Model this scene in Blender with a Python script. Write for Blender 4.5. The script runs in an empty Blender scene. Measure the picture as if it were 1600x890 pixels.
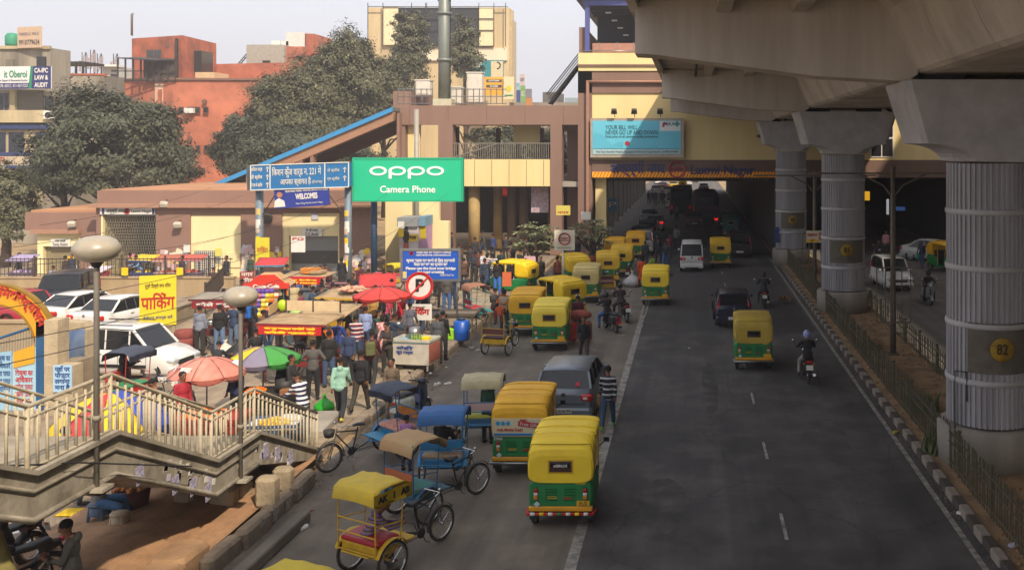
import bpy, math, random
import numpy as np
from mathutils import Vector, Matrix, Euler
R = math.radians
PI = math.pi
scene = bpy.context.scene
HAZE = 0.0013
COL = scene.collection
rnd = random.Random(7)
# ---------------------------------------------------------------- camera
F, VX, VY, H = 1500.0, 1080.0, 227.0, 7.8      # focal (px of a 1600 px wide frame), vanishing point, eye height
cd = bpy.data.cameras.new('camera')
cam = bpy.data.objects.new('camera', cd)
COL.objects.link(cam)
cam.location = (0, 0, H)
cam.rotation_euler = (R(90), 0, 0)
cd.sensor_width = 36
cd.lens = F / 1600 * 36
cd.shift_x = (800 - VX) / 1600
cd.shift_y = (VY - 445) / 1600
cd.clip_start = 0.2
cd.clip_end = 3000
scene.camera = cam
# ---------------------------------------------------------------- sky and sun
world = bpy.data.worlds.new('World')
scene.world = world
world.use_nodes = True
wn = world.node_tree
bg = wn.nodes['Background']
sky = wn.nodes.new('ShaderNodeTexSky')
sky.sky_type = 'NISHITA'
sky.sun_disc = False
SUN = Vector((0.6, -0.9, 1.0)).normalized()
sky.sun_elevation = math.asin(SUN.z)
sky.sun_rotation = math.atan2(SUN.x, SUN.y)
sky.air_density = 1.2
sky.dust_density = 6.0
mx = wn.nodes.new('ShaderNodeMix')
mx.data_type = 'RGBA'
mx.inputs[0].default_value = 0.85
mx.inputs[7].default_value = (5.3, 5.45, 6.05, 1)
wn.links.new(sky.outputs[0], mx.inputs[6])
wn.links.new(mx.outputs[2], bg.inputs[0])
bg.inputs[1].default_value = 0.1
sd = bpy.data.lights.new('sun', 'SUN')
sd.energy = 2.9
sd.angle = R(1.6)
sd.color = (1.0, 0.85, 0.68)
sun = bpy.data.objects.new('sun', sd)
COL.objects.link(sun)
sun.rotation_euler = SUN.to_track_quat('Z', 'Y').to_euler()
sun.location = SUN * 60
scene.view_settings.view_transform = 'Standard'
scene.view_settings.look = 'None'
scene.view_settings.exposure = 1.0
scene.view_settings.gamma = 1.0
scene.render.engine = 'CYCLES'
scene.cycles.max_bounces = 5
scene.cycles.diffuse_bounces = 3
scene.cycles.volume_bounces = 0
scene.cycles.use_denoising = True
# ---------------------------------------------------------------- placing
def G(x, y, z=0.0):
 """ground point seen at pixel (x, y), ground at height z"""
 Y = F * (H - z) / (y - VY)
 return Vector(((x - VX) * Y / F, Y, z))
def AT(x, y, Y):
 return Vector(((x - VX) * Y / F, Y, H - (y - VY) * Y / F))
WALK = 0.25
# ---------------------------------------------------------------- materials
def hexc(h):
 h = h.lstrip('#')
 c = [int(h[i:i + 2], 16) / 255 for i in (0, 2, 4)]
 return tuple(((v + 0.055) / 1.055) ** 2.4 if v > 0.04045 else v / 12.92 for v in c) + (1,)
MATS = {}
def mat(color, rough=0.75, metal=0.0, dirt=0.25, scale=3.0, bump=0.0, bscale=30.0, dirtc=None, emit=0, spec=None, streak=False, trans=0, coat=0):
 key = (color, rough, metal, dirt, scale, bump, bscale, dirtc, emit, streak, trans, coat)
 if key in MATS:
  return MATS[key]
 m = bpy.data.materials.new('paint_%s' % str(color).strip('#'))
 MATS[key] = m
 m.use_nodes = True
 nt = m.node_tree
 b = nt.nodes['Principled BSDF']
 c = hexc(color) if isinstance(color, str) else tuple(color) + (1,)
 b.inputs['Base Color'].default_value = c
 b.inputs['Roughness'].default_value = rough
 b.inputs['Metallic'].default_value = metal
 if coat: b.inputs['Coat Weight'].default_value = coat
 if trans: b.inputs['Transmission Weight'].default_value = trans
 if emit:
  b.inputs['Emission Color'].default_value = c
  b.inputs['Emission Strength'].default_value = emit
 if dirt > 0:
  tc = nt.nodes.new('ShaderNodeTexCoord')
  n = nt.nodes.new('ShaderNodeTexNoise')
  n.inputs['Scale'].default_value = scale
  n.inputs['Detail'].default_value = 7
  n.inputs['Roughness'].default_value = 0.65
  if streak:
   mp = nt.nodes.new('ShaderNodeMapping')
   mp.inputs['Scale'].default_value = (1, 1, 0.12)
   nt.links.new(tc.outputs['Object'], mp.inputs[0])
   nt.links.new(mp.outputs[0], n.inputs[0])
  else:
   nt.links.new(tc.outputs['Object'], n.inputs[0])
  rp = nt.nodes.new('ShaderNodeValToRGB')
  d = hexc(dirtc) if dirtc else tuple(v * 0.45 + 0.006 for v in c[:3]) + (1,)
  e = tuple(min(0.85, v * 1.12) for v in c[:3]) + (1,)
  rp.color_ramp.elements[0].position = 0.32
  rp.color_ramp.elements[1].position = 0.68
  rp.color_ramp.elements[0].color = tuple(c[i] * (1 - dirt) + d[i] * dirt for i in range(3)) + (1,)
  rp.color_ramp.elements[1].color = tuple(c[i] * (1 - dirt) + e[i] * dirt for i in range(3)) + (1,)
  nt.links.new(n.outputs[0], rp.inputs[0])
  nt.links.new(rp.outputs[0], b.inputs['Base Color'])
 if bump > 0:
  tc2 = nt.nodes.new('ShaderNodeTexCoord')
  n2 = nt.nodes.new('ShaderNodeTexNoise')
  n2.inputs['Scale'].default_value = bscale
  n2.inputs['Detail'].default_value = 5
  bp = nt.nodes.new('ShaderNodeBump')
  bp.inputs['Strength'].default_value = bump
  bp.inputs['Distance'].default_value = 0.03
  nt.links.new(tc2.outputs['Object'], n2.inputs[0])
  nt.links.new(n2.outputs[0], bp.inputs['Height'])
  nt.links.new(bp.outputs[0], b.inputs['Normal'])
 return m
def glass(color='#101418', rough=0.12):
 return mat(color, rough, 0, 0.15, 2.0)
def ground_mat(name, c1, c2, c3, s1=0.15, s2=2.5, bump=0.3, speck=0.0, rough=0.9, crack=0.0):
 m = bpy.data.materials.new(name)
 m.use_nodes = True
 nt = m.node_tree
 b = nt.nodes['Principled BSDF']
 b.inputs['Roughness'].default_value = rough
 ge = nt.nodes.new('ShaderNodeNewGeometry')
 def noise(s, det=8, ro=0.6):
  n = nt.nodes.new('ShaderNodeTexNoise')
  n.inputs['Scale'].default_value = s
  n.inputs['Detail'].default_value = det
  n.inputs['Roughness'].default_value = ro
  nt.links.new(ge.outputs['Position'], n.inputs[0])
  return n
 def ramp(n, a, bb, p0=0.35, p1=0.65):
  r = nt.nodes.new('ShaderNodeValToRGB')
  r.color_ramp.elements[0].position = p0
  r.color_ramp.elements[1].position = p1
  r.color_ramp.elements[0].color = a
  r.color_ramp.elements[1].color = bb
  nt.links.new(n.outputs[0], r.inputs[0])
  return r
 def mix(a, bo, fac, mode='MIX'):
  x = nt.nodes.new('ShaderNodeMix')
  x.data_type = 'RGBA'
  x.blend_type = mode
  if isinstance(fac, float): x.inputs[0].default_value = fac
  else: nt.links.new(fac, x.inputs[0])
  nt.links.new(a, x.inputs[6])
  if isinstance(bo, tuple): x.inputs[7].default_value = bo
  else: nt.links.new(bo, x.inputs[7])
  return x.outputs[2]
 a = ramp(noise(s1), hexc(c1), hexc(c2)).outputs[0]
 dn = ramp(noise(s2), (0, 0, 0, 1), (1, 1, 1, 1), 0.45, 0.72)
 col = mix(a, hexc(c3), dn.outputs[0])
 fine = ramp(noise(60, 3), (0.72, 0.72, 0.72, 1), (1.25, 1.25, 1.25, 1), 0.3, 0.7).outputs[0]
 col = mix(col, fine, 1.0, 'MULTIPLY')
 tn = noise(1.0, 6)
 mp = nt.nodes.new('ShaderNodeMapping'); mp.inputs['Scale'].default_value = (1.6, .035, 1)
 nt.links.new(ge.outputs['Position'], mp.inputs[0]); nt.links.new(mp.outputs[0], tn.inputs[0])
 col = mix(col, ramp(tn, (.8, .8, .8, 1), (1.18, 1.17, 1.15, 1), .35, .65).outputs[0], 1.0, 'MULTIPLY')
 st_ = noise(.55, 9, .75)
 col = mix(col, ramp(st_, (.62, .62, .62, 1), (1, 1, 1, 1), .3, .42).outputs[0], 1.0, 'MULTIPLY')
 if crack:
  v = nt.nodes.new('ShaderNodeTexVoronoi')
  v.feature = 'DISTANCE_TO_EDGE'
  v.inputs['Scale'].default_value = 0.35
  w = noise(1.5)
  av = nt.nodes.new('ShaderNodeMixRGB')
  av.inputs[0].default_value = 0.35
  nt.links.new(ge.outputs['Position'], av.inputs[1])
  nt.links.new(w.outputs[1], av.inputs[2])
  nt.links.new(av.outputs[0], v.inputs['Vector'])
  cr = nt.nodes.new('ShaderNodeValToRGB')
  cr.color_ramp.elements[0].position = 0.0
  cr.color_ramp.elements[1].position = 0.006
  cr.color_ramp.elements[0].color = (1 - crack, 1 - crack, 1 - crack, 1)
  cr.color_ramp.elements[1].color = (1, 1, 1, 1)
  nt.links.new(v.outputs[0], cr.inputs[0])
  col = mix(col, cr.outputs[0], 1.0, 'MULTIPLY')
 nt.links.new(col, b.inputs['Base Color'])
 if bump:
  bp = nt.nodes.new('ShaderNodeBump')
  bp.inputs['Strength'].default_value = bump
  bp.inputs['Distance'].default_value = 0.02
  nt.links.new(noise(25, 6).outputs[0], bp.inputs['Height'])
  nt.links.new(bp.outputs[0], b.inputs['Normal'])
 return m
# ---------------------------------------------------------------- mesh builder
class MB:
 def __init__(s, smooth=False):
  s.v, s.f, s.mi, s.sm = [], [], [], []
  s.smooth = smooth
  s.m = 0
 def face(s, idx, smooth=None):
  s.f.append(tuple(idx)); s.mi.append(s.m); s.sm.append(s.smooth if smooth is None else smooth)
 def box(s, c, d, rz=0.0, rx=0.0, ry=0.0, taper=1.0):
  """box centred at c, size d"""
  M = Euler((rx, ry, rz)).to_matrix()
  n = len(s.v)
  for z in (-.5, .5):
   t = taper if z > 0 else 1.0
   for x, y in ((-.5, -.5), (.5, -.5), (.5, .5), (-.5, .5)):
    s.v.append(tuple(Vector(c) + M @ Vector((x * d[0] * t, y * d[1] * t, z * d[2]))))
  for q in ((0, 3, 2, 1), (4, 5, 6, 7), (0, 1, 5, 4), (1, 2, 6, 5), (2, 3, 7, 6), (3, 0, 4, 7)):
   s.face([n + i for i in q], False)
  return s
 def bb(s, x0, x1, y0, y1, z0, z1):
  return s.box(((x0 + x1) / 2, (y0 + y1) / 2, (z0 + z1) / 2), (abs(x1 - x0), abs(y1 - y0), abs(z1 - z0)))
 def bbev(s, c, d, b=0.02, rz=0.0):
  """box with chamfered vertical and top edges (a loft of rings)"""
  M = Matrix.Rotation(rz, 3, 'Z')
  hx, hy, hz = d[0] / 2, d[1] / 2, d[2] / 2
  b = min(b, hx * .9, hy * .9, hz * .9)
  def ring(ix, z):
   x, y = hx - ix, hy - ix
   return [(-x + b, -y), (x - b, -y), (x, -y + b), (x, y - b), (x - b, y), (-x + b, y), (-x, y - b), (-x, -y + b)], z
  rings = []
  for ix, z in ((b * .7, -hz), (0, -hz + b), (0, hz - b), (b * .7, hz)):
   pts, zz = ring(ix, z)
   rings.append([tuple(Vector(c) + M @ Vector((p[0], p[1], zz))) for p in pts])
  return s.loft(rings, smooth=False)
 def loft(s, rings, closed=True, caps=True, smooth=None):
  n0 = len(s.v)
  k = len(rings[0])
  for r in rings:
   s.v.extend(tuple(p) for p in r)
  for i in range(len(rings) - 1):
   for j in range(k if closed else k - 1):
    a = n0 + i * k + j
    b = n0 + i * k + (j + 1) % k
    s.face((a, b, b + k, a + k), smooth)
  if caps and closed:
   s.face([n0 + j for j in reversed(range(k))], False)
   s.face([n0 + (len(rings) - 1) * k + j for j in range(k)], False)
  return s
 def tube(s, pts, r, n=6, r1=None, caps=True):
  pts = [Vector(p) for p in pts]
  rings = []
  L = len(pts)
  up = None
  for i, p in enumerate(pts):
   if i == 0: t = pts[1] - p
   elif i == L - 1: t = p - pts[i - 1]
   else: t = (pts[i + 1] - p).normalized() + (p - pts[i - 1]).normalized()
   t = t.normalized() if t.length > 1e-9 else Vector((0, 0, 1))
   if up is None:
    up = Vector((0, 0, 1)) if abs(t.z) < 0.9 else Vector((1, 0, 0))
   a = t.cross(up)
   if a.length < 1e-4: a = t.cross(Vector((0, 1, 0.1)))
   a.normalize()
   b = t.cross(a).normalized()
   up = -b if (-b).dot(up) > 0 else b
   rr = r if r1 is None else r + (r1 - r) * i / (L - 1)
   if isinstance(r, (list, tuple)): rr = r[i]
   rings.append([tuple(p + a * math.cos(2 * PI * k / n) * rr + b * math.sin(2 * PI * k / n) * rr) for k in range(n)])
  return s.loft(rings, caps=caps, smooth=(n > 5))
 def lathe(s, prof, n=16, c=(0, 0, 0), axis='Z', smooth=True, a0=0, a1=2 * PI, caps=None):
  """prof: (radius, height) pairs"""
  full = abs(a1 - a0 - 2 * PI) < 1e-6
  rings = []
  for (r, h) in prof:
   ring = []
   for k in range(n if full else n + 1):
    a = a0 + (a1 - a0) * k / n
    x, y = r * math.cos(a), r * math.sin(a)
    p = {'Z': (x, y, h), 'X': (h, x, y), 'Y': (y, h, x)}[axis]
    ring.append((p[0] + c[0], p[1] + c[1], p[2] + c[2]))
   rings.append(ring)
  hollow = prof[0] == prof[-1]
  return s.loft(rings, closed=full, caps=full and not hollow, smooth=smooth)
 def ball(s, c, r, nu=10, nv=8, rot=None):
  if not isinstance(r, (tuple, list)): r = (r, r, r)
  rings = []
  for i in range(nv + 1):
   a = -PI / 2 + PI * i / nv
   a = max(min(a, PI / 2 - .12), -PI / 2 + .12)
   ring = []
   for k in range(nu):
    t = 2 * PI * k / nu
    p = Vector((r[0] * math.cos(a) * math.cos(t), r[1] * math.cos(a) * math.sin(t), r[2] * math.sin(a)))
    if rot is not None: p = rot @ p
    ring.append(tuple(Vector(c) + p))
   rings.append(ring)
  return s.loft(rings, smooth=True)
 def prism(s, poly, a, b, axis='Y', smooth=False):
  """polygon in the plane across axis, extruded from a to b along it"""
  def P(u, v, w):
   return {'Y': (u, w, v), 'X': (w, u, v), 'Z': (u, v, w)}[axis]
  r0 = [P(u, v, a) for u, v in poly]
  r1 = [P(u, v, b) for u, v in poly]
  s.loft([r0, r1], smooth=smooth)
  return s
 def quad(s, a, b, c, d):
  n = len(s.v)
  s.v += [tuple(a), tuple(b), tuple(c), tuple(d)]
  s.face((n, n + 1, n + 2, n + 3), False)
  return s
 def sheet(s, fn, nu, nv, th=0.0, smooth=True):
  """grid surface p=fn(u,v), u,v in 0..1, given a thickness th downward"""
  n0 = len(s.v)
  for j in range(nv + 1):
   for i in range(nu + 1):
    s.v.append(tuple(fn(i / nu, j / nv)))
  for j in range(nv):
   for i in range(nu):
    a = n0 + j * (nu + 1) + i
    s.face((a, a + 1, a + nu + 2, a + nu + 1), smooth)
  if th:
   n1 = len(s.v)
   for p in s.v[n0:n1]:
    s.v.append((p[0], p[1], p[2] - th))
   d = n1 - n0
   for j in range(nv):
    for i in range(nu):
     a = n1 + j * (nu + 1) + i
     s.face((a, a + nu + 1, a + nu + 2, a + 1), smooth)
   def edge(a, b):
    s.face((a, a + d, b + d, b), False)
   for i in range(nu):
    edge(n0 + i, n0 + i + 1); edge(n0 + nv * (nu + 1) + i + 1, n0 + nv * (nu + 1) + i)
   for j in range(nv):
    edge(n0 + (j + 1) * (nu + 1), n0 + j * (nu + 1)); edge(n0 + j * (nu + 1) + nu, n0 + (j + 1) * (nu + 1) + nu)
  return s
 def mesh(s, name='mesh', nm=1, fix=True):
  me = bpy.data.meshes.new(name)
  me.from_pydata(s.v, [], s.f)
  me.polygons.foreach_set('use_smooth', s.sm)
  me.polygons.foreach_set('material_index', s.mi)
  for _ in range(max(nm, max(s.mi) + 1 if s.mi else 1)):
   me.materials.append(None)
  if fix:
   import bmesh
   bm = bmesh.new(); bm.from_mesh(me)
   bmesh.ops.recalc_face_normals(bm, faces=bm.faces)
   bm.to_mesh(me); bm.free()
  me.update()
  return me
def link(name, me, mats, parent=None, loc=(0, 0, 0), rot=(0, 0, 0), sc=None):
 o = bpy.data.objects.new(name, me)
 COL.objects.link(o)
 o.location = loc
 o.rotation_euler = rot
 if sc is not None: o.scale = sc
 if parent is not None: o.parent = parent
 if me is not None and mats is not None:
  if not isinstance(mats, (list, tuple)): mats = [mats]
  for i, m in enumerate(mats):
   if i < len(o.material_slots):
    o.material_slots[i].link = 'OBJECT'
    o.material_slots[i].material = m
 return o
def tag(o, label=None, cat=None, group=None, kind=None):
 if label: o['label'] = label
 if cat: o['category'] = cat
 if group: o['group'] = group
 if kind: o['kind'] = kind
 return o
def empty(name, loc, rz, label, cat, group=None):
 o = bpy.data.objects.new(name, None)
 COL.objects.link(o)
 o.empty_display_size = 0.2
 o.location = loc
 o.rotation_euler = (0, 0, rz)
 return tag(o, label, cat, group)
def part(name, mb, m, parent, loc=(0, 0, 0), rot=(0, 0, 0), label=None, sc=None):
 me = mb.mesh(name) if isinstance(mb, MB) else mb
 o = link(name, me, m, parent, loc, rot, sc)
 if label: o['label'] = label
 return o
def struct(name, mb, m):
 o = part(name, mb, m, None)
 o['kind'] = 'structure'
 return o
class Proto:
 """a kind of thing built once: a list of parts; spawn() makes an individual with copies of each part"""
 def __init__(s): s.parts = []
 def add(s, name, mb, m, parent=None, loc=(0, 0, 0), rot=(0, 0, 0), sc=None, key=None):
  s.parts.append((name, mb.mesh(name) if isinstance(mb, MB) else mb, m, parent, loc, rot, sc, key or name))
  return len(s.parts) - 1
 def spawn(s, name, label, cat, loc, rz=0.0, group=None, mats={}, sc=1.0, skip=(), rot=None):
  root = empty(name, loc, rz, label, cat, group)
  if rot: root.rotation_euler = rot
  root.scale = (sc, sc, sc) if not isinstance(sc, tuple) else sc
  made = []
  for (n, me, m, par, l, r, c, key) in s.parts:
   if key in skip or n in skip:
    made.append(None); continue
   mm = mats.get(key, mats.get(n, m))
   if isinstance(m, (list, tuple)) and not isinstance(mm, (list, tuple)):
    mm = [mm] + list(m[1:])
   pr = root if par is None else (made[par] or root)
   made.append(link(n, me, mm, pr, l, r, c))
  return root
# ---------------------------------------------------------------- lettering
TXT = {}
def textmesh(s, size, bold=0.0, ext=0.004, align='CENTER'):
 k = (s, size, bold, ext, align)
 if k in TXT: return TXT[k]
 c = bpy.data.curves.new('lettering', 'FONT')
 c.body = s; c.size = size; c.align_x = align; c.align_y = 'CENTER'
 c.extrude = ext; c.offset = bold; c.resolution_u = 3
 o = bpy.data.objects.new('lettering', c)
 me = bpy.data.meshes.new_from_object(o)
 bpy.data.objects.remove(o)
 me.materials.clear(); me.materials.append(None)
 TXT[k] = me
 return me
def text(parent, s, size, m, x, z, y=-0.03, bold=0.0, align='CENTER', fit=None, sx=1.0, ext=0.004, name='lettering', rot=None):
 """letters on a board whose face looks along -Y"""
 me = textmesh(s, size, bold, ext, align)
 k = sx
 if fit and len(me.vertices):
  w = max(v.co.x for v in me.vertices) - min(v.co.x for v in me.vertices)
  k = fit / w if w > 0 else 1
 return link(name, me, m, parent, (x, y, z), rot or (R(90), 0, 0), (k, 1, 1))
# shared colours
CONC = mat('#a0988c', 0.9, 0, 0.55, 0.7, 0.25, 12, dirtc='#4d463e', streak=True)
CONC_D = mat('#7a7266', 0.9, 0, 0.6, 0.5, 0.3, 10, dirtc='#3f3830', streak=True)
GREYP = mat('#8d8b92', 0.85, 0, 0.4, 0.8, 0.15, 10, dirtc='#55504f', streak=True)
BROWN = mat('#83685b', 0.85, 0, 0.3, 0.5, 0.1, 20, dirtc='#5d4234', streak=True)
CREAM = mat('#e0cb92', 0.85, 0, 0.3, 0.4, 0.1, 20, dirtc='#a98f5a', streak=True)
BLACK = mat('#151515', 0.6, 0, 0.3)
RUBBER = mat('#1c1b1a', 0.85, 0, 0.5, 12, dirtc='#5a5248')
STEEL = mat('#9a9a98', 0.35, 0.8, 0.3)
CHROME = mat('#b8b8b8', 0.2, 0.9, 0.2)
DARKST = mat('#3a3836', 0.6, 0.3, 0.4)
WHITE = mat('#d8d5cc', 0.6, 0, 0.25)
YEL = mat('#eec400', 0.6, 0, 0.3, 2.0, 0.6, 5, dirtc='#8a7420')
GRN = mat('#0a7a3c', 0.5, 0, 0.3, 2.5, dirtc='#2b4a30')
RED = mat('#b3201c', 0.55, 0, 0.25)
BLUEP = mat('#1d6fa8', 0.5, 0, 0.35, 5, dirtc='#274456')
WOOD = mat('#6b4a2e', 0.85, 0, 0.5, 6)
PALEW = mat('#c9a877', 0.85, 0, 0.35, 4)
# ================================================================= SETTING: ground, road, median
def slab(name, x0, x1, y0, y1, z1, z0, m):
 return struct(name, MB().bb(x0, x1, y0, y1, z0, z1), m)
ASPH = ground_mat('asphalt_main', '#383635', '#4a4746', '#5a5653', 0.22, 0.7, 0.5, crack=0.4)
ASPH2 = ground_mat('asphalt_dusty', '#625a50', '#6e655a', '#7d7264', 0.25, 0.9, 0.3)
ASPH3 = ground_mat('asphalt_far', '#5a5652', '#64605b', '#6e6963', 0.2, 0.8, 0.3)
EARTH = ground_mat('dusty_earth', '#a08763', '#b0966e', '#7d6a50', 0.3, 1.1, 0.5)
SAND = ground_mat('median_sand', '#8f7253', '#a38560', '#655342', 0.5, 1.6, 0.8)
PAVE = ground_mat('worn_paving', '#8d7d69', '#9c8b74', '#6d6152', 0.3, 1.3, 0.5)
struct('ground', MB().bb(-600, 600, -60, 1400, -0.9, -0.02), EARTH)
struct('road', MB().bb(-2.2, 5.75, -12, 70, -0.01, 0.0), ASPH)
struct('bus_lane_surface', MB().bb(-9.0, -2.2, -12, 70, -0.012, -0.0015), ASPH2)
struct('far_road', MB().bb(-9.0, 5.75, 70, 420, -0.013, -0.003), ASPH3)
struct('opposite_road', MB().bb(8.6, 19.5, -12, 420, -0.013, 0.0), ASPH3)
# the newer patch with its cross joint
struct('road_patch', MB().bb(-2.1, 5.2, 40.2, 60, -0.004, 0.004), ground_mat('asphalt_patch', '#363433', '#3e3b3a', '#454241', 0.2, 0.7, 0.3))
LINE = mat('#a19c92', 0.8, 0, 0.95, 3.5, dirtc='#4a4744')
# markings
tag(struct('edge_line', MB().bb(5.36, 5.48, 6, 66, 0.002, 0.0085), LINE))
mk = MB().bb(-2.34, -2.12, 6, 44, 0.002, 0.0085); mk.bb(-2.34, -2.27, 44, 62, 0.002, 0.0085); mk.bb(-2.14, -2.08, 44, 62, 0.002, 0.0085)
struct('lane_line', mk, LINE)
for k, y in enumerate((10.3, 14.8, 19.0, 23.9, 28.9, 33.6, 38.4, 43.4, 48.2, 53, 58)):
 struct('lane_dash', MB().bb(1.86, 1.93, y, y + 1.35, 0.002, 0.009), LINE)
for k, (x, y, w, l, c) in enumerate(((-.6, 21, 1.1, 3.2, '#3b3937'), (3.6, 25.5, 1.3, 4.2, '#403e3c'), (.6, 31, .5, 7.5, '#353433'), (4.3, 33.5, .8, 2.4, '#484542'), (-5.2, 30.5, 1.2, 4.6, '#665e54'), (-4.0, 35, 1.6, 3.4, '#5e564c'))):
 g_ = random.Random(k)
 ring = [(x + w * .5 * math.cos(a * .35) * g_.uniform(.75, 1.1), y + l * .5 * math.sin(a * .35) * g_.uniform(.8, 1.1)) for a in range(18)]
 struct('road_patch', MB().prism(ring, -.003, .0035 + .0003 * k, 'Z'), ground_mat('patch_asphalt', c, c, '#57534f', .6, 1.5, .4))
# median
struct('median', MB().bb(5.9, 8.4, -5, 66, -0.02, 0.12), SAND)
K1 = mat('#4a4038', 0.9, 0, 0.5, 4, 0.4, 20); K2 = mat('#8e857a', 0.9, 0, 0.5, 4, 0.4, 20, dirtc='#6a5f52')
kerb = tag(struct('median_kerb', MB().bb(5.72, 5.88, -5, 14.9, -0.01, 0.12), K1))
kb = MB().bbev((0, 0, 0), (0.2, 0.52, 0.2), 0.02).mesh('kerb_stone')
i = 0
y = 15.0
while y < 64:
 link('kerb_stone', kb, (K1, K2)[i % 2], kerb, (5.79 + rnd.uniform(-.012, .012), y + 0.27, 0.075 + rnd.uniform(-.012, .01)), (rnd.uniform(-.02, .02), rnd.uniform(-.03, .03), rnd.uniform(-.03, .03)))
 y += 0.545; i += 1
kerb2 = struct('far_median_kerb', MB().bb(8.42, 8.56, -5, 30, -0.01, 0.13), K2)
i = 0; y = 30.0
while y < 64:
 link('kerb_stone', kb, (K1, K2)[i % 2], kerb2, (8.5, y + 0.27, 0.075), (0, 0, rnd.uniform(-.03, .03)))
 y += 0.545; i += 1
# gravel and clods on the median
def scatter(name, n, xf, yf, zf, smin, smax, m, flat=0.6):
 mb = MB()
 for _ in range(n):
  x, yy = xf(), yf()
  sz = rnd.uniform(smin, smax)
  mb.box((x, yy, zf + sz * .2 * flat), (sz, sz * rnd.uniform(.6, 1.2), sz * flat), rnd.uniform(0, 3), rnd.uniform(-.4, .4), rnd.uniform(-.4, .4), taper=0.6)
 o = struct(name, mb, m); o['kind'] = 'stuff'
 return o
scatter('gravel', 900, lambda: rnd.uniform(5.95, 8.35), lambda: 15 + 45 * rnd.random() ** 1.5, 0.12, 0.03, 0.11, mat('#8f6f4e', 0.95, 0, 0.5, 3))
scatter('road_grit', 900, lambda: 5.7 - abs(rnd.gauss(0, .12)), lambda: rnd.uniform(14, 60), 0.0, 0.015, 0.04, mat('#7b6a55', 0.95, 0, 0.5, 3))
scatter('rubble', 420, lambda: -9.0 + abs(rnd.gauss(0, .35)), lambda: rnd.uniform(15, 50), 0.0, 0.02, 0.09, mat('#7d705f', 0.95, 0, 0.5, 3))
# litter: each paper or bag a thing
def litter(x, y, m, s, label, z=0.0):
 p = G(x, y, z)
 mb = MB()
 n = 9
 ring = [(s * rnd.uniform(.6, 1.1) * math.cos(2 * PI * k / n), s * .6 * rnd.uniform(.6, 1.1) * math.sin(2 * PI * k / n)) for k in range(n)]
 mb.loft([[(a, b, .0) for a, b in ring], [(a * .95, b * .9, s * .15 + rnd.uniform(0, s * .25)) for a, b in ring], [(a * .5, b * .4, s * .25 + rnd.uniform(0, s * .25)) for a, b in ring]], smooth=False)
 o = part('litter', mb, m, None, (p.x, p.y, z + .012))
 o.rotation_euler = (0, 0, rnd.uniform(0, 3))
 tag(o, label, 'litter', 'litter dropped on the road and kerb')
litter(472, 826, WHITE, .16, 'crumpled white plastic bag lying on the road left of the yellow hooded cycle rickshaw')
litter(488, 797, mat('#a06a50'), .06, 'small reddish scrap on the asphalt below the dark hooded rickshaw front wheel')
litter(683, 602, WHITE, .2, 'white paper sheet lying beside the left kerb near the parked scooter')
litter(700, 600, WHITE, .14, 'white paper strip lying beside the left kerb right of the larger sheet')
litter(697, 575, mat('#d0c8a8'), .1, 'pale scrap at the kerb foot below the standing pair')
litter(809, 541, WHITE, .08, 'white scrap on the dusty lane right of the small yellow rickshaw')
litter(747, 548, mat('#b9b0a0'), .14, 'pale rubbish heap piece at the kerb corner by the small yellow rickshaw')
litter(738, 545, mat('#8c8478'), .2, 'grey rubbish heap at the kerb corner by the small yellow rickshaw')
litter(1077, 544, WHITE, .05, 'tiny white scrap alone in the middle of the dark road')
litter(1399, 676, mat('#b9a820'), .12, 'flat yellow packet lying by the striped median kerb')
litter(1499, 803, WHITE, .1, 'white scrap against the striped median kerb')
litter(1582, 853, mat('#b8b0c0'), .14, 'pale lilac crumpled bag by the fence at the lower right', .12)
litter(575, 582, WHITE, .05, 'small scrap by the shoes of the walking man in mint hoodie', WALK)
litter(1004, 510, WHITE, .04, 'tiny paper scrap near the pale lane line')
litter(958, 497, WHITE, .05, 'tiny scrap near the parked motorcycles wheel')
# -------- left side: kerb, pavements, plaza
struct('pavement', MB().bb(-60, -9.25, -6, 66, -0.05, WALK - .02), PAVE)
# kerb of rough stone blocks
kl = struct('left_kerb', MB().bb(-9.2, -9.0, 26, 50, -0.02, 0.12), CONC_D)
STN = mat('#8b7d6b', 0.95, 0, 0.6, 3, 0.6, 14, dirtc='#544a3f')
ks = [MB().bbev((0, 0, 0), (0.34, 0.92, 0.36), 0.05).mesh('kerb_stone'), MB().bbev((0, 0, 0), (0.3, 0.92, 0.32), 0.04).mesh('kerb_stone')]
y = 26.0
while y < 50:
 link('kerb_stone', ks[rnd.randrange(2)], STN, kl, (-9.12 + rnd.uniform(-.03, .03), y + .46, 0.12 + rnd.uniform(-.02, .02)), (rnd.uniform(-.03, .03), rnd.uniform(-.05, .05), rnd.uniform(-.04, .04)))
 y += 0.95
# raised wall blocks next to the stair foot
kw = empty('kerb_wall', (-8.75, 17.7, 0), 0, 'low kerb wall of rough stone blocks with torn white posters by the stair foot', 'kerb wall')
for k in range(4):
 part('stone', MB().bbev((0, 0, 0), (.28, 1.15, .42), .07), STN, kw, (rnd.uniform(-.05, .05), .2 + k * 1.2, .17 + rnd.uniform(-.05, .03)), (0, rnd.uniform(-.05, .05), rnd.uniform(-.05, .05)))
for k in range(4):
 part('poster', MB().prism([(-.12, -.13), (.1, -.15), (.14, .1), (-.09, .14)], 0, .006, 'X'), mat('#a8a196', .9, 0, .8, 14), kw, (.17, 1.5 + k * .62, .2), (.1 * k - .2, 0.05, 0))
for (x, y, a, l) in ((-8.55, 15.7, .55, 2.2),):
 cb = part('concrete_beam', MB().bbev((0, 0, .12), (.26, l + .8, .24), .03), CONC_D, None, G(425, 862) , (0, 0, -.02))
 tag(cb, 'loose grey concrete kerb beam lying flat on the road at the lower left', 'concrete beam')
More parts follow.
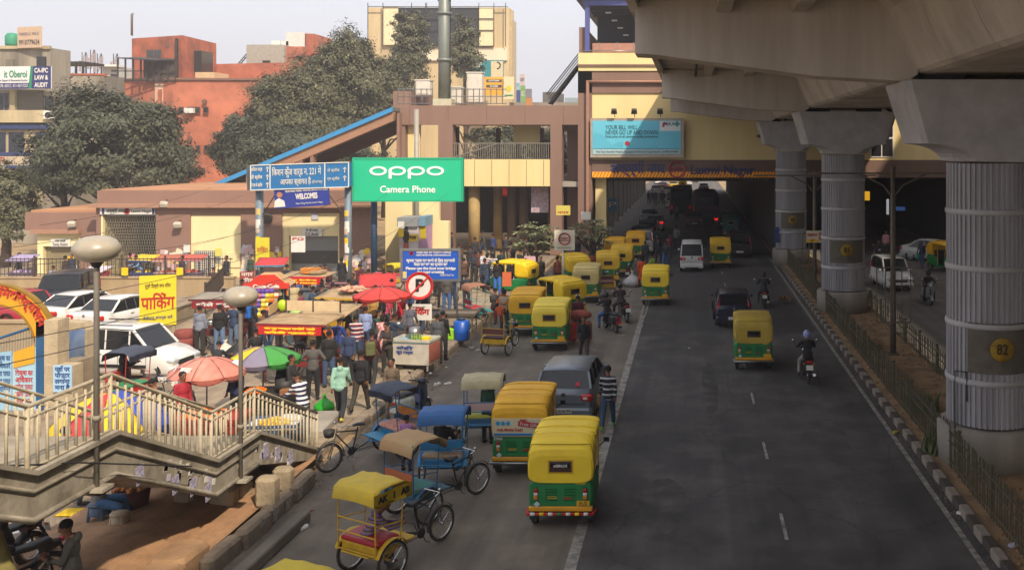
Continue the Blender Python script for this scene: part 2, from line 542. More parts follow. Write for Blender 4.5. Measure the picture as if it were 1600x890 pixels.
lw = empty('stone_ledge', (-9.25, 16.0, 0), 0, 'broken earth coloured masonry ledge at the lower left pavement edge', 'ledge')
for k in range(3):
 part('stone', MB().bbev((0, 0, 0), (.7, .95, .5), .08), mat('#9b7a58', .95, 0, .6, 2, .6, 10), lw, (rnd.uniform(-.08, .08), -.6 + k * .98, .25), (0, 0, rnd.uniform(-.12, .12)))
# paving slabs near the stairs (each slab its own piece)
pav = bpy.data.objects['pavement']
pb = MB().bbev((0, 0, 0), (.575, .575, .06), .012).mesh('paving_slab')
PVM = [mat('#8f8069', .95, 0, .5, 3, .3, 12), mat('#84765f', .95, 0, .5, 3, .3, 12), mat('#998a72', .95, 0, .5, 3, .3, 12)]
cnt = 0
for iy in range(46):
 for ix in range(6):
  if cnt >= 275: break
  x, y = -9.62 - ix * .6, 24.6 + iy * .6
  if rnd.random() < .06: continue
  link('paving_slab', pb, PVM[rnd.randrange(3)], pav, (x, y, WALK - .012 + rnd.uniform(-.008, .006)), (rnd.uniform(-.012, .012), rnd.uniform(-.012, .012), 0)); cnt += 1
# sunlit earth bank beneath the stairs
def bank(u, v):
 x = -12.6 + 3.6 * u; y = 14.5 + 9 * v
 return (x, y, WALK + .02 + .16 * math.sin(PI * u) * math.sin(PI * v) + .03 * math.sin(9 * u + 5 * v))
eb = struct('earth_bank', MB().sheet(bank, 14, 20), ground_mat('orange_earth', '#9a7656', '#ab8562', '#7d6248', .5, 2, .6))
# -------- median fences
def spear_fence(name, label, x, y0, y1, step, post, h, m, near=True):
 f = empty(name, (x, y0, .12), 0, label, 'fence', 'green railings along the median')
 L = y1 - y0
 pk = MB()
 pk.box((0, 0, h / 2), (.026, .026, h))
 pk.lathe([(.0, h + .09), (.026, h + .02), (.012, h - .02)], 5)
 pk.tube([(-.0, -.04, h * .8), (0, 0, h * .72), (0, .04, h * .8)], .009, 4)
 pm = pk.mesh('picket')
 n = int(L / step)
 for k in range(n):
  link('picket', pm, m, f, (rnd.uniform(-.012, .012), k * step, 0), (rnd.uniform(-.015, .015), rnd.uniform(-.03, .03), 0))
 po = MB().box((0, 0, (h + .1) / 2), (.06, .06, h + .1)); po.box((0, 0, h + .12), (.09, .09, .05)); po = po.mesh('post')
 for k in range(int(L / post) + 1):
  link('post', po, m, f, (0, k * post, 0))
 for z in (.14, h * .62, h * .86):
  part('rail', MB().box((0, L / 2, z), (.03, L, .035)), m, f)
 return f
FG = mat('#4b4e3f', .7, .1, .55, 6, dirtc='#6b5236')
spear_fence('median_fence', 'near green iron fence with spear pickets along the striped median kerb', 6.2, 15.0, 62.5, .16, 2.4, .95, FG)
spear_fence('median_fence', 'far green iron fence with spear pickets on the opposite side of the median', 8.3, 30.0, 61.0, .21, 2.4, .85, FG)
# dry weeds on the median
def weeds(name, cx, cy, z, r, n, h, m, label=None):
 mb = MB()
 for _ in range(n):
  a = rnd.uniform(0, 2 * PI); d = r * math.sqrt(rnd.random())
  x, y = cx + d * math.cos(a), cy + d * math.sin(a)
  hh = h * rnd.uniform(.4, 1); t = rnd.uniform(0, PI)
  lx, ly = rnd.uniform(-.3, .3) * hh, rnd.uniform(-.3, .3) * hh
  w = .02 + hh * .05
  c, s_ = math.cos(t) * w, math.sin(t) * w
  mb.v += [(x - c, y - s_, z), (x + c, y + s_, z), (x + lx + c * .6, y + ly + s_ * .6, z + hh * .7), (x + lx * 1.5, y + ly * 1.5, z + hh)]
  n0 = len(mb.v) - 4
  mb.face((n0, n0 + 1, n0 + 2, n0 + 3))
 return part(name, mb.mesh(name, fix=False), m, None)
WG = mat('#5e6640', .9, 0, .5, 3); WD = mat('#8a6e46', .9, 0, .5, 3)
for k, (x, y, r, n, h, m, lb) in enumerate((
  (1440, 640, .5, 160, .55, WG, 'green weeds growing beside the large striped pier behind the fence'),
  (1462, 706, .35, 120, .5, WG, 'low green weeds at the foot of the nearest pier'),
  (1360, 545, .4, 90, .4, WD, 'dry brown weeds beside the thin median lamp post'),
  (1265, 425, .5, 130, .6, WD, 'dry brown weeds between the two farther piers'),
  (1225, 470, .3, 60, .35, WD, 'tuft of dry grass inside the fence near the far motorcycle'))):
 p = G(x, y, .12)
 tag(weeds('weeds', p.x, p.y, .12, r, n, h, m), lb, 'weeds', 'weed tufts on the median')
# ================================================================= VIADUCT
via = empty('metro_viaduct', (0, 0, 0), 0, 'massive grey concrete metro viaduct with curved box girder running overhead at the right', 'viaduct')
xc = 7.3
half = [(-1.3, 11.75), (-1.3, 11.35), (-.6, 11.3), (2.6, 11.3), (4.0, 11.28), (4.46, 11.22), (4.72, 11.02), (4.88, 10.75), (5.0, 10.4), (5.18, 10.0), (5.4, 9.62), (5.52, 9.54), (5.7, 9.5)]
prof = half + [(min(2 * xc - a, 14.75 + .01 * b), b) for a, b in reversed(half)]  # right wing shaped shorter than the left so sun reaches the median
def gird(y0, y1):
 ys = [y0 + (y1 - y0) * k / 8 for k in range(9)]
 return MB().loft([[(a, yy, b) for a, b in prof] for yy in ys], smooth=False)
GCON = mat('#c9c1b5', 0.9, 0, 0.5, 0.6, 0.25, 9, dirtc='#6a5f54', streak=True)
for k in range(26):
 y0 = -14 + k * 3.11
 part('box_girder', MB().loft([[(a, yy, b) for a, b in prof] for yy in (y0, y0 + 3.085)], smooth=False), GCON, via)
part('parapet', MB().bb(-1.5, -1.28, -14, 66.5, 11.1, 12.6), GCON, via)
part('parapet', MB().bb(14.88, 15.05, -14, 66.5, 11.1, 12.3), GCON, via)
for x in (.6, 2.4):
 part('deck_beam', MB().bb(x, x + .35, -14, 63, 10.98, 11.32), GCON, via)
# transverse crossheads at each pier
def crosshead(Y, th=1.1):
 for sgn in (1, -1):
  def X(x): return x if sgn > 0 else min(2 * xc - x, 14.7 + x * .01)
  pl = [(X(-1.35), 11.14), (X(-1.35), 10.0), (X(-.9), 9.98), (X(3.0), 9.46), (X(5.2), 9.34), (X(5.44), 9.5), (X(5.44), 11.28), (X(-1.2), 11.28)]
  part('crosshead', MB().prism(pl, Y - th / 2, Y + th / 2, 'Y'), GCON, via)
for Y in (23.6, 44.8, 62.6, 3.2):
 crosshead(Y)
for Y in (34, 54, 13.5):
 part('cross_beam', MB().bb(-1.2, 4.3, Y, Y + .35, 10.9, 11.33), GCON, via)
part('drain_pipe', MB().tube([(0.2, 24.3, 11.0), (0.2, 44.1, 11.0)], .07, 6), DARKST, via)
# piers
PIER = mat('#b2b0b3', 0.85, 0, 0.55, 0.9, 0.12, 12, dirtc='#4d4744', streak=True)
PIERB = mat('#b6b4b4', 0.85, 0, 0.45, 0.9, 0.12, 12, dirtc='#6c645c')
def flute_ring(r, z, n=72, depth=.045):
 out = []
 for k in range(n):
  a = 2 * PI * k / n
  for da, rr in ((0, r), (.42, r), (.5, r - depth), (.92, r - depth)):
   t = a + da * 2 * PI / n
   out.append((rr * math.cos(t), rr * math.sin(t), z))
 return out
def pier(cx, cy, label, r=1.0, number=None, ztop=7.42, nf=48):
 p = empty('viaduct_pier', (cx, cy, 0), 0, label, 'pier', 'fluted concrete piers of the viaduct')
 part('pedestal', MB().lathe([(r + .22, .0), (r + .22, .98), (r + .17, 1.04), (r - .05, 1.05)], 40), CONC, p)
 zs = [1.05, 2.15, 3.5, 4.85, 6.2, ztop]
 for k in range(5):
  a, b = zs[k] + .05, zs[k + 1] - .05
  part('fluted_section', MB().loft([flute_ring(r, a, nf), flute_ring(r, b, nf)], smooth=False), PIER, p)
  if k: part('ring_band', MB().lathe([(r - .06, zs[k] - .08), (r + .025, zs[k] - .06), (r + .035, zs[k]), (r + .025, zs[k] + .06), (r - .06, zs[k] + .08)], 48), PIERB, p)
 # capital: concave flare then a broad trapezoid block
 def ring(wx, wy, z, ch):
  return [(-wx + ch, -wy, z), (wx - ch, -wy, z), (wx, -wy + ch, z), (wx, wy - ch, z), (wx - ch, wy, z), (-wx + ch, wy, z), (-wx, wy - ch, z), (-wx, -wy + ch, z)]
 rr = []
 for t in (0, .2, .45, .7, .9, 1):
  f = 1 - math.sqrt(max(0, 1 - t * t))
  w = 1.02 + .84 * f
  rr.append(ring(w, 1.0 + .12 * t, ztop + .42 * t, .45 - .3 * t))
 part('capital_neck', MB().loft(rr, smooth=False), PIERB, p)
 part('capital', MB().loft([ring(1.86, 1.12, ztop + .42, .12), ring(2.3, 1.25, 9.3, .12), ring(2.28, 1.24, 9.33, .12)], smooth=False), PIERB, p)
 for sx in (-1.2, 1.2):
  part('bearing', MB().bb(sx - .5, sx + .5, -.55, .55, 9.33, 9.5), DARKST, p)
 if number:
  d = part('number_disc', MB().lathe([(.28, .0), (.28, .02), (0.01, .021)], 24, axis='Y'), mat('#b08a1c', .9, 0, .8, 5, dirtc='#6a5c30'), p, (.0, -r - .06, 3.0))
  d.scale = (1, -1, 1)
  text(d, number, .34, mat('#3a3020'), 0, -.0, .03, bold=.008, rot=(R(90), 0, 0), sx=.8)
  part('paint_patch', MB().lathe([(r + .012, -.6), (r + .012, .6)], 12, a0=PI * 1.25, a1=PI * 1.8), mat('#6c6558', .9, 0, .7, 3), p, (0, 0, 3.0))
 return p
pier(7.3, 23.6, 'nearest fluted pier at the right edge with the yellow disc reading 82', number='82')
pier(7.12, 45.0, 'middle fluted pier of the median with two ring bands above the faded yellow disc', number='81')
pier(6.55, 63.0, 'farthest fluted pier next to the small blue plate before the station', number='80')
# pipe on the near pier
b = empty('pier_bracket', (6.32, 23.0, 0), 0, 'small rusty steel frame bracket fixed to the nearest pier near the fence', 'bracket')
part('frame', MB().tube([(0, 0, 1.0), (0, 0, 2.4), (.25, -.12, 2.4), (.25, -.12, 1.7)], .02, 5), DARKST, b)
# pigeons on girder edges
def pigeon(p, rz, label):
 o = MB(True)
 o.ball((0, 0, .1), (.06, .13, .07), 8, 6); o.ball((0, .12, .19), .035, 8, 6); o.tube([(0, .07, .12), (0, .12, .19)], .035, 6)
 o.tube([(0, -.1, .09), (0, -.24, .06)], .035, 5, r1=.02); o.tube([(0, .15, .19), (0, .185, .18)], .008, 4)
 o.tube([(.02, 0, .05), (.02, 0, 0)], .006, 4); o.tube([(-.02, 0, .05), (-.02, 0, 0)], .006, 4)
 q = part('pigeon', o, mat('#2b2a2e', .8), None, p, (0, 0, rz))
 tag(q, label, 'bird', 'pigeons perched under the viaduct')
pigeon((8.05, 22.25, 9.34), -1.2, 'dark pigeon on top of the nearest pier capital at the upper right')
pigeon((6.1, 62.0, 9.34), 1, 'dark pigeon on the farthest pier capital')
# median lamp posts with cross arm and advert frame
def median_post(x, y, label, h=6.0, frame=1):
 p = empty('median_post', (x, y, .12), 0, label, 'post', 'tall posts standing on the median')
 m = mat('#6f6658', .7, .2, .5, 4, dirtc='#4a3a2a')
 part('pole', MB().tube([(0, 0, 0), (0, 0, h)], .11, 10, r1=.085), m, p)
 part('base_plate', MB().box((0, 0, .03), (.4, .4, .06)), m, p)
 part('cross_arm', MB().box((0, 0, h - .25), (6.2, .07, .07)), m, p)
 for s in (-1, 1):
  part('brace', MB().tube([(s * .05, 0, h - 1.1), (s * .35, 0, h - .7), (s * 1.2, 0, h - .28)], .035, 5), m, p)
 if frame:
  f = part('advert_frame', MB().box((0, 0, 0), (.04, .04, .01)), m, p, (0, -.12, 2.2))
  w = .62
  for z in (-1.0, 1.0):
   part('frame_bar', MB().box((0, 0, z), (2 * w, .05, .05)), m, f)
  for xx in (-w, -.3, 0, .3, w):
   part('frame_bar', MB().box((xx, 0, 0), (.035, .04, 2.0)), m, f)
 return p
mp1 = median_post(7.42, 35.3, 'tall thin steel lamp post with cross arm standing between the two nearest piers', 6.9)
mp2 = median_post(6.25, 48.6, 'steel post with empty advert frame left of the middle pier', 6.4)
pst = empty('hanging_poster', (6.2, 48.2, 3.22), 0, 'colourful political poster board with a man hanging on the post left of the middle pier', 'poster')
part('board', MB().box((0, 0, 0), (.85, .04, .6)), mat('#d8c8b0', .7, 0, .4, 4), pst)
part('board_band', MB().box((-.12, -.025, -.2), (.6, .01, .14)), YEL, pst)
part('portrait', MB().box((.3, -.025, .02), (.2, .012, .4)), mat('#c08070', .7, 0, .5, 9), pst)
text(pst, 'लक्ष्मी नगर', .16, RED, -.12, .08, -.028, bold=.006, fit=.5)
text(pst, '67', .18, RED, -.12, -.19, -.034, bold=.006)
bp_ = tag(part('blue_plate', MB().box((0, 0, 0), (.28, .03, 1.0)), mat('#1a3c80', .6), None, (5.05 + .5, 62.2, 2.0)), 'small upright blue sign plate beside the farthest pier', 'sign')
# ================================================================= METRO STATION
YS = 67.0
SS = F / YS
def xs(x): return (x - VX) / SS
def zs(y): return H - (y - VY) / SS
st = empty('metro_station', (-8, YS, 0), 0, 'brown and cream metro station spanning the road with its name and round red emblem', 'station')
st_off = Vector((-8, YS, 0))
def sbox(name, x0, x1, yt, yb, d0, d1, m, parent=None):
 """station piece from pixel box, d0..d1 behind the facade plane"""
 mb = MB().bb(xs(x0), xs(x1), YS + d0, YS + d1, zs(yb), zs(yt))
 o = part(name, mb, m, parent or st)
 if parent is None: o.location = -st_off
 return o
BR2 = mat('#745d51', 0.85, 0, 0.3, 0.5, 0.1, 20, dirtc='#4f3a2f', streak=True)
VOID = mat('#241f1c', 0.9, 0, 0.4, 1)  # near-black wall colour, interior shade painted in
sbox('corner_pillar', 903, 925, 112, 396, 0, 1.2, BROWN)
sbox('inner_pillar', 929, 946, 278, 396, .6, 2.0, CREAM)
sbox('brown_band', 903, 1560, 111, 145.5, .0, .6, BROWN)
sbox('cream_wall', 925, 1560, 145, 251, .12, .6, CREAM)
sbox('name_beam', 925, 1560, 250, 277.5, -.08, .9, BR2)
sbox('upper_band', 904, 1560, 83, 111, -.1, .5, CREAM)
sbox('cornice', 902, 1560, 101, 103.5, -.25, -.1, BROWN)
sbox('parapet_panel', 925, 993, 67, 81.5, .3, .5, mat('#a87a68', .8, 0, .3))
sbox('drain_pipe', 916.5, 921, 126, 396, -.28, -.06, mat('#9a735e', .7, 0, .3))
part('drain_pipe', MB().tube([(xs(919), YS - .2, zs(128)), (xs(1040), YS - .2, zs(128))], .1, 8), mat('#9a735e', .7, 0, .3), st, -st_off)
part('handrail', MB().tube([(xs(905), YS - .15, zs(80)), (xs(1000), YS - .15, zs(80))], .04, 6), STEEL, st, -st_off)
for x in (937, 965, 990):
 part('rail_post', MB().tube([(xs(x), YS - .12, zs(82)), (xs(x), YS - .12, zs(67))], .03, 5), STEEL, st, -st_off)
# platform roof shed
PURP = mat('#4d5390', .5, .1, .3)
part('shed_column', MB().bb(xs(914), xs(921), YS - .05, YS + .3, zs(82), zs(8)), PURP, st, -st_off)
part('shed_beam', MB().bb(xs(911), xs(1040), YS - .1, YS + .3, zs(9), zs(1)), PURP, st, -st_off)
part('brown_wall', MB().bb(xs(904), xs(914), YS + .3, YS + 9, zs(82), zs(42)), BROWN, st, -st_off)
def shed(u, v): return (xs(898) + (xs(1200) - xs(898)) * u, YS - .8 + 30 * v, zs(0) + .25 + .9 * math.sin(PI * u * .5))
part('shed_roof', MB().sheet(shed, 8, 6, .15), mat('#6b6f80', .6, .2, .3), st, -st_off)
part('platform_wall', MB().bb(xs(918), xs(1300), YS + 7, YS + 7.3, zs(82), zs(5)), mat('#2b3038', .7, 0, .4), st, -st_off)
for k in range(4):
 part('shed_truss', MB().bb(xs(914), xs(1200), YS + 1.4 + k * 1.5, YS + 1.55 + k * 1.5, zs(9), zs(4)), DARKST, st, -st_off)
 part('tube_light', MB().bb(xs(944 + 7 * k), xs(953 + 7 * k), YS + 1.0 + k * 1.5, YS + 1.1 + k * 1.5, zs(18 + 8 * k), zs(16 + 8 * k)), WHITE, st, -st_off)
# slab over the road and the dark hall beneath
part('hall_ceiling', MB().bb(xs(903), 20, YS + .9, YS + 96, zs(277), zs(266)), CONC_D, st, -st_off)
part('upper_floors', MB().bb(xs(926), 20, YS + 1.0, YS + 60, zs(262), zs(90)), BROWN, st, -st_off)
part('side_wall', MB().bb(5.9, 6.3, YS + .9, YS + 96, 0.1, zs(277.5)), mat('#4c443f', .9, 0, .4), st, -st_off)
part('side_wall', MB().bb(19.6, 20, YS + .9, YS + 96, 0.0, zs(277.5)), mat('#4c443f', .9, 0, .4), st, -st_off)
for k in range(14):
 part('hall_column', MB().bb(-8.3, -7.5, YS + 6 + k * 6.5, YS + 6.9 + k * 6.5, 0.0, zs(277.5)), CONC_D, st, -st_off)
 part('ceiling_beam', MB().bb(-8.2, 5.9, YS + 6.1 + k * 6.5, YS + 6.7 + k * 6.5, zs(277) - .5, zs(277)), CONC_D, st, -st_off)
for k in range(4):
 part('hall_column', MB().lathe([(.75, 0), (.75, zs(277.5))], 16, (9 + (k % 2) * 0, YS + 8 + k * 12, 0)), mat('#5a5550', .9, 0, .4), st, -st_off)
# hazard strip
hz = sbox('hazard_strip', 925.5, 1213, 268.5, 277.3, -.14, -.08, mat('#ffab1c', .7, 0, .1))
mb = MB()
x = 926.0
while x < 1210:
 a, b_, c, d = xs(x), xs(x + 1.6), xs(x + 5.6), xs(x + 4.0)
 z0, z1 = zs(277.2), zs(268.6)
 mb.loft([[(a, YS - .155, z0), (b_, YS - .155, z0), (c, YS - .155, z1), (d, YS - .155, z1)], [(a, YS - .141, z0), (b_, YS - .141, z0), (c, YS - .141, z1), (d, YS - .141, z1)]], smooth=False)
 x += 5.2
sp = part('stripe', mb, mat('#b05a10', .7), hz); sp['kind'] = 'stuff'
LB = mat('#2e3562', .6, 0, .3)
text(st, 'लक्ष्मी नगर', .95, LB, xs(997) - st_off.x, zs(264), -.13, bold=.02, fit=xs(1037) - xs(953), ext=.04)
text(st, 'Laxmi Nagar', .85, LB, xs(1128) - st_off.x, zs(266), -.13, bold=.02, fit=xs(1178) - xs(1078), ext=.04)
def emblem(parent, x, z, y, r, m, inner=None):
 e = part('emblem', MB().lathe([(r, 0), (r, .05), (r * .82, .05), (r * .82, 0), (r, 0)], 32, axis='Y'), m, parent, (x, y - .06, z))
 for zz, x0, x1 in ((r * .18, -r * .86, r * .86), (-r * .24, -r * .86, r * .86)):
  part('bar', MB().box((0, 0, zz), (x1 - x0, .05, r * .1)), m, e, (0, .025, 0))
 part('bar', MB().prism([(-r * .35, -r * .05), (r * .05, -r * .05), (r * .4, r * .08), (0, r * .08)], 0, .05), m, e, (0, 0, 0))
 return e
emblem(st, xs(1058) - st_off.x, zs(264.5), -.12, .6, mat('#9c2038', .6, 0, .3))
# windows at the right part behind the piers
w_ = sbox('window', 1360, 1397, 190, 246, .05, .14, WHITE)
for (a, b_) in ((1362, 1377), (1379, 1395)):
 for (c, d) in ((192, 214), (217, 244)):
  sbox('pane', a, b_, c, d, .02, .06, glass('#28262a'), w_)
# --- left hall over the market entrance
hall = empty('station_entrance_hall', (xs(760), YS, 0), 0, 'open brown framed station hall with cream parapet left of the road, round columns beneath', 'building')
ho = -Vector((xs(760), YS, 0))
def hbox(name, x0, x1, yt, yb, d0, d1, m): return part(name, MB().bb(xs(x0), xs(x1), YS + d0, YS + d1, zs(yb), zs(yt)), m, hall, ho)
hbox('roof_beam', 620, 903, 165, 195, 0, .7, BROWN)
hbox('roof_beam', 612, 640, 142, 170, .3, 6, BROWN)
hbox('roof_slab', 622, 905, 167, 190, .7, 15, BROWN)
hbox('column', 619, 632, 168, 395, .1, .8, BROWN)
hbox('column', 685, 707.5, 190, 395, -.05, .9, BROWN)
hbox('column', 860, 878, 190, 398, -.02, .9, BROWN)
hbox('column', 881, 903, 190, 398, 1.8, 3.0, BROWN)
hbox('parapet', 632, 860, 249, 291, .05, .25, CREAM)
for x in range(660, 850, 27): hbox('panel_seam', x, x + .5, 250, 290, .03, .06, BR2)
for x in range(640, 900, 60): hbox('panel_seam', x, x + .5, 166, 194, -.02, .01, BR2)
hbox('floor_slab', 632, 903, 284, 292, .25, 14, CONC)
hbox('side_wall', 633, 652, 190, 250, .6, .9, CREAM)
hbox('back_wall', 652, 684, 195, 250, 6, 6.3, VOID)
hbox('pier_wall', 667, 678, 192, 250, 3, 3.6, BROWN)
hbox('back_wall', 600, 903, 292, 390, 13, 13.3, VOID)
hbox('cross_wall', 790, 833, 195, 224, 3, 3.4, CREAM)
hbox('side_beam', 878, 905, 182, 205, 1, 14, BROWN)
for x in (720, 757, 800, 838):
 hbox('rear_post', x, x + 7, 195, 250, 12, 12.5, BR2)
for (x, yb) in ((735, 392), (760, 388), (783, 384), (803, 382), (850, 384)):
 w = 9 if x == 735 else 7.5
 Yc = YS + (1.2 if x == 735 else 4)
 cl = part('round_column', MB().lathe([(w / SS, .2), (w / SS, zs(291))], 20), mat('#a8905a' if x < 770 else '#6b5a48', .85, 0, .5, 1, dirtc='#5c4c3c'), hall, (xs(x) + ho.x, Yc - YS, 0))
# railings of the upper gallery
rl = empty('gallery_railing', (xs(706), YS, zs(249)), 0, 'grey steel railing along the upper gallery above the cream parapet', 'railing')
L = xs(860) - xs(706)
bm_ = MB().box((0, 0, .55), (.045, .03, 1.1)).mesh('baluster')
GS = mat('#8b8478', .5, .5, .3)
for k in range(46):
 link('baluster', bm_, GS, rl, (L * k / 45, .1, 0))
part('rail', MB().box((L / 2, .1, 1.12), (L, .08, .07)), GS, rl)
part('stair_rail', MB().tube([(-.0, .1, 0.1), (3.2, .1, 1.1)], .05, 5), GS, rl)
# sloping stair canopy
cp = empty('stair_canopy', (xs(624), YS - 1.5, zs(169)), 0, 'long sloping stair canopy with bright blue edge and brown beam', 'canopy')
co = Vector((xs(624), 0, zs(169)))
def cpt(x, y): return (xs(x) - co.x, zs(y) - co.z)
slope = (292 - 169) / (624 - 335)
def band(name, t, b, y0, y1, m, x0=335, x1=625):
 p = [cpt(x0, 169 + (624 - x0) * slope + t), cpt(x1, 169 + (624 - x1) * slope + t), cpt(x1, 169 + (624 - x1) * slope + b), cpt(x0, 169 + (624 - x0) * slope + b)]
 return part(name, MB().prism(p, y0, y1), m, cp)
band('roof_edge', 0, 7, -.2, -.02, mat('#2f86bd', .5, 0, .25))
band('edge_beam', 7.1, 21, 0, .5, mat('#97755c', .8, 0, .3), 400)
band('roof_sheet', 1, 6, 0, 7, mat('#6b6a66', .8))
band('rear_beam', 7.1, 24, 6, 6.5, BR2, 400)
for x, w in ((480, 11), (500, 5), (632, 4)):
 yt = 169 + (624 - x) * slope + 12
 part('post', MB().bb(xs(x - w / 2) - co.x, xs(x + w / 2) - co.x, .05, .6, zs(310) - co.z, zs(yt) - co.z), BROWN, cp)
part('side_wall', MB().prism([cpt(400, 285), cpt(560, 285), cpt(560, 320), cpt(400, 320)], 5.5, 6), BR2, cp)
# dark steel stair up to the platform
ss = empty('steel_stair', (xs(855), YS + .5, zs(160)), 0, 'black steel service stair with handrails rising to the platform against the sky', 'stair')
def spt(x, y, dy=0): return (xs(x) - xs(855), dy, zs(y) - zs(160))
for dy in (0, .9):
 part('stringer', MB().tube([spt(857, 162, dy), spt(905, 98, dy)], .1, 4), BLACK, ss)
 part('handrail', MB().tube([spt(852, 147, dy), spt(905, 80, dy)], .04, 4), BLACK, ss)
 part('handrail', MB().tube([spt(855, 154, dy), spt(905, 90, dy)], .03, 4), BLACK, ss)
for k in range(15):
 t = k / 14
 part('tread', MB().box(spt(857 + 48 * t, 161 - 64 * t, .45), (.26, .9, .05)), BLACK, ss)
# billboard with three floodlights
bb_ = empty('billboard', (xs(996), YS - .5, zs(246)), 0, 'pale blue hospital billboard reading YOUR BILL WILL NEVER GO UP AND DOWN', 'billboard')
BW, BH = xs(1068) - xs(923), zs(185) - zs(246)
def bx_(x): return xs(x) - xs(996)
def bz_(y): return zs(y) - zs(246)
part('frame', MB().bb(-BW / 2, BW / 2, 0, .25, 0, BH), mat('#a89c8c', .6, .2, .4), bb_)
part('panel', MB().bb(bx_(927), bx_(1064), -.02, .01, bz_(241), bz_(189)), mat('#5fb8cf', .6, 0, .12, 1), bb_)
part('lower_band', MB().bb(bx_(927.5), bx_(1063.5), -.035, -.022, bz_(241), bz_(233)), mat('#9fb9bd', .6, 0, .1), bb_)
part('logo_panel', MB().bb(bx_(1031), bx_(1063.5), -.035, -.022, bz_(205), bz_(189.5)), mat('#c8d0d0', .6, 0, .1), bb_)
DKT = mat('#2a4650', .7, 0, 0)
text(bb_, 'YOUR BILL WILL', .42, DKT, bx_(947), bz_(199.5), -.04, align='LEFT', fit=bx_(997) - bx_(947))
text(bb_, 'NEVER GO UP AND DOWN.', .42, DKT, bx_(947), bz_(207.5), -.04, align='LEFT', fit=bx_(1029) - bx_(947))
text(bb_, 'Fixed price on all common cardiac procedures.', .25, DKT, bx_(947), bz_(213.5), -.04, align='LEFT', fit=bx_(1029) - bx_(947))
text(bb_, 'Max Super Speciality Hospital, Patparganj & Vaishali | For appointments, call 8860 444 888', .22, DKT, bx_(996), bz_(237), -.045, fit=bx_(1058) - bx_(932))
text(bb_, 'MAX', .36, mat('#3a3a66', .7, 0, 0), bx_(1046), bz_(194), -.04, bold=.006)
part('cross_logo', MB().box((bx_(1058), -.04, bz_(194)), (.36, .012, .14)).box((bx_(1058), -.042, bz_(194)), (.14, .012, .36)), mat('#128a80', .7, 0, 0), bb_)
part('heart_logo', MB().prism([(bx_(1035), bz_(199)), (bx_(1038), bz_(199)), (bx_(1039.5), bz_(195)), (bx_(1036), bz_(190.5))], -.045, -.036), mat('#b02a2a', .7, 0, 0), bb_)
part('heart_icon', MB().lathe([(.16, 0), (.16, .02)], 14, axis='Y', c=(bx_(981), -.05, bz_(224))), mat('#a8202a', .7, 0, 0), bb_)
mb = MB()
for k in range(15):
 xx = 929 + k * 3.1
 yt = 222 - 14 * math.cos((xx - 934) / 12) if xx < 960 else 226 - 5 * math.sin((xx - 958) / 9)
 mb.bb(bx_(xx), bx_(xx + .7), -.034, -.021, bz_(231), bz_(min(yt, 229)))
o = part('chart_bars', mb, mat('#2f93b0', .7, 0, 0), bb_); o['kind'] = 'stuff'
part('rule_line', MB().bb(bx_(928), bx_(1063), -.036, -.02, bz_(232.6), bz_(231.8)), mat('#18788c', .7, 0, 0), bb_)
for x, lb in ((961, 'left floodlight above the blue billboard on the station wall'), (992, 'middle floodlight above the blue billboard on the station wall'), (1032, 'right floodlight above the blue billboard on the station wall')):
 f = empty('floodlight', (xs(x), YS - .5, zs(184)), 0, lb, 'floodlight', 'floodlights above the billboard')
 part('arm', MB().tube([(0, .5, .05), (0, -.3, .3)], .03, 5), DARKST, f)
 part('lamp_housing', MB().box((0, -.4, .42), (.42, .22, .36), rx=.5, taper=.8), mat('#6b6258', .6, .2, .3), f)
 part('lens', MB().box((0, -.52, .34), (.34, .02, .26), rx=.5), glass('#3a3a38'), f)
# street light arm beside the far pier
sl = empty('street_light', (xs(1197), YS - 4, 5), 0, 'drooping street light on a bent arm beside the farthest pier', 'street light')
part('arm', MB().tube([(.75, 0, 1.6), (.35, 0, 3.0), (0, 0, 3.35), (-.3, 0, 3.4)], .05, 6), DARKST, sl)
part('lamp_head', MB(True).ball((-.55, 0, 3.4), (.42, .18, .13), 12, 6), mat('#4a4038', .5, .2, .3), sl)
# ================================================================= LOW STATION BUILDING (pump room, gate, D.G. room)
YL = 55.0
SL = F / YL
def xl(x): return (x - VX) / SL
def zl(y): return H - (y - VY) / SL
lb = empty('gate_building', (xl(365), YL, 0), 0, 'long low brown and cream building with barred gate, grey shutter and flat cornice', 'building')
lo = -Vector((xl(365), YL, 0))
def lbox(name, x0, x1, yt, yb, d0, d1, m, parent=None):
 o = part(name, MB().bb(xl(x0), xl(x1), YL + d0, YL + d1, zl(yb), zl(yt)), m, parent or lb)
 o.location = lo if parent is None else (0, 0, 0)
 return o
BRL = mat('#886a5c', 0.85, 0, 0.3, 0.5, 0.1, 20, dirtc='#6b4c3b', streak=True)
CRL = mat('#e6d6a4', 0.85, 0, 0.25, 0.4, 0.1, 20, dirtc='#b8a06a', streak=True)
lbox('parapet', 150, 582, 298, 320, .1, .5, BRL)
lbox('roof_slab', 150, 582, 297, 304, .5, 12, mat('#b0805a', .9, 0, .4, .4))
lbox('cornice', 143, 586, 318, 324, -.35, .1, mat('#a17a63', .85, 0, .3))
lbox('under_cornice', 150, 582, 324, 333, 0, .5, BRL)
for a, b_ in ((150, 160), (243, 297), (376, 440), (530, 582)):
 lbox('brown_wall', a, b_, 333, 434, .02, .5, BRL)
for a, b_ in ((297, 376),):
 lbox('cream_wall', a, b_, 333, 434, .12, .5, CRL)
lbox('cream_wall', 440, 450, 333, 434, .12, .5, CRL)
lbox('cream_wall', 527, 530, 333, 434, .12, .5, CRL)
lbox('cream_wall', 440, 530, 333, 369, .14, .52, CRL)
lbox('soffit_line', 297, 376, 334, 336, .05, .13, BRL)
sh = lbox('shutter', 450, 527, 369, 434, .55, .65, mat('#8d9190', .6, .3, .3, 1))
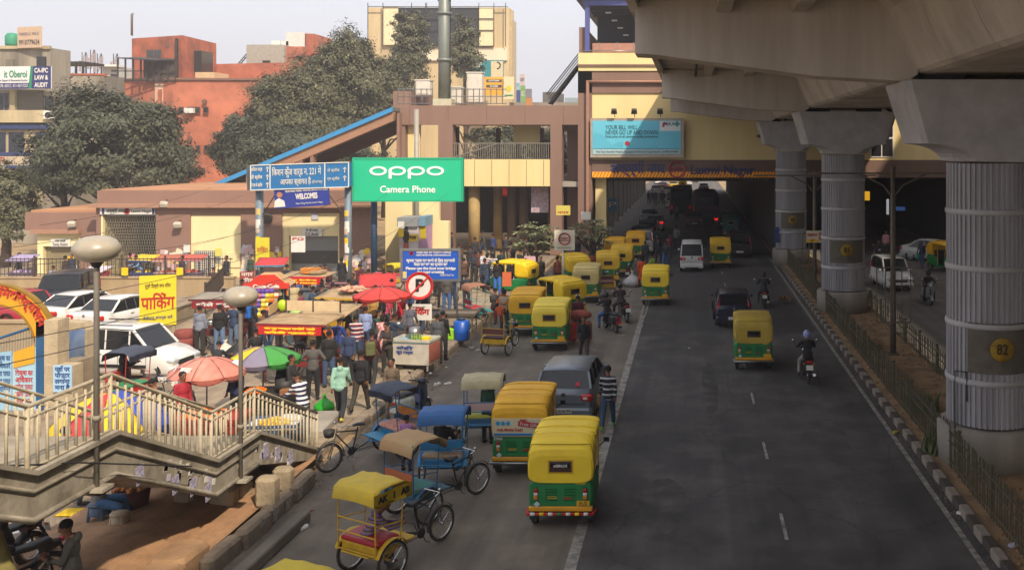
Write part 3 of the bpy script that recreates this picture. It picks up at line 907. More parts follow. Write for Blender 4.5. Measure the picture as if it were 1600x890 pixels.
for k in range(13):
 if 4 <= k <= 8: continue
 lbox('slat', 450.5, 526.5, 370 + 5 * k, 374 + 5 * k, .52, .56, mat('#8d9190', .6, .3, .3, 1), sh)
mb = MB()
z0, z1 = zl(413), zl(393)
for k in range(26):
 xa = xl(450.5) + (xl(526) - xl(450.5)) * k / 26
 mb.box((xa + .1, YL + .53, (z0 + z1) / 2), (.025, .02, (z1 - z0) * 1.05), ry=.45)
 mb.box((xa + .1, YL + .515, (z0 + z1) / 2), (.025, .02, (z1 - z0) * 1.05), ry=-.45)
o = part('grille', mb, STEEL, lb, lo); o['kind'] = 'stuff'
lbox('grille_backing', 450.5, 526.5, 393, 413, .5, .56, mat('#4a4742'))
lbox('room_sign', 471, 503, 357, 369, .04, .12, WHITE)
text(lb, 'D.G. Room', .28, BLACK, xl(487) + lo.x, zl(366), .03, fit=.75)
text(lb, 'डी जी कक्ष', .2, BLACK, xl(487) + lo.x, zl(360), .03, fit=.7)
lbox('notice', 486, 496, 331, 343, .06, .12, mat('#b8bcc8'))
# lattice window in the cream wall and the small hatch
lw_ = lbox('lattice_window', 303, 335, 392, 430, .03, .1, mat('#3a3532'))
mb = MB()
for k in range(10):
 mb.box((xl(304.5 + 3.2 * k), YL + .02, (zl(392) + zl(430)) / 2), (.03, .02, zl(392) - zl(430)))
 mb.box(((xl(303) + xl(335)) / 2, YL + .02, zl(394 + 3.8 * k)), (xl(335) - xl(303), .02, .03))
o = part('lattice', mb, WHITE, lw_); o['kind'] = 'stuff'
lbox('hatch', 352, 374, 395, 418, .05, .13, CRL)
lbox('notice', 338, 346, 393, 411, .05, .13, mat('#c9c9c0'))
# barred gate with name sign
lbox('gate_recess', 160, 243, 333, 434, 3.5, 3.8, VOID)
lbox('gate_jamb', 158, 160.5, 333, 434, .0, 3.5, CRL)
gs = lbox('name_sign', 158, 243, 324.5, 334.5, -.12, -.02, WHITE)
text(gs, 'लक्ष्मी नगर', .3, BLACK, xl(182), zl(329.5), YL - .13, fit=1.0, bold=.004)
text(gs, 'Laxmi Nagar', .26, BLACK, xl(223), zl(329.5), YL - .13, fit=1.15)
part('emblem', MB().lathe([(.17, 0), (.17, .03), (.11, .03), (.11, 0)], 20, axis='Y', c=(xl(200.5), YL - .16, zl(329.5))), RED, gs)
for x in (161.5, 239.5):
 part('side_panel', MB().bb(xl(x), xl(x + 3.4), YL - .135, YL - .12, zl(334), zl(325)), mat('#26306a'), gs)
gt = part('gate', MB().bb(xl(161), xl(243), YL + .2, YL + .26, zl(337), zl(335)), STEEL, lb, lo)
mb = MB()
for k in range(18):
 mb.bb(xl(161), xl(243), YL + .2, YL + .23, zl(338 + 4.6 * k + .6), zl(338 + 4.6 * k))
for k in range(22):
 for j in range(9):
  xa = xl(162 + 3.8 * k + (1.9 if j % 2 else 0))
  mb.bb(xa - .015, xa + .015, YL + .205, YL + .225, zl(338 + 9.2 * (j + 1)), zl(338 + 9.2 * j))
o = part('grid', mb, mat('#8d8878', .5, .5, .3), gt); o['kind'] = 'stuff'
# left wing set back
lwg = empty('pump_room', (xl(80), YL + 1, 0), 0, 'low brown wing at the far left with cream panel and latticed pump room door', 'building')
lwo = -Vector((xl(80), YL + 1, 0))
def wbox(name, x0, x1, yt, yb, d0, d1, m): return part(name, MB().bb(xl(x0), xl(x1), YL + d0, YL + d1, zl(yb), zl(yt)), m, lwg, lwo)
wbox('parapet', 20, 156, 334, 362, 1, 1.5, BRL)
wbox('roof_slab', 20, 156, 331, 337, 1.5, 9, mat('#b0805a', .9, 0, .4, .4))
wbox('cornice', 33, 110, 361, 367, .7, 1, mat('#a17a63', .85, 0, .3))
wbox('brown_wall', 108, 150, 362, 434, 1.0, 1.5, BRL)
wbox('cream_wall', 38, 108, 367, 388, 1.1, 1.5, CRL)
wbox('cream_wall', 38, 47, 388, 434, 1.1, 1.5, CRL)
wbox('door_shutter', 47, 108, 388, 434, 1.4, 1.6, mat('#8d846e', .7, .2, .4, 1))
wbox('room_sign', 61, 92, 376, 388, 1.0, 1.1, WHITE)
text(lwg, 'Pump Room', .26, BLACK, xl(76.5) + lwo.x, zl(384.5), -.02, fit=.85)
text(lwg, 'पम्प कक्ष', .2, BLACK, xl(76.5) + lwo.x, zl(379), -.02, fit=.6)
mb = MB()
for k in range(24):
 mb.box((xl(48 + 2.5 * k), YL + 1.38, (zl(388) + zl(434)) / 2), (.03, .02, 2.1), ry=.35)
 mb.box((xl(48 + 2.5 * k), YL + 1.36, (zl(388) + zl(434)) / 2), (.03, .02, 2.1), ry=-.35)
o = part('lattice', mb, mat('#a89b78', .6, .3), lwg, lwo); o['kind'] = 'stuff'
# wall floodlights
for x, y, r_, lb_ in ((113, 349, 1, 'box floodlight on the brown wing wall above the round lamp'), (278, 350, 1, 'white box floodlight on the brown wall right of the barred gate'), (257, 318, 0, 'curved white wall lamp above the barred gate'), (417, 341, 1, 'dark round wall lamp beside the left blue sign post')):
 p = AT(x, y, YL + (.7 if x < 150 else -.25))
 f = empty('wall_lamp', p, 0, lb_, 'wall lamp')
 part('lamp_housing', MB().bbev((0, -.1, 0), (.42, .3, .3), .05) if x != 417 else MB().lathe([(.3, -.1), (.3, .1), (.2, .16)], 16, axis='Y'), mat('#b9b2a2' if x != 417 else '#3a3632', .6, 0, .3), f, (0, 0, 0), (.4, 0, .2))
 part('arm', MB().tube([(0, .3, .2), (0, 0, .1)], .03, 5), DARKST, f)
# cream stair wall between the shutter building and the hall, with the corner booth
cw = empty('stair_wall', (xl(620), YL + 3, 0), 0, 'cream painted wall below the sloping canopy behind the big green hoarding', 'wall')
cwo = -Vector((xl(620), YL + 3, 0))
part('wall', MB().bb(xl(576), xl(664), YL + 3, YL + 3.4, 0, zl(288)), CRL, cw, cwo)
part('wall', MB().bb(xl(664), xl(680), YL + 3, YL + 3.5, 0, zl(352)), CRL, cw, cwo)
part('drain_pipe', MB().tube([(xl(629), YL + 2.8, 1.0), (xl(629), YL + 2.8, zl(168))], .15, 8), mat('#9c978c', .6, .2, .3), cw, cwo)
bo = empty('ticket_booth', (xl(634), YL + 1.2, 0), 0, 'small corner booth covered in adverts with a figure poster and grey header', 'booth')
boo = -Vector((xl(634), YL + 1.2, 0))
part('body', MB().bb(xl(614), xl(644), YL + 1.2, YL + 2.8, WALK, zl(356)), mat('#b9b2b8', .7, 0, .3), bo, boo)
part('header', MB().bb(xl(612), xl(645), YL + 1.0, YL + 2.9, zl(356), zl(342)), mat('#8a8f92', .6, .1, .3), bo, boo)
part('side_header', MB().bb(xl(645), xl(655), YL + 1.3, YL + 2.9, zl(356), zl(341)), mat('#6a90a8', .6, 0, .3), bo, boo)
part('side_panel', MB().bb(xl(644), xl(655), YL + 1.5, YL + 2.8, WALK, zl(356)), mat('#b08cb0', .7, 0, .5, 3), bo, boo)
part('yellow_panel', MB().bb(xl(645), xl(654.5), YL + 1.47, YL + 1.5, zl(377), zl(357)), mat('#b8a418', .7, 0, .3), bo, boo)
part('yellow_panel', MB().bb(xl(629), xl(643), YL + 1.17, YL + 1.2, zl(380), zl(369)), YEL, bo, boo)
text(bo, '₹68', .25, BLACK, xl(636) + boo.x, zl(374), -.05, bold=.008)
part('poster_figure', MB(True).ball((xl(625), YL + 1.15, zl(372)), (.2, .03, .42), 10, 8).ball((xl(625.5), YL + 1.15, zl(359.5)), (.1, .03, .14), 8, 6), mat('#28251f'), bo, boo)
part('poster_legs', MB().bb(xl(621), xl(625), YL + 1.14, YL + 1.18, zl(401), zl(382)).bb(xl(626), xl(629), YL + 1.14, YL + 1.18, zl(401), zl(382)), mat('#a8552c'), bo, boo)
part('white_notice', MB().bb(xl(614), xl(624), YL + .9, YL + .96, zl(359), zl(348)), WHITE, bo, boo)
part('yellow_notice', MB().bb(xl(614.5), xl(623), YL + .9, YL + .96, zl(372), zl(360)), YEL, bo, boo)
# torn bills on walls
def bills(x0, x1, y0, y1, Y, n, label):
 b = empty('wall_bills', AT((x0 + x1) / 2, y1, Y), 0, label, 'posters')
 cols = [WHITE, WHITE, mat('#d8d0b0'), YEL, mat('#b8bcc8'), mat('#c0a0a0')]
 for k in range(n):
  p = AT(rnd.uniform(x0, x1), rnd.uniform(y0, y1), Y)
  s_ = rnd.uniform(.1, .38)
  part('bill', MB().prism([(-s_ / 2, 0), (s_ * .4, -s_ * .1), (s_ / 2, s_), (-s_ * .3, s_ * 1.1)], 0, .012), cols[rnd.randrange(6)], b, p - b.location + Vector((0, -k * .0008, 0)), (0, rnd.uniform(-.2, .2), 0))
bills(378, 396, 392, 425, YL - .02, 26, 'torn white and yellow bills on the brown wall behind the left blue post')
bills(532, 578, 395, 425, YL - .02, 40, 'torn white bills on the brown wall left of the booth')
bills(247, 290, 394, 425, YL - .02, 28, 'torn bills on the brown wall between barred gate and cream wall')
bills(421, 438, 393, 420, YL - .02, 14, 'torn bills on the narrow brown wall left of the grey shutter')
# ================================================================= BACKGROUND BUILDINGS
def bld(label, x0, x1, yt, Y, depth, m, zb=0.0, cat='building', name='building'):
 a, b_ = AT(x0, yt, Y), AT(x1, yt, Y)
 r = empty(name, ((a.x + b_.x) / 2, Y, 0), 0, label, cat)
 r['_o'] = 1
 del r['_o']
 part('wall', MB().bb(a.x, b_.x, Y, Y + depth, zb, a.z), m, r, -r.location)
 return r
def bpart(r, name, x0, x1, yt, yb, Y, d0, d1, m, parent=None):
 a, b_ = AT(x0, yt, Y), AT(x1, yb, Y)
 mb = MB().bb(a.x, b_.x, Y + d0, Y + d1, b_.z, a.z)
 return part(name, mb, m, parent or r, -r.location if parent is None else (0, 0, 0))
def bwin(r, x0, x1, yt, yb, Y, fm=None, gm=None, cols=1):
 f = bpart(r, 'window', x0, x1, yt, yb, Y, -.06, .02, fm or mat('#8a7f70'))
 w = (x1 - x0) / cols
 b = min(1.2, w * .15)
 for k in range(cols):
  bpart(r, 'pane', x0 + w * k + b * .6, x0 + w * (k + 1) - b * .6, yt + b * .8, yb - b * .8, Y, -.08, -.03, gm or glass('#22262a'), f)
 return f
BRICK = mat('#b26244', .9, 0, .85, .55, .4, 30, dirtc='#6a3c2c')
BRICK2 = mat('#bb7054', .9, 0, .85, .4, .4, 30, dirtc='#7c4836')
GRUNGE = mat('#a39a88', .9, 0, .8, .35, .2, 8, dirtc='#3f3a33', streak=True)
CREAMG = mat('#b9aa86', .9, 0, .6, .5, .2, 8, dirtc='#6a5f4a', streak=True)
# left office block (faces slightly)
Y = 76
b1 = bld('pale weathered office block at the far left with white and navy law office banner', -60, 84, 140, Y, 3.4, GRUNGE)
bpart(b1, 'upper_block', -60, 72, 74, 141, Y, .5, 3, GRUNGE)
bpart(b1, 'parapet', -60, 73, 71, 76, Y, .3, .6, CREAMG)
bpart(b1, 'door', 53, 66, 88, 108, Y, .3, .55, glass('#2a2a2a'))
bpart(b1, 'shutter', 4, 16, 92, 104, Y, .35, .55, mat('#6f6a5c'))
bpart(b1, 'recess', 28, 68, 141, 173, Y, -.05, .02, mat('#5f594e'))
bpart(b1, 'door', 71, 84, 151, 176, Y, -.08, -.0, glass('#262626'))
bwin(b1, 0, 14, 145, 173, Y, mat('#8a8680'), cols=2)
bpart(b1, 'column', 19, 27, 141, 173, Y, -.3, .1, CREAMG)
bpart(b1, 'balcony', -60, 90, 173, 192, Y, -1.2, .0, CREAMG)
bpart(b1, 'blue_band', -60, 90, 195, 202, Y, -1.0, .0, mat('#2b3a66'))
bpart(b1, 'lower_storey', -60, 88, 203, 242, Y, -.6, .0, CREAMG)
for a, c in ((-14, 9), (14, 37), (56, 80)):
 bwin(b1, a, c, 207, 239, Y - .6, mat('#2c3a70'), glass('#222a33'))
bpart(b1, 'blue_band', -60, 88, 238, 243, Y, -1.0, -.6, mat('#2b3a66'))
bpart(b1, 'shop_sign', -60, 74, 244, 258, Y, -1.1, -.6, mat('#b8a890', .8, 0, .4))
text(b1, 'TY LTD.', .5, RED, AT(10, 249, Y).x - b1.location.x, AT(10, 249, Y).z, -1.13, bold=.01, fit=1.6)
bpart(b1, 'blue_band', -60, 88, 258, 262, Y, -1.15, -.6, mat('#2b3a66'))
bpart(b1, 'column', 22, 31, 262, 320, Y, -.9, -.3, CREAMG)
bpart(b1, 'column', 64, 70, 262, 320, Y, -.9, -.3, CREAMG)
t = empty('water_tank', AT(19, 72, Y + 2), 0, 'green plastic water tank on the roof behind the phone number board', 'water tank')
part('tank', MB().lathe([(.45, 0), (.5, .1), (.5, .75), (.35, 1.0), (.15, 1.05)], 16), mat('#2f8a68', .6), t)
ac = empty('air_conditioner', AT(77, 187, Y - 1.3), 0, 'white air conditioner unit on the balcony edge of the left office block', 'air conditioner')
part('housing', MB().bbev((0, 0, .35), (.8, .3, .65), .03), WHITE, ac); part('fan_grille', MB().lathe([(.24, 0), (.24, .03)], 14, axis='Y', c=(0, -.18, .35)), DARKST, ac)
def board(name, label, x0, x1, y0l, y1l, Y, rz, m, cat='sign', th=.1, frame=None):
 """board whose left edge is at (x0, y0l..y1l px) and right edge at x1; yawed by rz"""
 c = AT((x0 + x1) / 2, (y0l + y1l) / 2, Y)
 r = empty(name, c, rz, label, cat)
 w = (x1 - x0) * Y / F / math.cos(rz); h = (y1l - y0l) * Y / F
 part('panel', MB().box((0, 0, 0), (w, th, h)), m, r)
 if frame:
  for s_ in (-1, 1):
   part('frame', MB().box((s_ * w / 2, 0, 0), (.09, th + .06, h + .09)), frame, r)
   part('frame', MB().box((0, 0, s_ * h / 2), (w, th + .055, .09)), frame, r)
 return r, w, h
r, w, h = board('phone_number_board', 'beige rooftop board lettered FURNISHED A.C NON A.C with phone number 9910779624', 24, 69, 42, 75, Y, -.25, mat('#c4aa90', .8, 0, .3))
text(r, 'FURNISHED A.C  NON A.C', .34, mat('#6a5a70', .8), 0, .25, -.06, fit=w * .85)
text(r, '9910779624', .55, mat('#3a3238', .8), 0, -.42, -.06, bold=.008, fit=w * .86)
r, w, h = board('law_banner', 'wide white green and navy banner reading it Oberoi and CA-IPC LAW & AUDIT', -30, 85, 104, 139, Y - 1.4, -.12, mat('#d5d8d6', .7, 0, .1))
part('navy_panel', MB().box((w * .35, -.06, 0), (w * .3, .02, h)), mat('#272c66', .7, 0, .1), r)
part('navy_strip', MB().box((-.15 * w, -.058, -h * .37), (w * .7, .015, h * .26)), mat('#272c66', .7, 0, .1), r)
part('green_slash', MB().prism([(w * .17, -h / 2), (w * .215, -h / 2), (w * .24, h / 2), (w * .205, h / 2)], -.08, -.055), mat('#12805a', .7, 0, .1), r)
text(r, 'it Oberoi', .75, mat('#12805a', .7, 0, 0), -.02 * w, .25, -.07, bold=.015, fit=w * .34)
text(r, 'Law Expert & Renowned Author', .24, mat('#2a2a50'), -.06 * w, -.22, -.07, fit=w * .44)
text(r, '678, ADCC. 011-45717223', .36, WHITE, -.05 * w, -h * .37, -.07, fit=w * .42)
for s_, z, ft in (('CA-IPC', .52, .2), ('LAW &', -.03, .2), ('AUDIT', -.6, .2)):
 text(r, s_, .5, WHITE, w * .36, z, -.08, bold=.015, fit=w * ft)
# grungy building and its roof shed
b2 = bld('mould stained flat roofed building right of the law banner', 84, 162, 118, 82, 3, GRUNGE)
bwin(b2, 99, 143, 139, 160, 82, mat('#5c6258'), glass('#4a5650'), cols=4)
bpart(b2, 'window', 150, 158, 152, 158, 82, -.05, .02, BLACK)
bpart(b2, 'parapet', 84, 163, 115, 119, 82, 0, .4, BRICK)
sh_ = empty('roof_shed', AT(100, 118, 83), 0, 'dark steel roof shed with thin posts on the mould stained building', 'shed')
p0 = AT(72, 97, 83); p1 = AT(130, 100, 83)
part('roof', MB().bb(p0.x, p1.x, 83, 86, p0.z - .15, p0.z + .05), DARKST, sh_, -sh_.location)
for x in (73, 84, 94, 105, 118, 129):
 q = AT(x, 118, 83)
 part('post', MB().bb(q.x - .07, q.x + .07, 83, 83.15, q.z, p0.z - .15), DARKST, sh_, -sh_.location)
# far little white house and lattice masts
b3 = bld('small white house seen between the masts and the red brick building', 160, 186, 104, 130, 12, mat('#b5b2a8', .9, 0, .4))
bwin(b3, 174, 183, 109, 113, 130); bpart(b3, 'roof_slab', 158, 188, 102, 105, 130, -1, 1, WHITE)
bpart(b3, 'window', 173, 185, 116, 124, 130, -.05, .02, BLACK)
for x, yt, lb_ in ((131, 82, 'leftmost thin telecom mast above the mould stained roof'), (144, 78, 'squared telecom mast with box antenna above the roofs'), (155, 84, 'rightmost of the telecom mast cluster above the roofs'), (180, 84, 'telecom mast just left of the red brick building')):
 q = AT(x, 125, 140); tp = AT(x, yt, 140)
 a = empty('telecom_mast', (q.x, 140, 0), 0, lb_, 'mast', 'telecom masts')
 for dx, dy in ((-.35, 0), (.35, 0), (0, .6)):
  part('leg', MB().tube([(dx, dy, 0), (dx * .7, dy, tp.z)], .07, 4), DARKST, a)
 for k in range(9):
  z = tp.z * (.3 + .08 * k)
  part('brace', MB().tube([(-.32, 0, z), (.32, 0, z + tp.z * .06)], .04, 4), DARKST, a)
 for k in range(3):
  part('antenna', MB().bbev((.55 - .5 * k, -.2, tp.z - 1.2 - .4 * k), (.25, .18, 1.6), .03), mat('#9c8c8c'), a)
# red brick building: corner block on a larger mass
def plan(name, pts, z0, z1, m, r):
 return part(name, MB().prism([(p[0], p[1]) for p in pts], z0, z1, 'Z'), m, r, -r.location)
rb = empty('brick_building', (AT(300, 200, 96).x, 96, 0), 0, 'large red brick building with a raised corner block and dark roof cage', 'building')
def PX(x, Y): return (AT(x, 0, Y).x, Y)
zt = AT(0, 125, 96).z
plan('wall', [PX(165, 98), PX(270, 96), PX(452, 97), PX(452, 112), PX(165, 112)], 0, zt, BRICK2, rb)
plan('coping', [PX(164, 97.8), PX(270, 95.8), PX(453, 96.8), PX(453, 97.5), PX(270, 96.5), PX(164, 98.5)], zt, zt + .2, mat('#7c5a48'), rb)
zc = AT(0, 57, 99).z
plan('corner_block', [PX(206, 101), PX(285, 98), PX(338, 106), PX(338, 112), PX(206, 112)], zt, zc, BRICK, rb)
plan('side_block', [PX(338, 106), PX(450, 104), PX(450, 112), PX(338, 112)], zt, AT(0, 99, 105).z, BRICK2, rb)
bpart(rb, 'plaster_strip', 243, 268, 128, 172, 96.4, -.12, .3, mat('#c9ab94', .9, 0, .5))
bpart(rb, 'pipe', 249, 254, 140, 172, 96.4, -.3, -.1, BRICK)
bpart(rb, 'window', 259, 268, 168, 186, 96.4, -.15, .1, glass('#2f2a28'))
bwin(rb, 229, 252, 78, 90, 99.2, mat('#5a4a40'), glass('#3a3a3c'), 2)
bpart(rb, 'window', 306, 318, 80, 113, 101, -.4, 2, glass('#2c2e30'))
bpart(rb, 'drain_pipe', 274, 277, 60, 124, 98, -.1, .3, DARKST)
bpart(rb, 'plaster_box', 305, 335, 113, 125, 97.5, 0, 3, mat('#c4a880'))
for a, c, d, e in ((279, 287, 167, 177), (292, 313, 167, 177), (318, 326, 167, 177), (293, 300, 227, 236), (306, 313, 227, 236), (319, 327, 227, 236)):
 bwin(rb, a, c, d, e, 96, mat('#7a4a38'))
for x, y in ((264, 71), (320, 159), (297, 217)):
 q = AT(x, y, 96 if y > 100 else 98.9)
 part('round_vent', MB().lathe([(.24, -.15), (.24, .0), (.15, .0), (.15, -.12)], 12, axis='Y'), mat('#6a4a3c'), rb, q - rb.location)
ac = empty('air_conditioner', AT(296, 177, 95.6), 0, 'white window air conditioner on the red brick wall', 'air conditioner')
part('housing', MB().bbev((0, 0, .25), (.9, .5, .5), .03), WHITE, ac)
fl = empty('flue', AT(206, 56, 100.5), 0, 'tall thin pipe standing above the left corner of the brick block', 'pipe')
part('pipe', MB().tube([(0, 0, 0), (0, 0, 2.2), (.12, 0, 2.4)], .12, 8), STEEL, fl)
cg = empty('roof_cage', AT(228, 126, 95.8), 0, 'dark brown steel cage with mesh on the terrace of the brick building', 'cage')
def CG(x, y, Y=95.8): return AT(x, y, Y) - cg.location
part('roof', MB().loft([[CG(183, 90), CG(222, 89.5, 97.5), CG(275, 92), CG(235, 93, 94.5)], [CG(183, 91.5), CG(222, 91, 97.5), CG(275, 94), CG(235, 95, 94.5)]], smooth=False), DARKST, cg)
for x in (184, 196, 208, 220, 230, 240, 250, 262, 274):
 part('post', MB().box(CG(x, 109) , (.14, .1, 2.3)), DARKST, cg)
part('mesh_panel', MB().bb(CG(222, 0).x, CG(274, 0).x, .25, .3, CG(0, 127).z, CG(0, 94).z), mat('#4c3c34', .9), cg)
for z in (112, 127):
 part('rail', MB().bb(CG(184, 0).x, CG(274, 0).x, -.05, .05, CG(0, z).z, CG(0, z - 1.5).z), DARKST, cg)
# grey and brick building behind the trees
b5 = bld('grey plastered building with small square window and white roof blocks behind the trees', 385, 444, 70, 118, 14, mat('#a39c90', .9, 0, .5))
bwin(b5, 410, 423, 94, 106, 118)
bpart(b5, 'brick_wing', 442, 470, 72, 200, 118, .6, 14, BRICK2)
bpart(b5, 'roof_block', 436, 467, 48, 72, 118, 2, 8, mat('#d0ccc4', .9, 0, .3)); bpart(b5, 'roof_block', 466, 481, 50, 85, 118, 2, 8, BRICK)
bpart(b5, 'roof_tank', 413, 427, 61, 71, 118, 2, 5, WHITE); bpart(b5, 'roof_tank', 428, 440, 62, 71, 118, 2, 5, WHITE)
b6 = bld('narrow white house with outside steel ladder left of the grey plastered building', 388, 400, 72, 124, 8, mat('#c9c3b6', .9, 0, .4))
ld = empty('roof_ladder', AT(372, 100, 122), 0, 'dark slanted steel ladder against the sky by the narrow white house', 'ladder')
for d in (0, .6):
 part('stringer', MB().tube([(0, d, 0), (1.6, d, 1.9)], .07, 4), DARKST, ld)
for k in range(6): part('tread', MB().box((.15 + .28 * k, .3, .15 + .33 * k), (.25, .6, .04)), DARKST, ld)
# tall yellowed block with black billboard frame
Yb = 140
b7 = bld('tall yellowed concrete block carrying a huge black empty billboard frame', 575, 795, 12, Yb, 4, mat('#c9b488', .9, 0, .7, .25, dirtc='#8a7a60', streak=True))
bpart(b7, 'side_face', 794, 799, 30, 160, Yb, .5, 4, mat('#b8a684', .9, 0, .5))
bpart(b7, 'white_panel', 601, 624, 12, 71, Yb, -.6, -.1, mat('#e0d3a8', .8, 0, .3)); bpart(b7, 'white_panel', 750, 772, 14, 73, Yb, -.6, -.1, mat('#e0d3a8', .8, 0, .3))
bpart(b7, 'dark_mesh', 624, 749, 13, 72, Yb, -.5, -.2, mat('#262a30', .9, 0, .4, .6))
bpart(b7, 'dark_mesh', 690, 749, 49, 72, Yb, -.56, -.5, mat('#5a5648', .9, 0, .4, .6))
bpart(b7, 'white_sheet', 660, 793, 76, 95, Yb, -.4, -.0, mat('#d8d0b8', .8, 0, .5, .3, dirtc='#b88a40', streak=True))
for x in (577, 600.5, 645, 666.5, 668.5, 700, 749.5, 773, 791):
 bpart(b7, 'frame_post', x, x + .8, 6, 74, Yb, -.8, -.65, BLACK)
for y in (11.5, 30, 48, 72.5):
 bpart(b7, 'frame_bar', 577, 795, y, y + .8, Yb, -.82, -.66, BLACK) if y in (11.5,) else bpart(b7, 'frame_bar', 624, 773, y, y + .8, Yb, -.82, -.66, BLACK)
r, w, h = board('tax_billboard', 'teal billboard reading TAXES with a blank faced portrait panel', 718, 787, 94, 120, Yb - 5, 0, mat('#1f7f86', .7, 0, .1))
text(r, 'TAXES', .95, mat('#d8c9a8'), -w * .2, .45, -.07, bold=.03, fit=w * .42)
text(r, 'TRANGE', .7, mat('#d8a878'), -w * .18, -.7, -.07, bold=.02, fit=w * .4)
part('portrait_panel', MB().box((w * .35, -.07, -.1), (w * .27, .04, h * .95)), mat('#c9bd98'), r)
part('portrait_hair', MB().lathe([(.55, 0), (.55, .03), (.4, .03), (.4, 0)], 16, axis='Y', c=(w * .35, -.12, .4), a0=0, a1=PI), mat('#3a2c22'), r)
r, w, h = board('yellow_billboard', 'orange yellow billboard with two dark rounded text strips', 757, 787, 121, 149, Yb - 6, 0, mat('#d9a018', .7, 0, .1))
for z, s_ in ((.75, 'GOTTAMM'), (-.0, 'CLASSES')):
 part('dark_strip', MB().box((0, -.06, z), (w * .8, .02, .38)), mat('#3a342c'), r); text(r, s_, .3, WHITE, 0, z, -.08, bold=.01)
r, w, h = board('cream_billboard', 'cream poster board with yellow oval and green line right of the orange one', 787, 803, 120, 155, Yb - 6.4, 0, mat('#d0c8a0', .7, 0, .1))
part('yellow_oval', MB().lathe([(.4, 0), (.4, .02)], 14, axis='Y', c=(0, -.08, -.1)), YEL, r); part('green_line', MB().box((0, -.06, -1.05), (w * .8, .02, .2)), GRN, r)
for x0, x1, y0, y1, Y_, c, lb_, tx in ((812, 820, 116, 134, 150, '#c8b8b8', 'small white and red rooftop board highest in the cluster', 'G-97'), (804, 812, 130, 147, 148, '#7ab0c8', 'pale blue board below the cream poster board', 'COM'), (805, 813, 141, 160, 146, '#3a4a90', 'navy board lowest in the rooftop sign cluster', ''), (813, 821, 134, 160, 152, '#7aa860', 'green and white board in the rooftop sign cluster', 'SSC'), (821, 831, 139, 153, 156, '#7c7a88', 'grey board left of the steel stair', ''), (821, 832, 153, 166, 155, '#c08048', 'orange brown board under the grey one', ''), (771, 784, 152, 163, 150, '#c04a80', 'pink and white board behind the station parapet', 'CA')):
 r, w, h = board('rooftop_board', lb_, x0, x1, y0, y1, Y_, -.1, mat(c, .7, 0, .3, 1))
 if tx: text(r, tx, h * .4, WHITE if c != '#c8b8b8' else BLACK, 0, 0, -.07, bold=.02, fit=w * .7)
b8 = bld('row of distant shop buildings hung with boards beyond the station parapet', 790, 905, 160, 160, 30, mat('#8f8474', .9, 0, .6, .3))
bpart(b8, 'roof_room', 845, 870, 143, 161, 160, 2, 9, mat('#5a5650')); bpart(b8, 'roof_room', 880, 905, 152, 161, 160, 2, 9, mat('#8a9aa0'))
# rooftop gear on the hall roof
def roof_box(x0, x1, yt, yb, d, label, m, name='equipment_cabinet'):
 a, b_ = AT(x0, yt, YS + d), AT(x1, yb, YS + d)
 e = empty(name, ((a.x + b_.x) / 2, YS + d, b_.z), 0, label, 'cabinet')
 w, h = b_.x - a.x, a.z - b_.z
 part('housing', MB().bbev((0, .4, h / 2), (w, .8, h), .04), m, e)
 part('lid', MB().box((0, .4, h + .03), (w + .1, .9, .07)), WHITE, e)
 part('door_panel', MB().box((0, -.015, h * .5), (w * .8, .03, h * .8)), m, e)
CWH = mat('#d0c9bb', .7, 0, .3)
roof_box(649, 672, 126, 149, 1, 'white equipment cabinet on the hall roof left of the steel tower pole', CWH)
roof_box(704, 720, 137, 163, 1.5, 'grey white cabinet on the hall roof right of the tower pole', CWH)
roof_box(729, 753, 114, 160, 2, 'tall white tank cabinet on the hall roof', CWH)
rr_ = empty('roof_railing', AT(622, 163, YS + .3), 0, 'thin steel railing along the hall roof edge', 'railing')
for a_, c_ in ((622, 676), (704, 792)):
 for z in (0.0, .5, 1.0):
  q0, q1 = AT(a_, 163, YS + .3) - rr_.location, AT(c_, 163, YS + .3) - rr_.location
  part('rail', MB().tube([q0 + Vector((0, 0, z + .05)), q1 + Vector((0, 0, z + .05))], .03, 4), STEEL, rr_)
 x = a_
 while x <= c_:
  q0 = AT(x, 163, YS + .3) - rr_.location
  part('post', MB().tube([q0, q0 + Vector((0, 0, 1.1))], .03, 4), STEEL, rr_); x += 9
tp = empty('tower_pole', AT(694, 165, YS + .8), 0, 'thick grey steel telecom pole rising from the hall roof', 'pole')
part('pole', MB().lathe([(.42, 0), (.4, 4), (.37, 12)], 16), mat('#7a8078', .5, .4, .3, 1), tp)
part('base_block', MB().box((0, 0, .2), (1.3, 1.2, .5)), mat('#b8b49a'), tp)
for z in (3.2, 6.5): part('flange', MB().lathe([(.4, z - .12), (.52, z - .08), (.52, z + .08), (.4, z + .12)], 16), mat('#7a8078', .5, .4, .3, 1), tp)
for s_ in (-1, 1): part('bracket', MB().tube([(0, 0, 6.9), (s_ * 1.1, 0, 8.3)], .05, 4), DARKST, tp)
part('cable', MB().tube([(.45, -.1, 0), (.46, -.1, 9)], .04, 4), BLACK, tp)
# ---- unseen block added beside the right carriageway to shade it
b9 = empty('roadside_building', (24, 10, 0), 0, 'unseen plain grey block added beyond the right carriageway to shade it', 'building')
part('wall', MB().bb(21.5, 34, -30, 58, 0, 20), GRUNGE, b9, -b9.location)
# far shops seen beneath the viaduct on the right
b10 = empty('roadside_building', (24, 100, 0), 0, 'dim shop fronts with lit signs seen beyond the right carriageway', 'building')
part('wall', MB().bb(19.8, 30, 60, 66.5, 0, 11), GRUNGE, b10, -b10.location)
part('wall', MB().bb(9, 60, 240, 260, 0, 12), GRUNGE, b10, -b10.location)
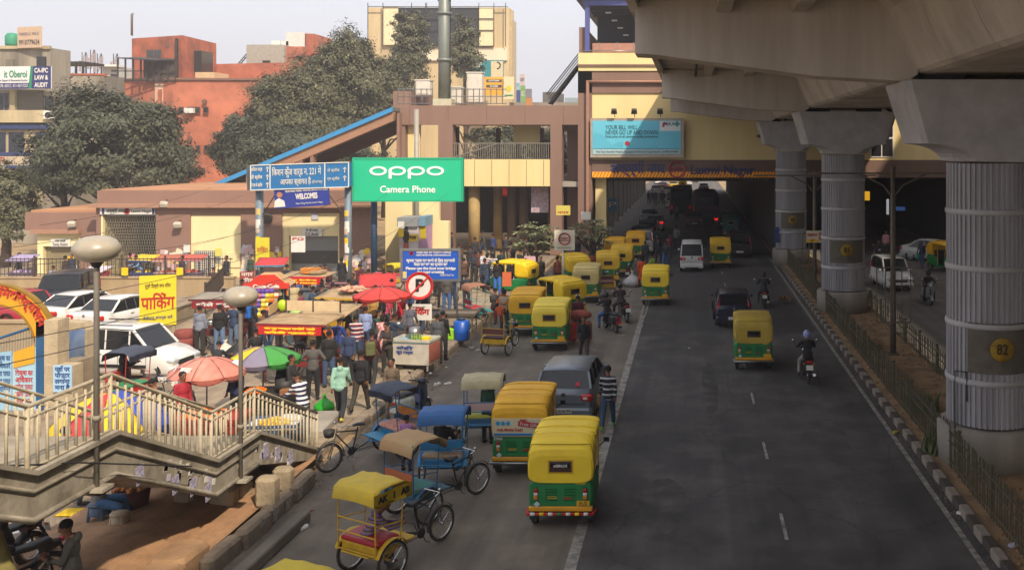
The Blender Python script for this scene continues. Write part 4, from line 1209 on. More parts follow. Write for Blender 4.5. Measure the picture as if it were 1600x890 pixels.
# buildings beyond the station, closing the view; shadow is put into their dark wall colours
for k, (xa, xb, Y_, hh, c) in enumerate(((-60, -14, 175, 14, '#4f4a42'), (-40, -12, 230, 15, '#524c44'), (-30, -9, 330, 13, '#55504a'), (9, 40, 300, 12, '#4c4842'), (-30, 40, 430, 16, '#5a5650'))):
 b = empty('distant_building', ((xa + xb) / 2, Y_, 0), 0, ('first hazy building on the left beyond the station underpass', 'second hazy building on the left beyond the underpass', 'third hazy building on the left farther along the road', 'hazy building on the right beyond the underpass', 'farthest hazy block closing the street')[k], 'building')
 part('wall', MB().bb(xa, xb, Y_, Y_ + 30, 0, hh), mat(c, .9, 0, .5, .3), b, -b.location)
# ================================================================= TREES
nprnd = np.random.default_rng(5)
def crown_mesh(R3, nclump, nleaf, leaf, seed, shell=.55, clump=.2):
 """leaf faces gathered in clumps spread through an uneven ellipsoid; leaves face outwards and up"""
 g = np.random.default_rng(seed)
 d = g.normal(size=(nclump, 3)); d /= np.linalg.norm(d, axis=1)[:, None]
 d[:, 2] = np.where(d[:, 2] < -.55, -d[:, 2], d[:, 2])
 rad = shell + (1 - shell) * g.random(nclump) ** .6
 lob = 1 + .1 * g.random(nclump) ** 3 * 2 + .17 * np.sin(d[:, 0] * 5 + seed) * np.cos(d[:, 2] * 6 + seed * 2) + .1 * np.sin(d[:, 1] * 9 + seed)
 cc = d * (rad * lob)[:, None] * np.array(R3)
 mr = float(np.mean(R3)) * clump
 cs = mr * (.6 + .8 * g.random(nclump))
 off = g.normal(size=(nclump, nleaf, 3)) * .48 * cs[:, None, None]
 off[:, :, 2] *= .7
 P = (cc[:, None, :] + off).reshape(-1, 3)
 n = len(P)
 nrm = P / np.array(R3); nrm += g.normal(size=(n, 3)) * .5; nrm[:, 2] += .45
 nrm /= np.linalg.norm(nrm, axis=1)[:, None]
 t = np.cross(nrm, g.normal(size=(n, 3))); t /= np.linalg.norm(t, axis=1)[:, None]
 b = np.cross(nrm, t)
 s = leaf * (.6 + .8 * g.random(n))[:, None]
 droop = np.array([0, 0, -1.0]) * s * .35
 V = np.stack([P - t * s, P + b * s * .42, P + t * s + droop, P - b * s * .42], 1).reshape(-1, 3)
 me = bpy.data.meshes.new('crown')
 me.vertices.add(len(V)); me.vertices.foreach_set('co', V.astype(np.float32).ravel())
 me.loops.add(n * 4); me.loops.foreach_set('vertex_index', np.arange(n * 4, dtype=np.int32))
 me.polygons.add(n)
 me.polygons.foreach_set('loop_start', np.arange(0, n * 4, 4, dtype=np.int32))
 me.polygons.foreach_set('loop_total', np.full(n, 4, dtype=np.int32))
 me.materials.append(None); me.update(); me.validate()
 return me
def leaf_mat(name, a, b, c):
 m = bpy.data.materials.new(name); m.use_nodes = True
 nt = m.node_tree; bs = nt.nodes['Principled BSDF']
 bs.inputs['Roughness'].default_value = .7
 ge = nt.nodes.new('ShaderNodeNewGeometry')
 r1 = nt.nodes.new('ShaderNodeValToRGB')
 r1.color_ramp.elements[0].color = hexc(a); r1.color_ramp.elements[1].color = hexc(b)
 e = r1.color_ramp.elements.new(.93); e.color = hexc(b); r1.color_ramp.elements[-1].color = hexc(c)
 nt.links.new(ge.outputs['Random Per Island'], r1.inputs[0])
 nt.links.new(r1.outputs[0], bs.inputs['Base Color'])
 return m
LEAF1 = leaf_mat('leaf_dusty', '#34382a', '#4e523a', '#625f44')
LEAF2 = leaf_mat('leaf_olive', '#40442e', '#605f40', '#7c774e')
LEAF3 = leaf_mat('leaf_pale', '#6a7050', '#979a74', '#b0b08c')
BARK = mat('#5c4c3c', .95, 0, .6, 6, .6, 20)
TC = [0]
def tree(cx, cy, rx, ry, Y, label, nclump=260, nleaf=60, leaf=.2, m=None, zb=.25, seed=None, group=None, ryd=None, shell=.5):
 s_ = F / Y
 c = AT(cx, cy, Y)
 TC[0] += 1
 nleaf = int(nleaf * 1.9); leaf *= .68
 t = empty('tree', (c.x, Y, zb), 0, label, 'tree', group)
 R3 = (rx / s_, (ryd or rx / s_ * .85), ry / s_)
 me = crown_mesh(R3, nclump, nleaf, leaf, seed or TC[0] * 7 + 3, shell)
 link('crown', me, m or LEAF1, t, (0, 0, c.z - zb))
 hh = c.z - zb
 tr = MB(); tr.tube([(0, 0, 0), (.1, 0, hh * .4), (-.1, .1, hh * .8), (0, 0, hh * 1.2)], [.32, .26, .18, .06], 8)
 link('trunk', tr.mesh('trunk'), BARK, t)
 g = random.Random(TC[0])
 for k in range(8):
  a = k * PI / 4 + g.uniform(-.3, .3); z0 = hh * g.uniform(.35, .8)
  part('limb', MB().tube([(0, 0, z0), (math.cos(a) * R3[0] * .35, math.sin(a) * R3[1] * .35, z0 + R3[2] * .3), (math.cos(a) * R3[0] * .75, math.sin(a) * R3[1] * .75, z0 + R3[2] * g.uniform(.3, .8))], [.13, .09, .03], 5), BARK, t)
 return t
tree(180, 245, 98, 88, 66, 'broad dense dark green tree before the red brick building at the left', 520, 85, .21, LEAF1, shell=.72)
tree(100, 268, 45, 52, 65, 'lower dark tree merging with the left side of the broad dense tree', 200, 70, .2, LEAF1)
tree(8, 330, 40, 62, 60, 'light dusty tree at the left edge above the pump room', 170, 60, .16, LEAF2)
tree(390, 238, 50, 54, 86, 'rounded dusty tree below the grey plastered building', 260, 70, .22, LEAF1)
tree(462, 198, 72, 84, 90, 'tall olive tree standing behind the sloping canopy', 420, 75, .22, LEAF2)
tree(540, 150, 60, 92, 92, 'large olive tree left of the steel tower pole', 400, 75, .22, LEAF2)
tree(600, 165, 55, 70, 100, 'olive tree before the tall yellowed block', 260, 70, .22, LEAF2)
tree(640, 90, 30, 68, 105, 'slender tree rising in front of the black billboard frame, left of the pole', 170, 50, .22, LEAF2, shell=.3)
tree(727, 95, 24, 62, 105, 'slender tree rising in front of the black billboard frame, right of the pole', 140, 50, .22, LEAF2, shell=.3)
tree(470, 245, 110, 40, 84, 'low wide mass of dusty foliage under the sloping canopy line', 320, 65, .22, LEAF1)
tree(810, 240, 80, 40, 95, 'dark tree seen through the open gallery of the hall', 160, 60, .25, LEAF1)
tree(880, 270, 40, 60, 150, 'far tree beyond the station hall', 100, 50, .3, LEAF1)
tree(1000, 240, 70, 60, 260, 'hazy roadside tree beyond the underpass on the left', 120, 50, .5, LEAF1)
tree(1120, 235, 60, 50, 300, 'hazy roadside tree beyond the underpass on the right', 120, 50, .5, LEAF1)
# frangipani: whorls of long leaves at branch ends
def plumeria(cx, cy, rpx, Y, label, n=60):
 s_ = F / Y; c = AT(cx, cy, Y); rr = rpx / s_
 t = empty('frangipani_tree', (c.x, Y, WALK), 0, label, 'tree', 'frangipani trees by the station')
 mb = MB(); lim = MB()
 g = random.Random(int(cx))
 hh = c.z - WALK
 for k in range(n):
  a, e = g.uniform(0, 2 * PI), math.asin(g.uniform(-.5, 1))
  q = rr * g.uniform(.55, 1)
  tip = Vector((math.cos(a) * math.cos(e) * q, math.sin(a) * math.cos(e) * q * .8, hh + math.sin(e) * q * .8))
  for j in range(9):
   b = 2 * PI * j / 9 + g.uniform(-.2, .2)
   d = Vector((math.cos(b), math.sin(b), g.uniform(-.1, .5))).normalized() * .34
   sd_ = Vector((-math.sin(b), math.cos(b), 0)) * .06
   n0 = len(mb.v)
   mb.v += [tuple(tip), tuple(tip + d * .5 + sd_), tuple(tip + d - Vector((0, 0, .09))), tuple(tip + d * .5 - sd_)]
   mb.face((n0, n0 + 1, n0 + 2, n0 + 3), False)
 part('crown', mb.mesh('crown', fix=False), LEAF3, t)
 part('trunk', MB().tube([(0, 0, 0), (.08, 0, hh * .5), (0, 0, hh * .9)], [.14, .11, .07], 8), BARK, t)
 for k in range(9):
  a = k * .7
  part('limb', MB().tube([(0, 0, hh * .5), (math.cos(a) * rr * .4, math.sin(a) * rr * .4, hh * .75), (math.cos(a) * rr * .7, math.sin(a) * rr * .7, hh * 1.05)], [.08, .06, .04], 5), BARK, t)
plumeria(836, 376, 42, 56, 'pale leaved frangipani tree before the dark hall left of the metro emblem sign', 85)
plumeria(922, 368, 34, 60, 'pale leaved frangipani tree right of the metro emblem sign', 65)
# ================================================================= WHEELS AND VEHICLES
def wheel_parts(P, par, c, r, w, spokes=0, hub=None, tyre_t=None, rim_m=None, tyre_name='wheel'):
 """wheel about the X axis: tyre > rim (+ spokes)"""
 t = tyre_t or r * .3
 tm = MB().lathe([(r - t, -w / 2), (r - t * .25, -w / 2), (r, -w * .25), (r, w * .25), (r - t * .25, w / 2), (r - t, w / 2), (r - t, -w / 2)], 24, axis='X')
 i = P.add(tyre_name, tm, RUBBER, par, c)
 if spokes:
  rm = MB().lathe([(r - t * 1.7, -w * .35), (r - t * .95, -w * .35), (r - t * .95, w * .35), (r - t * 1.7, w * .35), (r - t * 1.7, -w * .35)], 24, axis='X')
  for k in range(spokes):
   a = 2 * PI * k / spokes
   rm.tube([(.02 * (-1) ** k, .02 * math.cos(a + 1.2), .02 * math.sin(a + 1.2)), (0, (r - t * 1.5) * math.cos(a), (r - t * 1.5) * math.sin(a))], .0035, 3)
  rm.lathe([(.001, -.05), (.025, -.05), (.025, .05), (.001, .05)], 8, axis='X')
  P.add('rim', rm, rim_m or CHROME, i)
 else:
  rm = MB().lathe([(.001, -w * .42), (r * .3, -w * .42), (r * .58, -w * .36), (r - t, -w * .45), (r - t, w * .45), (r * .58, w * .36), (r * .3, w * .42), (.001, w * .42)], 20, axis='X')
  for s_ in (-1, 1):
   for k in range(5):
    a = 2 * PI * k / 5
    rm.box((s_ * w * .4, r * .45 * math.cos(a), r * .45 * math.sin(a)), (w * .12, r * .12, r * .4), rx=PI / 2 + a)
  P.add('rim', rm, rim_m or STEEL, i)
 return i
def sup(hx, z0, z1, y, n=20, e=3.2, flat=1.0):
 """superellipse ring in the XZ plane at y"""
 out = []
 for k in range(n):
  a = 2 * PI * k / n
  c, s_ = math.cos(a), math.sin(a)
  x = hx * math.copysign(abs(c) ** (2 / e), c)
  z = (z0 + z1) / 2 + (z1 - z0) / 2 * math.copysign(abs(s_) ** (2 / e), s_)
  if z < (z0 + z1) / 2 and flat: z = (z0 + z1) / 2 + (z - (z0 + z1) / 2)
  out.append((x, y, z))
 return out
# ---------------- auto rickshaw, nose towards +Y
def make_auto():
 P = Proto()
 green = P.add('lower_body', MB().loft([sup(.61, .36, .98, -1.33, e=7), sup(.65, .34, .98, -1.28, e=7), sup(.66, .34, .98, -.62, e=7), sup(.65, .36, .96, -.56, e=7)], smooth=False), GRN, key='body')
 P.add('floor_pan', MB().loft([sup(.62, .3, .44, -.56, e=6), sup(.6, .3, .42, .2, e=6), sup(.4, .32, .46, .75, e=5)]), GRN, key='body')
 P.add('nose_cowl', MB().loft([sup(.52, .4, .98, .42, e=4), sup(.46, .36, 1.0, .62, e=3.4), sup(.34, .34, .98, .86, e=3), sup(.2, .42, .86, 1.08, e=2.6), sup(.08, .5, .72, 1.18, e=2.4)]), GRN, key='body')
 for s_ in (-1, 1):
  P.add('side_panel', MB().bbev((s_ * .62, -.3, .62), (.05, .62, .52), .02), GRN, key='body')
 # rear details
 lv = MB()
 for s_ in (-1, 1):
  for k in range(5):
   lv.box((s_ * .19, -1.345, .60 + k * .055), (.24, .03, .022), rx=.5)
 o = P.add('louvres', lv, mat('#08602e', .5, 0, .3), green)
 P.add('engine_lid', MB().bbev((0, -1.338, .69), (.92, .02, .42), .008), GRN, green, key='body')
 for s_ in (-1, 1):
  t = P.add('tail_light', MB().bbev((s_ * .5, -1.355, .72), (.09, .05, .24), .02), mat('#9a1414', .3, 0, .1), green)
  P.add('lens', MB().bbev((s_ * .5, -1.375, .66), (.085, .03, .08), .01), mat('#c08030', .3, 0, .1), t)
  P.add('reverse_lens', MB().bbev((s_ * .5, -1.375, .73), (.085, .03, .05), .01), WHITE, t)
 P.add('yellow_band', MB().bbev((0, -1.33, .42), (1.3, .08, .1), .02), mat('#d99a10', .5, 0, .3, 4), green, key='band')
 P.add('number_plate', MB().box((.46, -1.365, .53), (.26, .012, .12)), mat('#d9a818', .5, 0, .2), green)
 P.add('badge', MB().box((-.48, -1.365, .52), (.09, .01, .09), ry=.78), mat('#b9c8d0', .5, 0, .1), green)
 P.add('name_badge', MB().box((-.17, -1.352, .65), (.2, .012, .05)), mat('#b8981c'), green)
 P.add('name_badge', MB().box((.14, -1.352, .64), (.16, .012, .05)), mat('#a8401c'), green)
 P.add('reflector', MB().box((.4, -1.33, .94), (.2, .02, .05)), mat('#c8a818'), green)
 bmp = P.add('bumper', MB().tube([(-.7, -1.2, .36), (-.66, -1.42, .34), (.66, -1.42, .34), (.7, -1.2, .36)], .032, 8), STEEL, key='bumper')
 P.add('bumper_brace', MB().tube([(-.35, -1.3, .34), (-.35, -1.42, .34)], .02, 5), STEEL, bmp)
 P.add('bumper_brace', MB().tube([(.35, -1.3, .34), (.35, -1.42, .34)], .02, 5), STEEL, bmp)
 # hood: rear shell and roof
 shell = [sup(.63, .95, 1.5, -1.36, 24, 5), sup(.67, .93, 1.62, -1.33, 24, 5), sup(.67, .93, 1.74, -1.18, 24, 5.5), sup(.67, .93, 1.8, -.95, 24, 6), sup(.67, .95, 1.82, -.72, 24, 6), sup(.665, 1.0, 1.82, -.62, 24, 6)]
 hood = P.add('hood', MB().loft(shell), YEL, key='hood')
 roof = [sup(.66, 1.64, 1.82, -.64, 24, 3.4), sup(.66, 1.62, 1.84, -.2, 24, 3.2), sup(.65, 1.62, 1.83, .3, 24, 3.2), sup(.6, 1.58, 1.76, .66, 24, 3), sup(.54, 1.56, 1.66, .8, 24, 3)]
 P.add('hood_roof', MB().loft(roof), YEL, key='hood')
 P.add('rear_seam', MB().tube([(-.655, -1.3, 1.0), (-.66, -1.34, 1.55), (-.6, -1.25, 1.7), (.6, -1.25, 1.7), (.66, -1.34, 1.55), (.655, -1.3, 1.0)], .009, 4), mat('#8a7420'), hood)
 for y in (-.95, -.45, .1):
  P.add('hood_rib', MB().tube([(-.665, y, 1.6), (-.62, y, 1.81), (-.3, y, 1.85), (.3, y, 1.85), (.62, y, 1.81), (.665, y, 1.6)], .013, 5), YEL, key='hood')
 wf = P.add('window_surround', MB().bbev((0, -1.352, 1.28), (.54, .03, .3), .07), mat('#c99f10', .5, 0, .3), hood, key='wsur')
 P.add('rear_window', MB().bbev((0, -1.364, 1.28), (.46, .02, .22), .05), mat('#3a1c12', .5, 0, .3), wf)
 P.add('window_glass', MB().bbev((0, -1.374, 1.31), (.38, .015, .1), .04), glass('#16181a'), wf)
 sk = MB()
 for k in range(11): sk.ball((-.58 + k * .116, -1.35, .975), .011, 5, 4)
 o = P.add('studs', sk, DARKST, hood)
 # frame, seats, controls
 for s_ in (-1, 1):
  P.add('front_post', MB().tube([(s_ * .5, .5, .95), (s_ * .55, .72, 1.6)], .022, 6), YEL, key='hood')
  P.add('side_post', MB().tube([(s_ * .64, -.06, .45), (s_ * .645, -.06, 1.65)], .02, 6), YEL, key='hood')
  P.add('side_rail', MB().tube([(s_ * .66, -.6, .9), (s_ * .66, -.06, .88)], .016, 6), STEEL)
  m_ = P.add('mirror', MB().tube([(s_ * .52, .5, 1.05), (s_ * .72, .6, 1.2)], .012, 5), BLACK)
  P.add('mirror_head', MB().bbev((s_ * .76, .6, 1.24), (.13, .03, .1), .01), BLACK, m_)
 P.add('windscreen', MB().loft([[(-.46, .56, .98), (.46, .56, .98), (.5, .77, 1.57), (-.5, .77, 1.57)], [(-.46, .575, .98), (.46, .575, .98), (.5, .785, 1.57), (-.5, .785, 1.57)]], smooth=False), glass('#4a5558', .1))
 P.add('passenger_seat', MB().bbev((0, -.42, .62), (1.1, .42, .16), .04), mat('#2a2522', .7))
 P.add('seat_back', MB().bbev((0, -.6, .98), (1.1, .1, .6), .03), mat('#3a2c28', .7))
 P.add('driver_seat', MB().bbev((0, .12, .66), (.5, .34, .14), .04), mat('#28241f', .7))
 P.add('handlebar', MB().tube([(-.3, .4, 1.05), (0, .5, 1.0), (.3, .4, 1.05)], .016, 5), BLACK)
 h_ = P.add('headlight', MB().lathe([(.001, -.06), (.09, -.04), (.095, .03), (.07, .045), (.001, .05)], 14, axis='Y', c=(0, 1.12, .82)), CHROME)
 for x in (-.57, .57):
  wheel_parts(P, None, (x, -.98, .22), .22, .11)
  P.add('mud_flap', MB().box((x, -1.22, .26), (.16, .02, .2)), BLACK)
 wheel_parts(P, None, (0, .92, .22), .22, .11)
 P.add('mudguard', MB().lathe([(.25, -.08), (.27, 0), (.25, .08)], 10, axis='X', c=(0, .92, .24), a0=.3, a1=PI - .3), BLACK)
 P.add('axle', MB().tube([(-.55, -.98, .22), (.55, -.98, .22)], .035, 6), DARKST)
 P.add('underbody', MB().box((0, -.6, .32), (.9, 1.4, .12)), BLACK)
 return P
AUTO = make_auto()
# ---------------- cars, nose towards +Y
def make_car(L, W, Hh, hood_z, belt_z, rear_z, ws0, ws1, rw0, rw1, roof_w=.8, wb=None, wr=.3, kind='hatch', tail='side', clear=.2):
 """ws0/ws1: y of windscreen base/top; rw0/rw1: y of rear window top/base; car centred on y=0"""
 P = Proto()
 yf, yr = L / 2, -L / 2
 wb = wb or L * .64
 def topz(y):
  pts = [(yr, rear_z - .12), (yr + .06, rear_z), (rw1, rear_z + .02), (rw0, Hh - .06), ((rw0 * .6 + ws1 * .4), Hh), (ws1, Hh - .05), (ws0, hood_z), (yf - .35, hood_z - .1), (yf - .06, hood_z - .26), (yf, hood_z - .36)]
  for (a, za), (b, zb_) in zip(pts, pts[1:]):
   if a <= y <= b: return za + (zb_ - za) * (y - a) / (b - a + 1e-9)
  return pts[-1][1]
 def half(y):
  t = abs(y) / (L / 2)
  return W / 2 * (1 - .1 * max(0, (t - .7) / .3) ** 2 - (.02 if t > .98 else 0))
 ys = sorted(set([yr, yr + .05, yr + .18, rw1, rw0, (rw0 + ws1) / 2, ws1, ws0, (ws0 + yf) / 2, yf - .35, yf - .12, yf] + [yr + L * k / 16 for k in range(1, 16)]))
 lower = []
 for y in ys:
  hw = half(y); tz = min(topz(y), belt_z if rw1 - .02 < y < ws0 + .02 else topz(y))
  e = clear + (.08 if abs(y) > L / 2 - .1 else 0)
  m_ = (e + tz) / 2
  lower.append([(-hw * .9, y, e), (-hw * .99, y, e + .1), (-hw, y, m_), (-hw * .97, y, tz - .05), (-hw * .9, y, tz), (0, y, tz + .01), (hw * .9, y, tz), (hw * .97, y, tz - .05), (hw, y, m_), (hw * .99, y, e + .1), (hw * .9, y, e), (0, y, e)])
 body = P.add('body', MB().loft(lower, smooth=True), WHITE, key='body')
 # greenhouse glass block, then pillars and roof skin over it
 def gh(y):
  tz = topz(y)
  k = (tz - belt_z) / (Hh - belt_z + 1e-6)
  bw = W / 2 * .9
  tw = bw + (W / 2 * roof_w - bw) * max(k, 0)
  return bw, tw, tz
 gy = [rw1, rw0, (rw0 + ws1) / 2, ws1, ws0]
 rings = []
 for y in gy:
  bw, tw, tz = gh(y)
  z0 = belt_z - .03
  tz = max(tz - .025, z0 + .02)
  rings.append([(-bw * .985, y, z0), (-tw * .985, y, tz), (tw * .985, y, tz), (bw * .985, y, z0)])
 P.add('window_glass', MB().loft(rings, smooth=False), glass('#15181b', .14), body, key='glass')
 rs = []
 n = 6
 for k in range(n + 1):
  y = rw0 + (ws1 - rw0) * k / n
  bw, tw, tz = gh(y)
  rs.append([(-tw - .01, y, tz - .07), (-tw * .93, y, tz - .012), (0, y, tz + .012), (tw * .93, y, tz - .012), (tw + .01, y, tz - .07), (0, y, tz - .05)])
 P.add('roof', MB().loft(rs, smooth=True), WHITE, body, key='body')
 pil = [(rw1, rw0), (ws0, ws1)]
 for (yb_, yt_) in pil:
  for s_ in (-1, 1):
   bw = W / 2 * .9; tw = gh(yt_)[1]
   P.add('pillar', MB().tube([(s_ * bw, yb_, belt_z), (s_ * tw * .98, yt_, topz(yt_) - .05)], .045, 5), WHITE, body, key='body')
 np_ = 2 if (ws1 - rw0) > 1.2 else 1
 for s_ in (-1, 1):
  for k in range(np_ + 1):
   f = (k + .5) / (np_ + 1) if np_ == 1 else (k + .3) / (np_ + .6)
   y = rw0 + (ws1 - rw0) * f + .12
   bw, tw, tz = gh(y)
   P.add('pillar', MB().tube([(s_ * (bw + .002), y, belt_z), (s_ * (tw + .004), y, tz - .06)], .03, 4), BLACK, body, key='pillar')
  P.add('belt_line', MB().tube([(s_ * (W / 2 * .915), rw1, belt_z + .005), (s_ * W / 2 * .915, ws0, belt_z + .005)], .014, 4), BLACK, body)
  mi = P.add('mirror', MB().ball((s_ * (W / 2 + .09), ws0 - .25, belt_z + .06), (.09, .06, .065), 8, 6), WHITE, body, key='body')
  for k, y in enumerate((.38, -.55)):
   P.add('door_handle', MB().box((s_ * (W / 2 * .985), y, belt_z - .14), (.03, .16, .025)), CHROME, body)
   P.add('door_seam', MB().box((s_ * (W / 2 * .992), y + .62, (belt_z + .35) / 2 + .02), (.012, .012, belt_z - .45)), BLACK, body)
  for y in (-wb / 2, wb / 2):
   P.add('wheel_arch', MB().lathe([(wr + .055, -.12), (wr + .055, .035), (wr - .02, .035), (wr - .02, -.12), (wr + .055, -.12)], 18, axis='X', c=(s_ * (W / 2 - .04) if s_ > 0 else -W / 2 + .12 - .035 - .05, y, wr + .01), a0=0, a1=PI), BLACK, body)
   wheel_parts(P, None, (s_ * (W / 2 - .1), y, wr), wr, .19)
 # rear
 zl_ = rear_z
 if tail == 'high':
  for s_ in (-1, 1):
   t = P.add('tail_light', MB().loft([[(s_ * (W / 2 - .2), rw1 - .06, belt_z - .02), (s_ * (W / 2 - .04), rw1 + .02, belt_z - .02), (s_ * (W / 2 - .04), rw1 + .02, belt_z - .35), (s_ * (W / 2 - .16), yr - .01, belt_z - .35)], [(s_ * (W / 2 - .24), rw0 - .1, Hh - .2), (s_ * (W / 2 * .86), rw0 + .0, Hh - .2), (s_ * (W / 2 * .9), rw0 + .02, belt_z), (s_ * (W / 2 - .16), rw1 - .06, belt_z)]], smooth=False), mat('#b01818', .25, 0, .1), body)
 else:
  for s_ in (-1, 1):
   t = P.add('tail_light', MB().bbev((s_ * (W / 2 - .19), yr + .06, zl_ - .18), (.36, .2, .2), .05), mat('#b01818', .25, 0, .1), body, key='tail')
   P.add('reverse_lens', MB().bbev((s_ * (W / 2 - .22), yr - .045, zl_ - .19), (.12, .02, .07), .01), WHITE, t)
 P.add('rear_bumper', MB().bbev((0, yr + .02, clear + .16), (W * .96, .2, .26), .06), WHITE, body, key='bumper')
 P.add('bumper_insert', MB().bbev((0, yr - .075, clear + .06), (W * .6, .04, .1), .02), BLACK, body)
 P.add('rear_plate', MB().box((0, yr - .088, clear + .26 if kind != 'hatch' else clear + .22), (.5, .012, .12)), WHITE, body, key='plate')
 P.add('rear_emblem', MB().lathe([(.06, -.01), (.06, .01), (.03, .015)], 12, axis='Y', c=(0, yr - .01, rear_z - .1)), CHROME, body)
 P.add('boot_seam', MB().box((0, yr - .002, zl_ - .36), (W * .72, .015, .015)), BLACK, body)
 # front
 P.add('front_bumper', MB().bbev((0, yf - .04, clear + .17), (W * .95, .22, .26), .06), WHITE, body, key='bumper')
 P.add('grille', MB().bbev((0, yf + .0, hood_z - .42), (W * .5, .06, .15), .02), BLACK, body)
 P.add('grille_bar', MB().box((0, yf + .04, hood_z - .42), (W * .46, .012, .02)), CHROME, body)
 P.add('lower_intake', MB().bbev((0, yf + .06, clear + .12), (W * .6, .04, .12), .02), BLACK, body)
 P.add('front_plate', MB().box((0, yf + .085, clear + .22), (.48, .012, .11)), WHITE, body, key='plate')
 for s_ in (-1, 1):
  P.add('headlight', MB().bbev((s_ * (W / 2 - .24), yf - .1, hood_z - .34), (.38, .3, .2), .07), mat('#c8ccce', .15, .3, .1), body, key='headlight')
  P.add('fog_light', MB().lathe([(.06, -.02), (.06, .02), (.02, .03)], 10, axis='Y', c=(s_ * W * .38, yf + .06, clear + .14)), CHROME, body)
 for s_ in (-.3, .15):
  P.add('wiper', MB().tube([(s_, ws0 + .02, hood_z + .02), (s_ + .35, ws0 - .12, hood_z + .1)], .01, 4), BLACK, body)
 return P
HATCH = make_car(3.85, 1.68, 1.5, .98, .98, .95, 1.02, .38, -1.5, -1.78, .78, wr=.3)
SMALLH = make_car(3.6, 1.62, 1.44, .95, .95, .92, .98, .4, -1.35, -1.68, .76, tail='high')
WAGON = make_car(3.6, 1.5, 1.7, 1.0, 1.0, 1.0, 1.05, .5, -1.55, -1.72, .82, tail='high', wr=.28)
SEDAN = make_car(4.2, 1.68, 1.46, .96, .94, 1.0, .95, .25, -1.0, -1.55, .74, wr=.3)
SUV = make_car(4.3, 1.76, 1.75, 1.08, 1.08, 1.06, 1.12, .55, -1.8, -2.02, .84, tail='high', wr=.35, clear=.26)
VAN = make_car(3.65, 1.48, 1.78, 1.05, 1.02, 1.0, 1.5, 1.1, -1.66, -1.78, .84, wr=.26)
# ---------------- two wheelers
def make_bike():
 P = Proto()
 wheel_parts(P, None, (0, -.63, .3), .3, .1, 14, tyre_t=.07)
 wheel_parts(P, None, (0, .63, .3), .3, .08, 14, tyre_t=.06)
 P.add('frame', MB().tube([(0, -.55, .5), (0, -.1, .45), (0, .2, .4), (0, .35, .85)], .03, 6).tube([(0, -.63, .3), (0, -.1, .4)], .025, 5).tube([(.1, -.63, .3), (.1, -.55, .65)], .02, 5).tube([(-.1, -.63, .3), (-.1, -.55, .65)], .02, 5), BLACK)
 P.add('engine', MB().bbev((0, .08, .4), (.24, .34, .3), .05), DARKST)
 tk = P.add('fuel_tank', MB(True).ball((0, .16, .84), (.14, .26, .13), 12, 8), mat('#2a1214', .3, .2, .15), key='tank')
 P.add('seat', MB().loft([sup(.12, .76, .86, -.62, 12, 3), sup(.14, .74, .84, -.3, 12, 3), sup(.11, .76, .85, .0, 12, 3)]), BLACK)
 P.add('tail_cowl', MB().loft([sup(.1, .66, .78, -.78, 12, 3), sup(.12, .62, .78, -.5, 12, 3)]), mat('#2a1214', .3, .2, .15), key='tank')
 P.add('fork', MB().tube([(.07, .63, .3), (.07, .4, .92)], .022, 6).tube([(-.07, .63, .3), (-.07, .4, .92)], .022, 6), CHROME)
 P.add('handlebar', MB().tube([(-.36, .24, 1.04), (-.16, .38, 1.0), (.16, .38, 1.0), (.36, .24, 1.04)], .015, 6), BLACK)
 P.add('headlight', MB().lathe([(.001, .0), (.08, .02), (.09, .1), (.001, .12)], 12, axis='Y', c=(0, .42, .9)), CHROME)
 P.add('exhaust', MB().tube([(.12, .2, .3), (.15, -.2, .24), (.17, -.8, .34)], [.02, .035, .05], 8), CHROME)
 P.add('rear_mudguard', MB().lathe([(.33, -.06), (.34, 0), (.33, .06)], 10, axis='X', c=(0, -.63, .3), a0=.4, a1=PI * .95), BLACK)
 P.add('front_mudguard', MB().lathe([(.33, -.05), (.34, 0), (.33, .05)], 10, axis='X', c=(0, .63, .3), a0=.3, a1=PI * .8), mat('#2a1214', .3, .2, .15), key='tank')
 P.add('tail_light', MB().bbev((0, -.83, .76), (.16, .05, .08), .02), mat('#c01a14', .3, 0, .1))
 P.add('number_plate', MB().box((0, -.92, .6), (.22, .012, .16), rx=-.2), WHITE, key='plate')
 P.add('plate_holder', MB().tube([(0, -.78, .7), (0, -.9, .5)], .03, 5), BLACK)
 for s_ in (-1, 1):
  P.add('indicator', MB().ball((s_ * .17, -.8, .7), .03, 6, 4), mat('#c87018', .4))
  m_ = P.add('mirror', MB().tube([(s_ * .3, .28, 1.04), (s_ * .38, .3, 1.22)], .008, 4), BLACK)
  P.add('mirror_head', MB().ball((s_ * .4, .3, 1.25), (.06, .02, .045), 8, 5), CHROME, m_)
  P.add('footrest', MB().tube([(s_ * .1, .0, .3), (s_ * .24, .0, .3)], .014, 4), DARKST)
 P.add('stand', MB().tube([(-.08, 0, .28), (-.2, -.1, .01)], .012, 4), DARKST)
 return P
BIKE = make_bike()
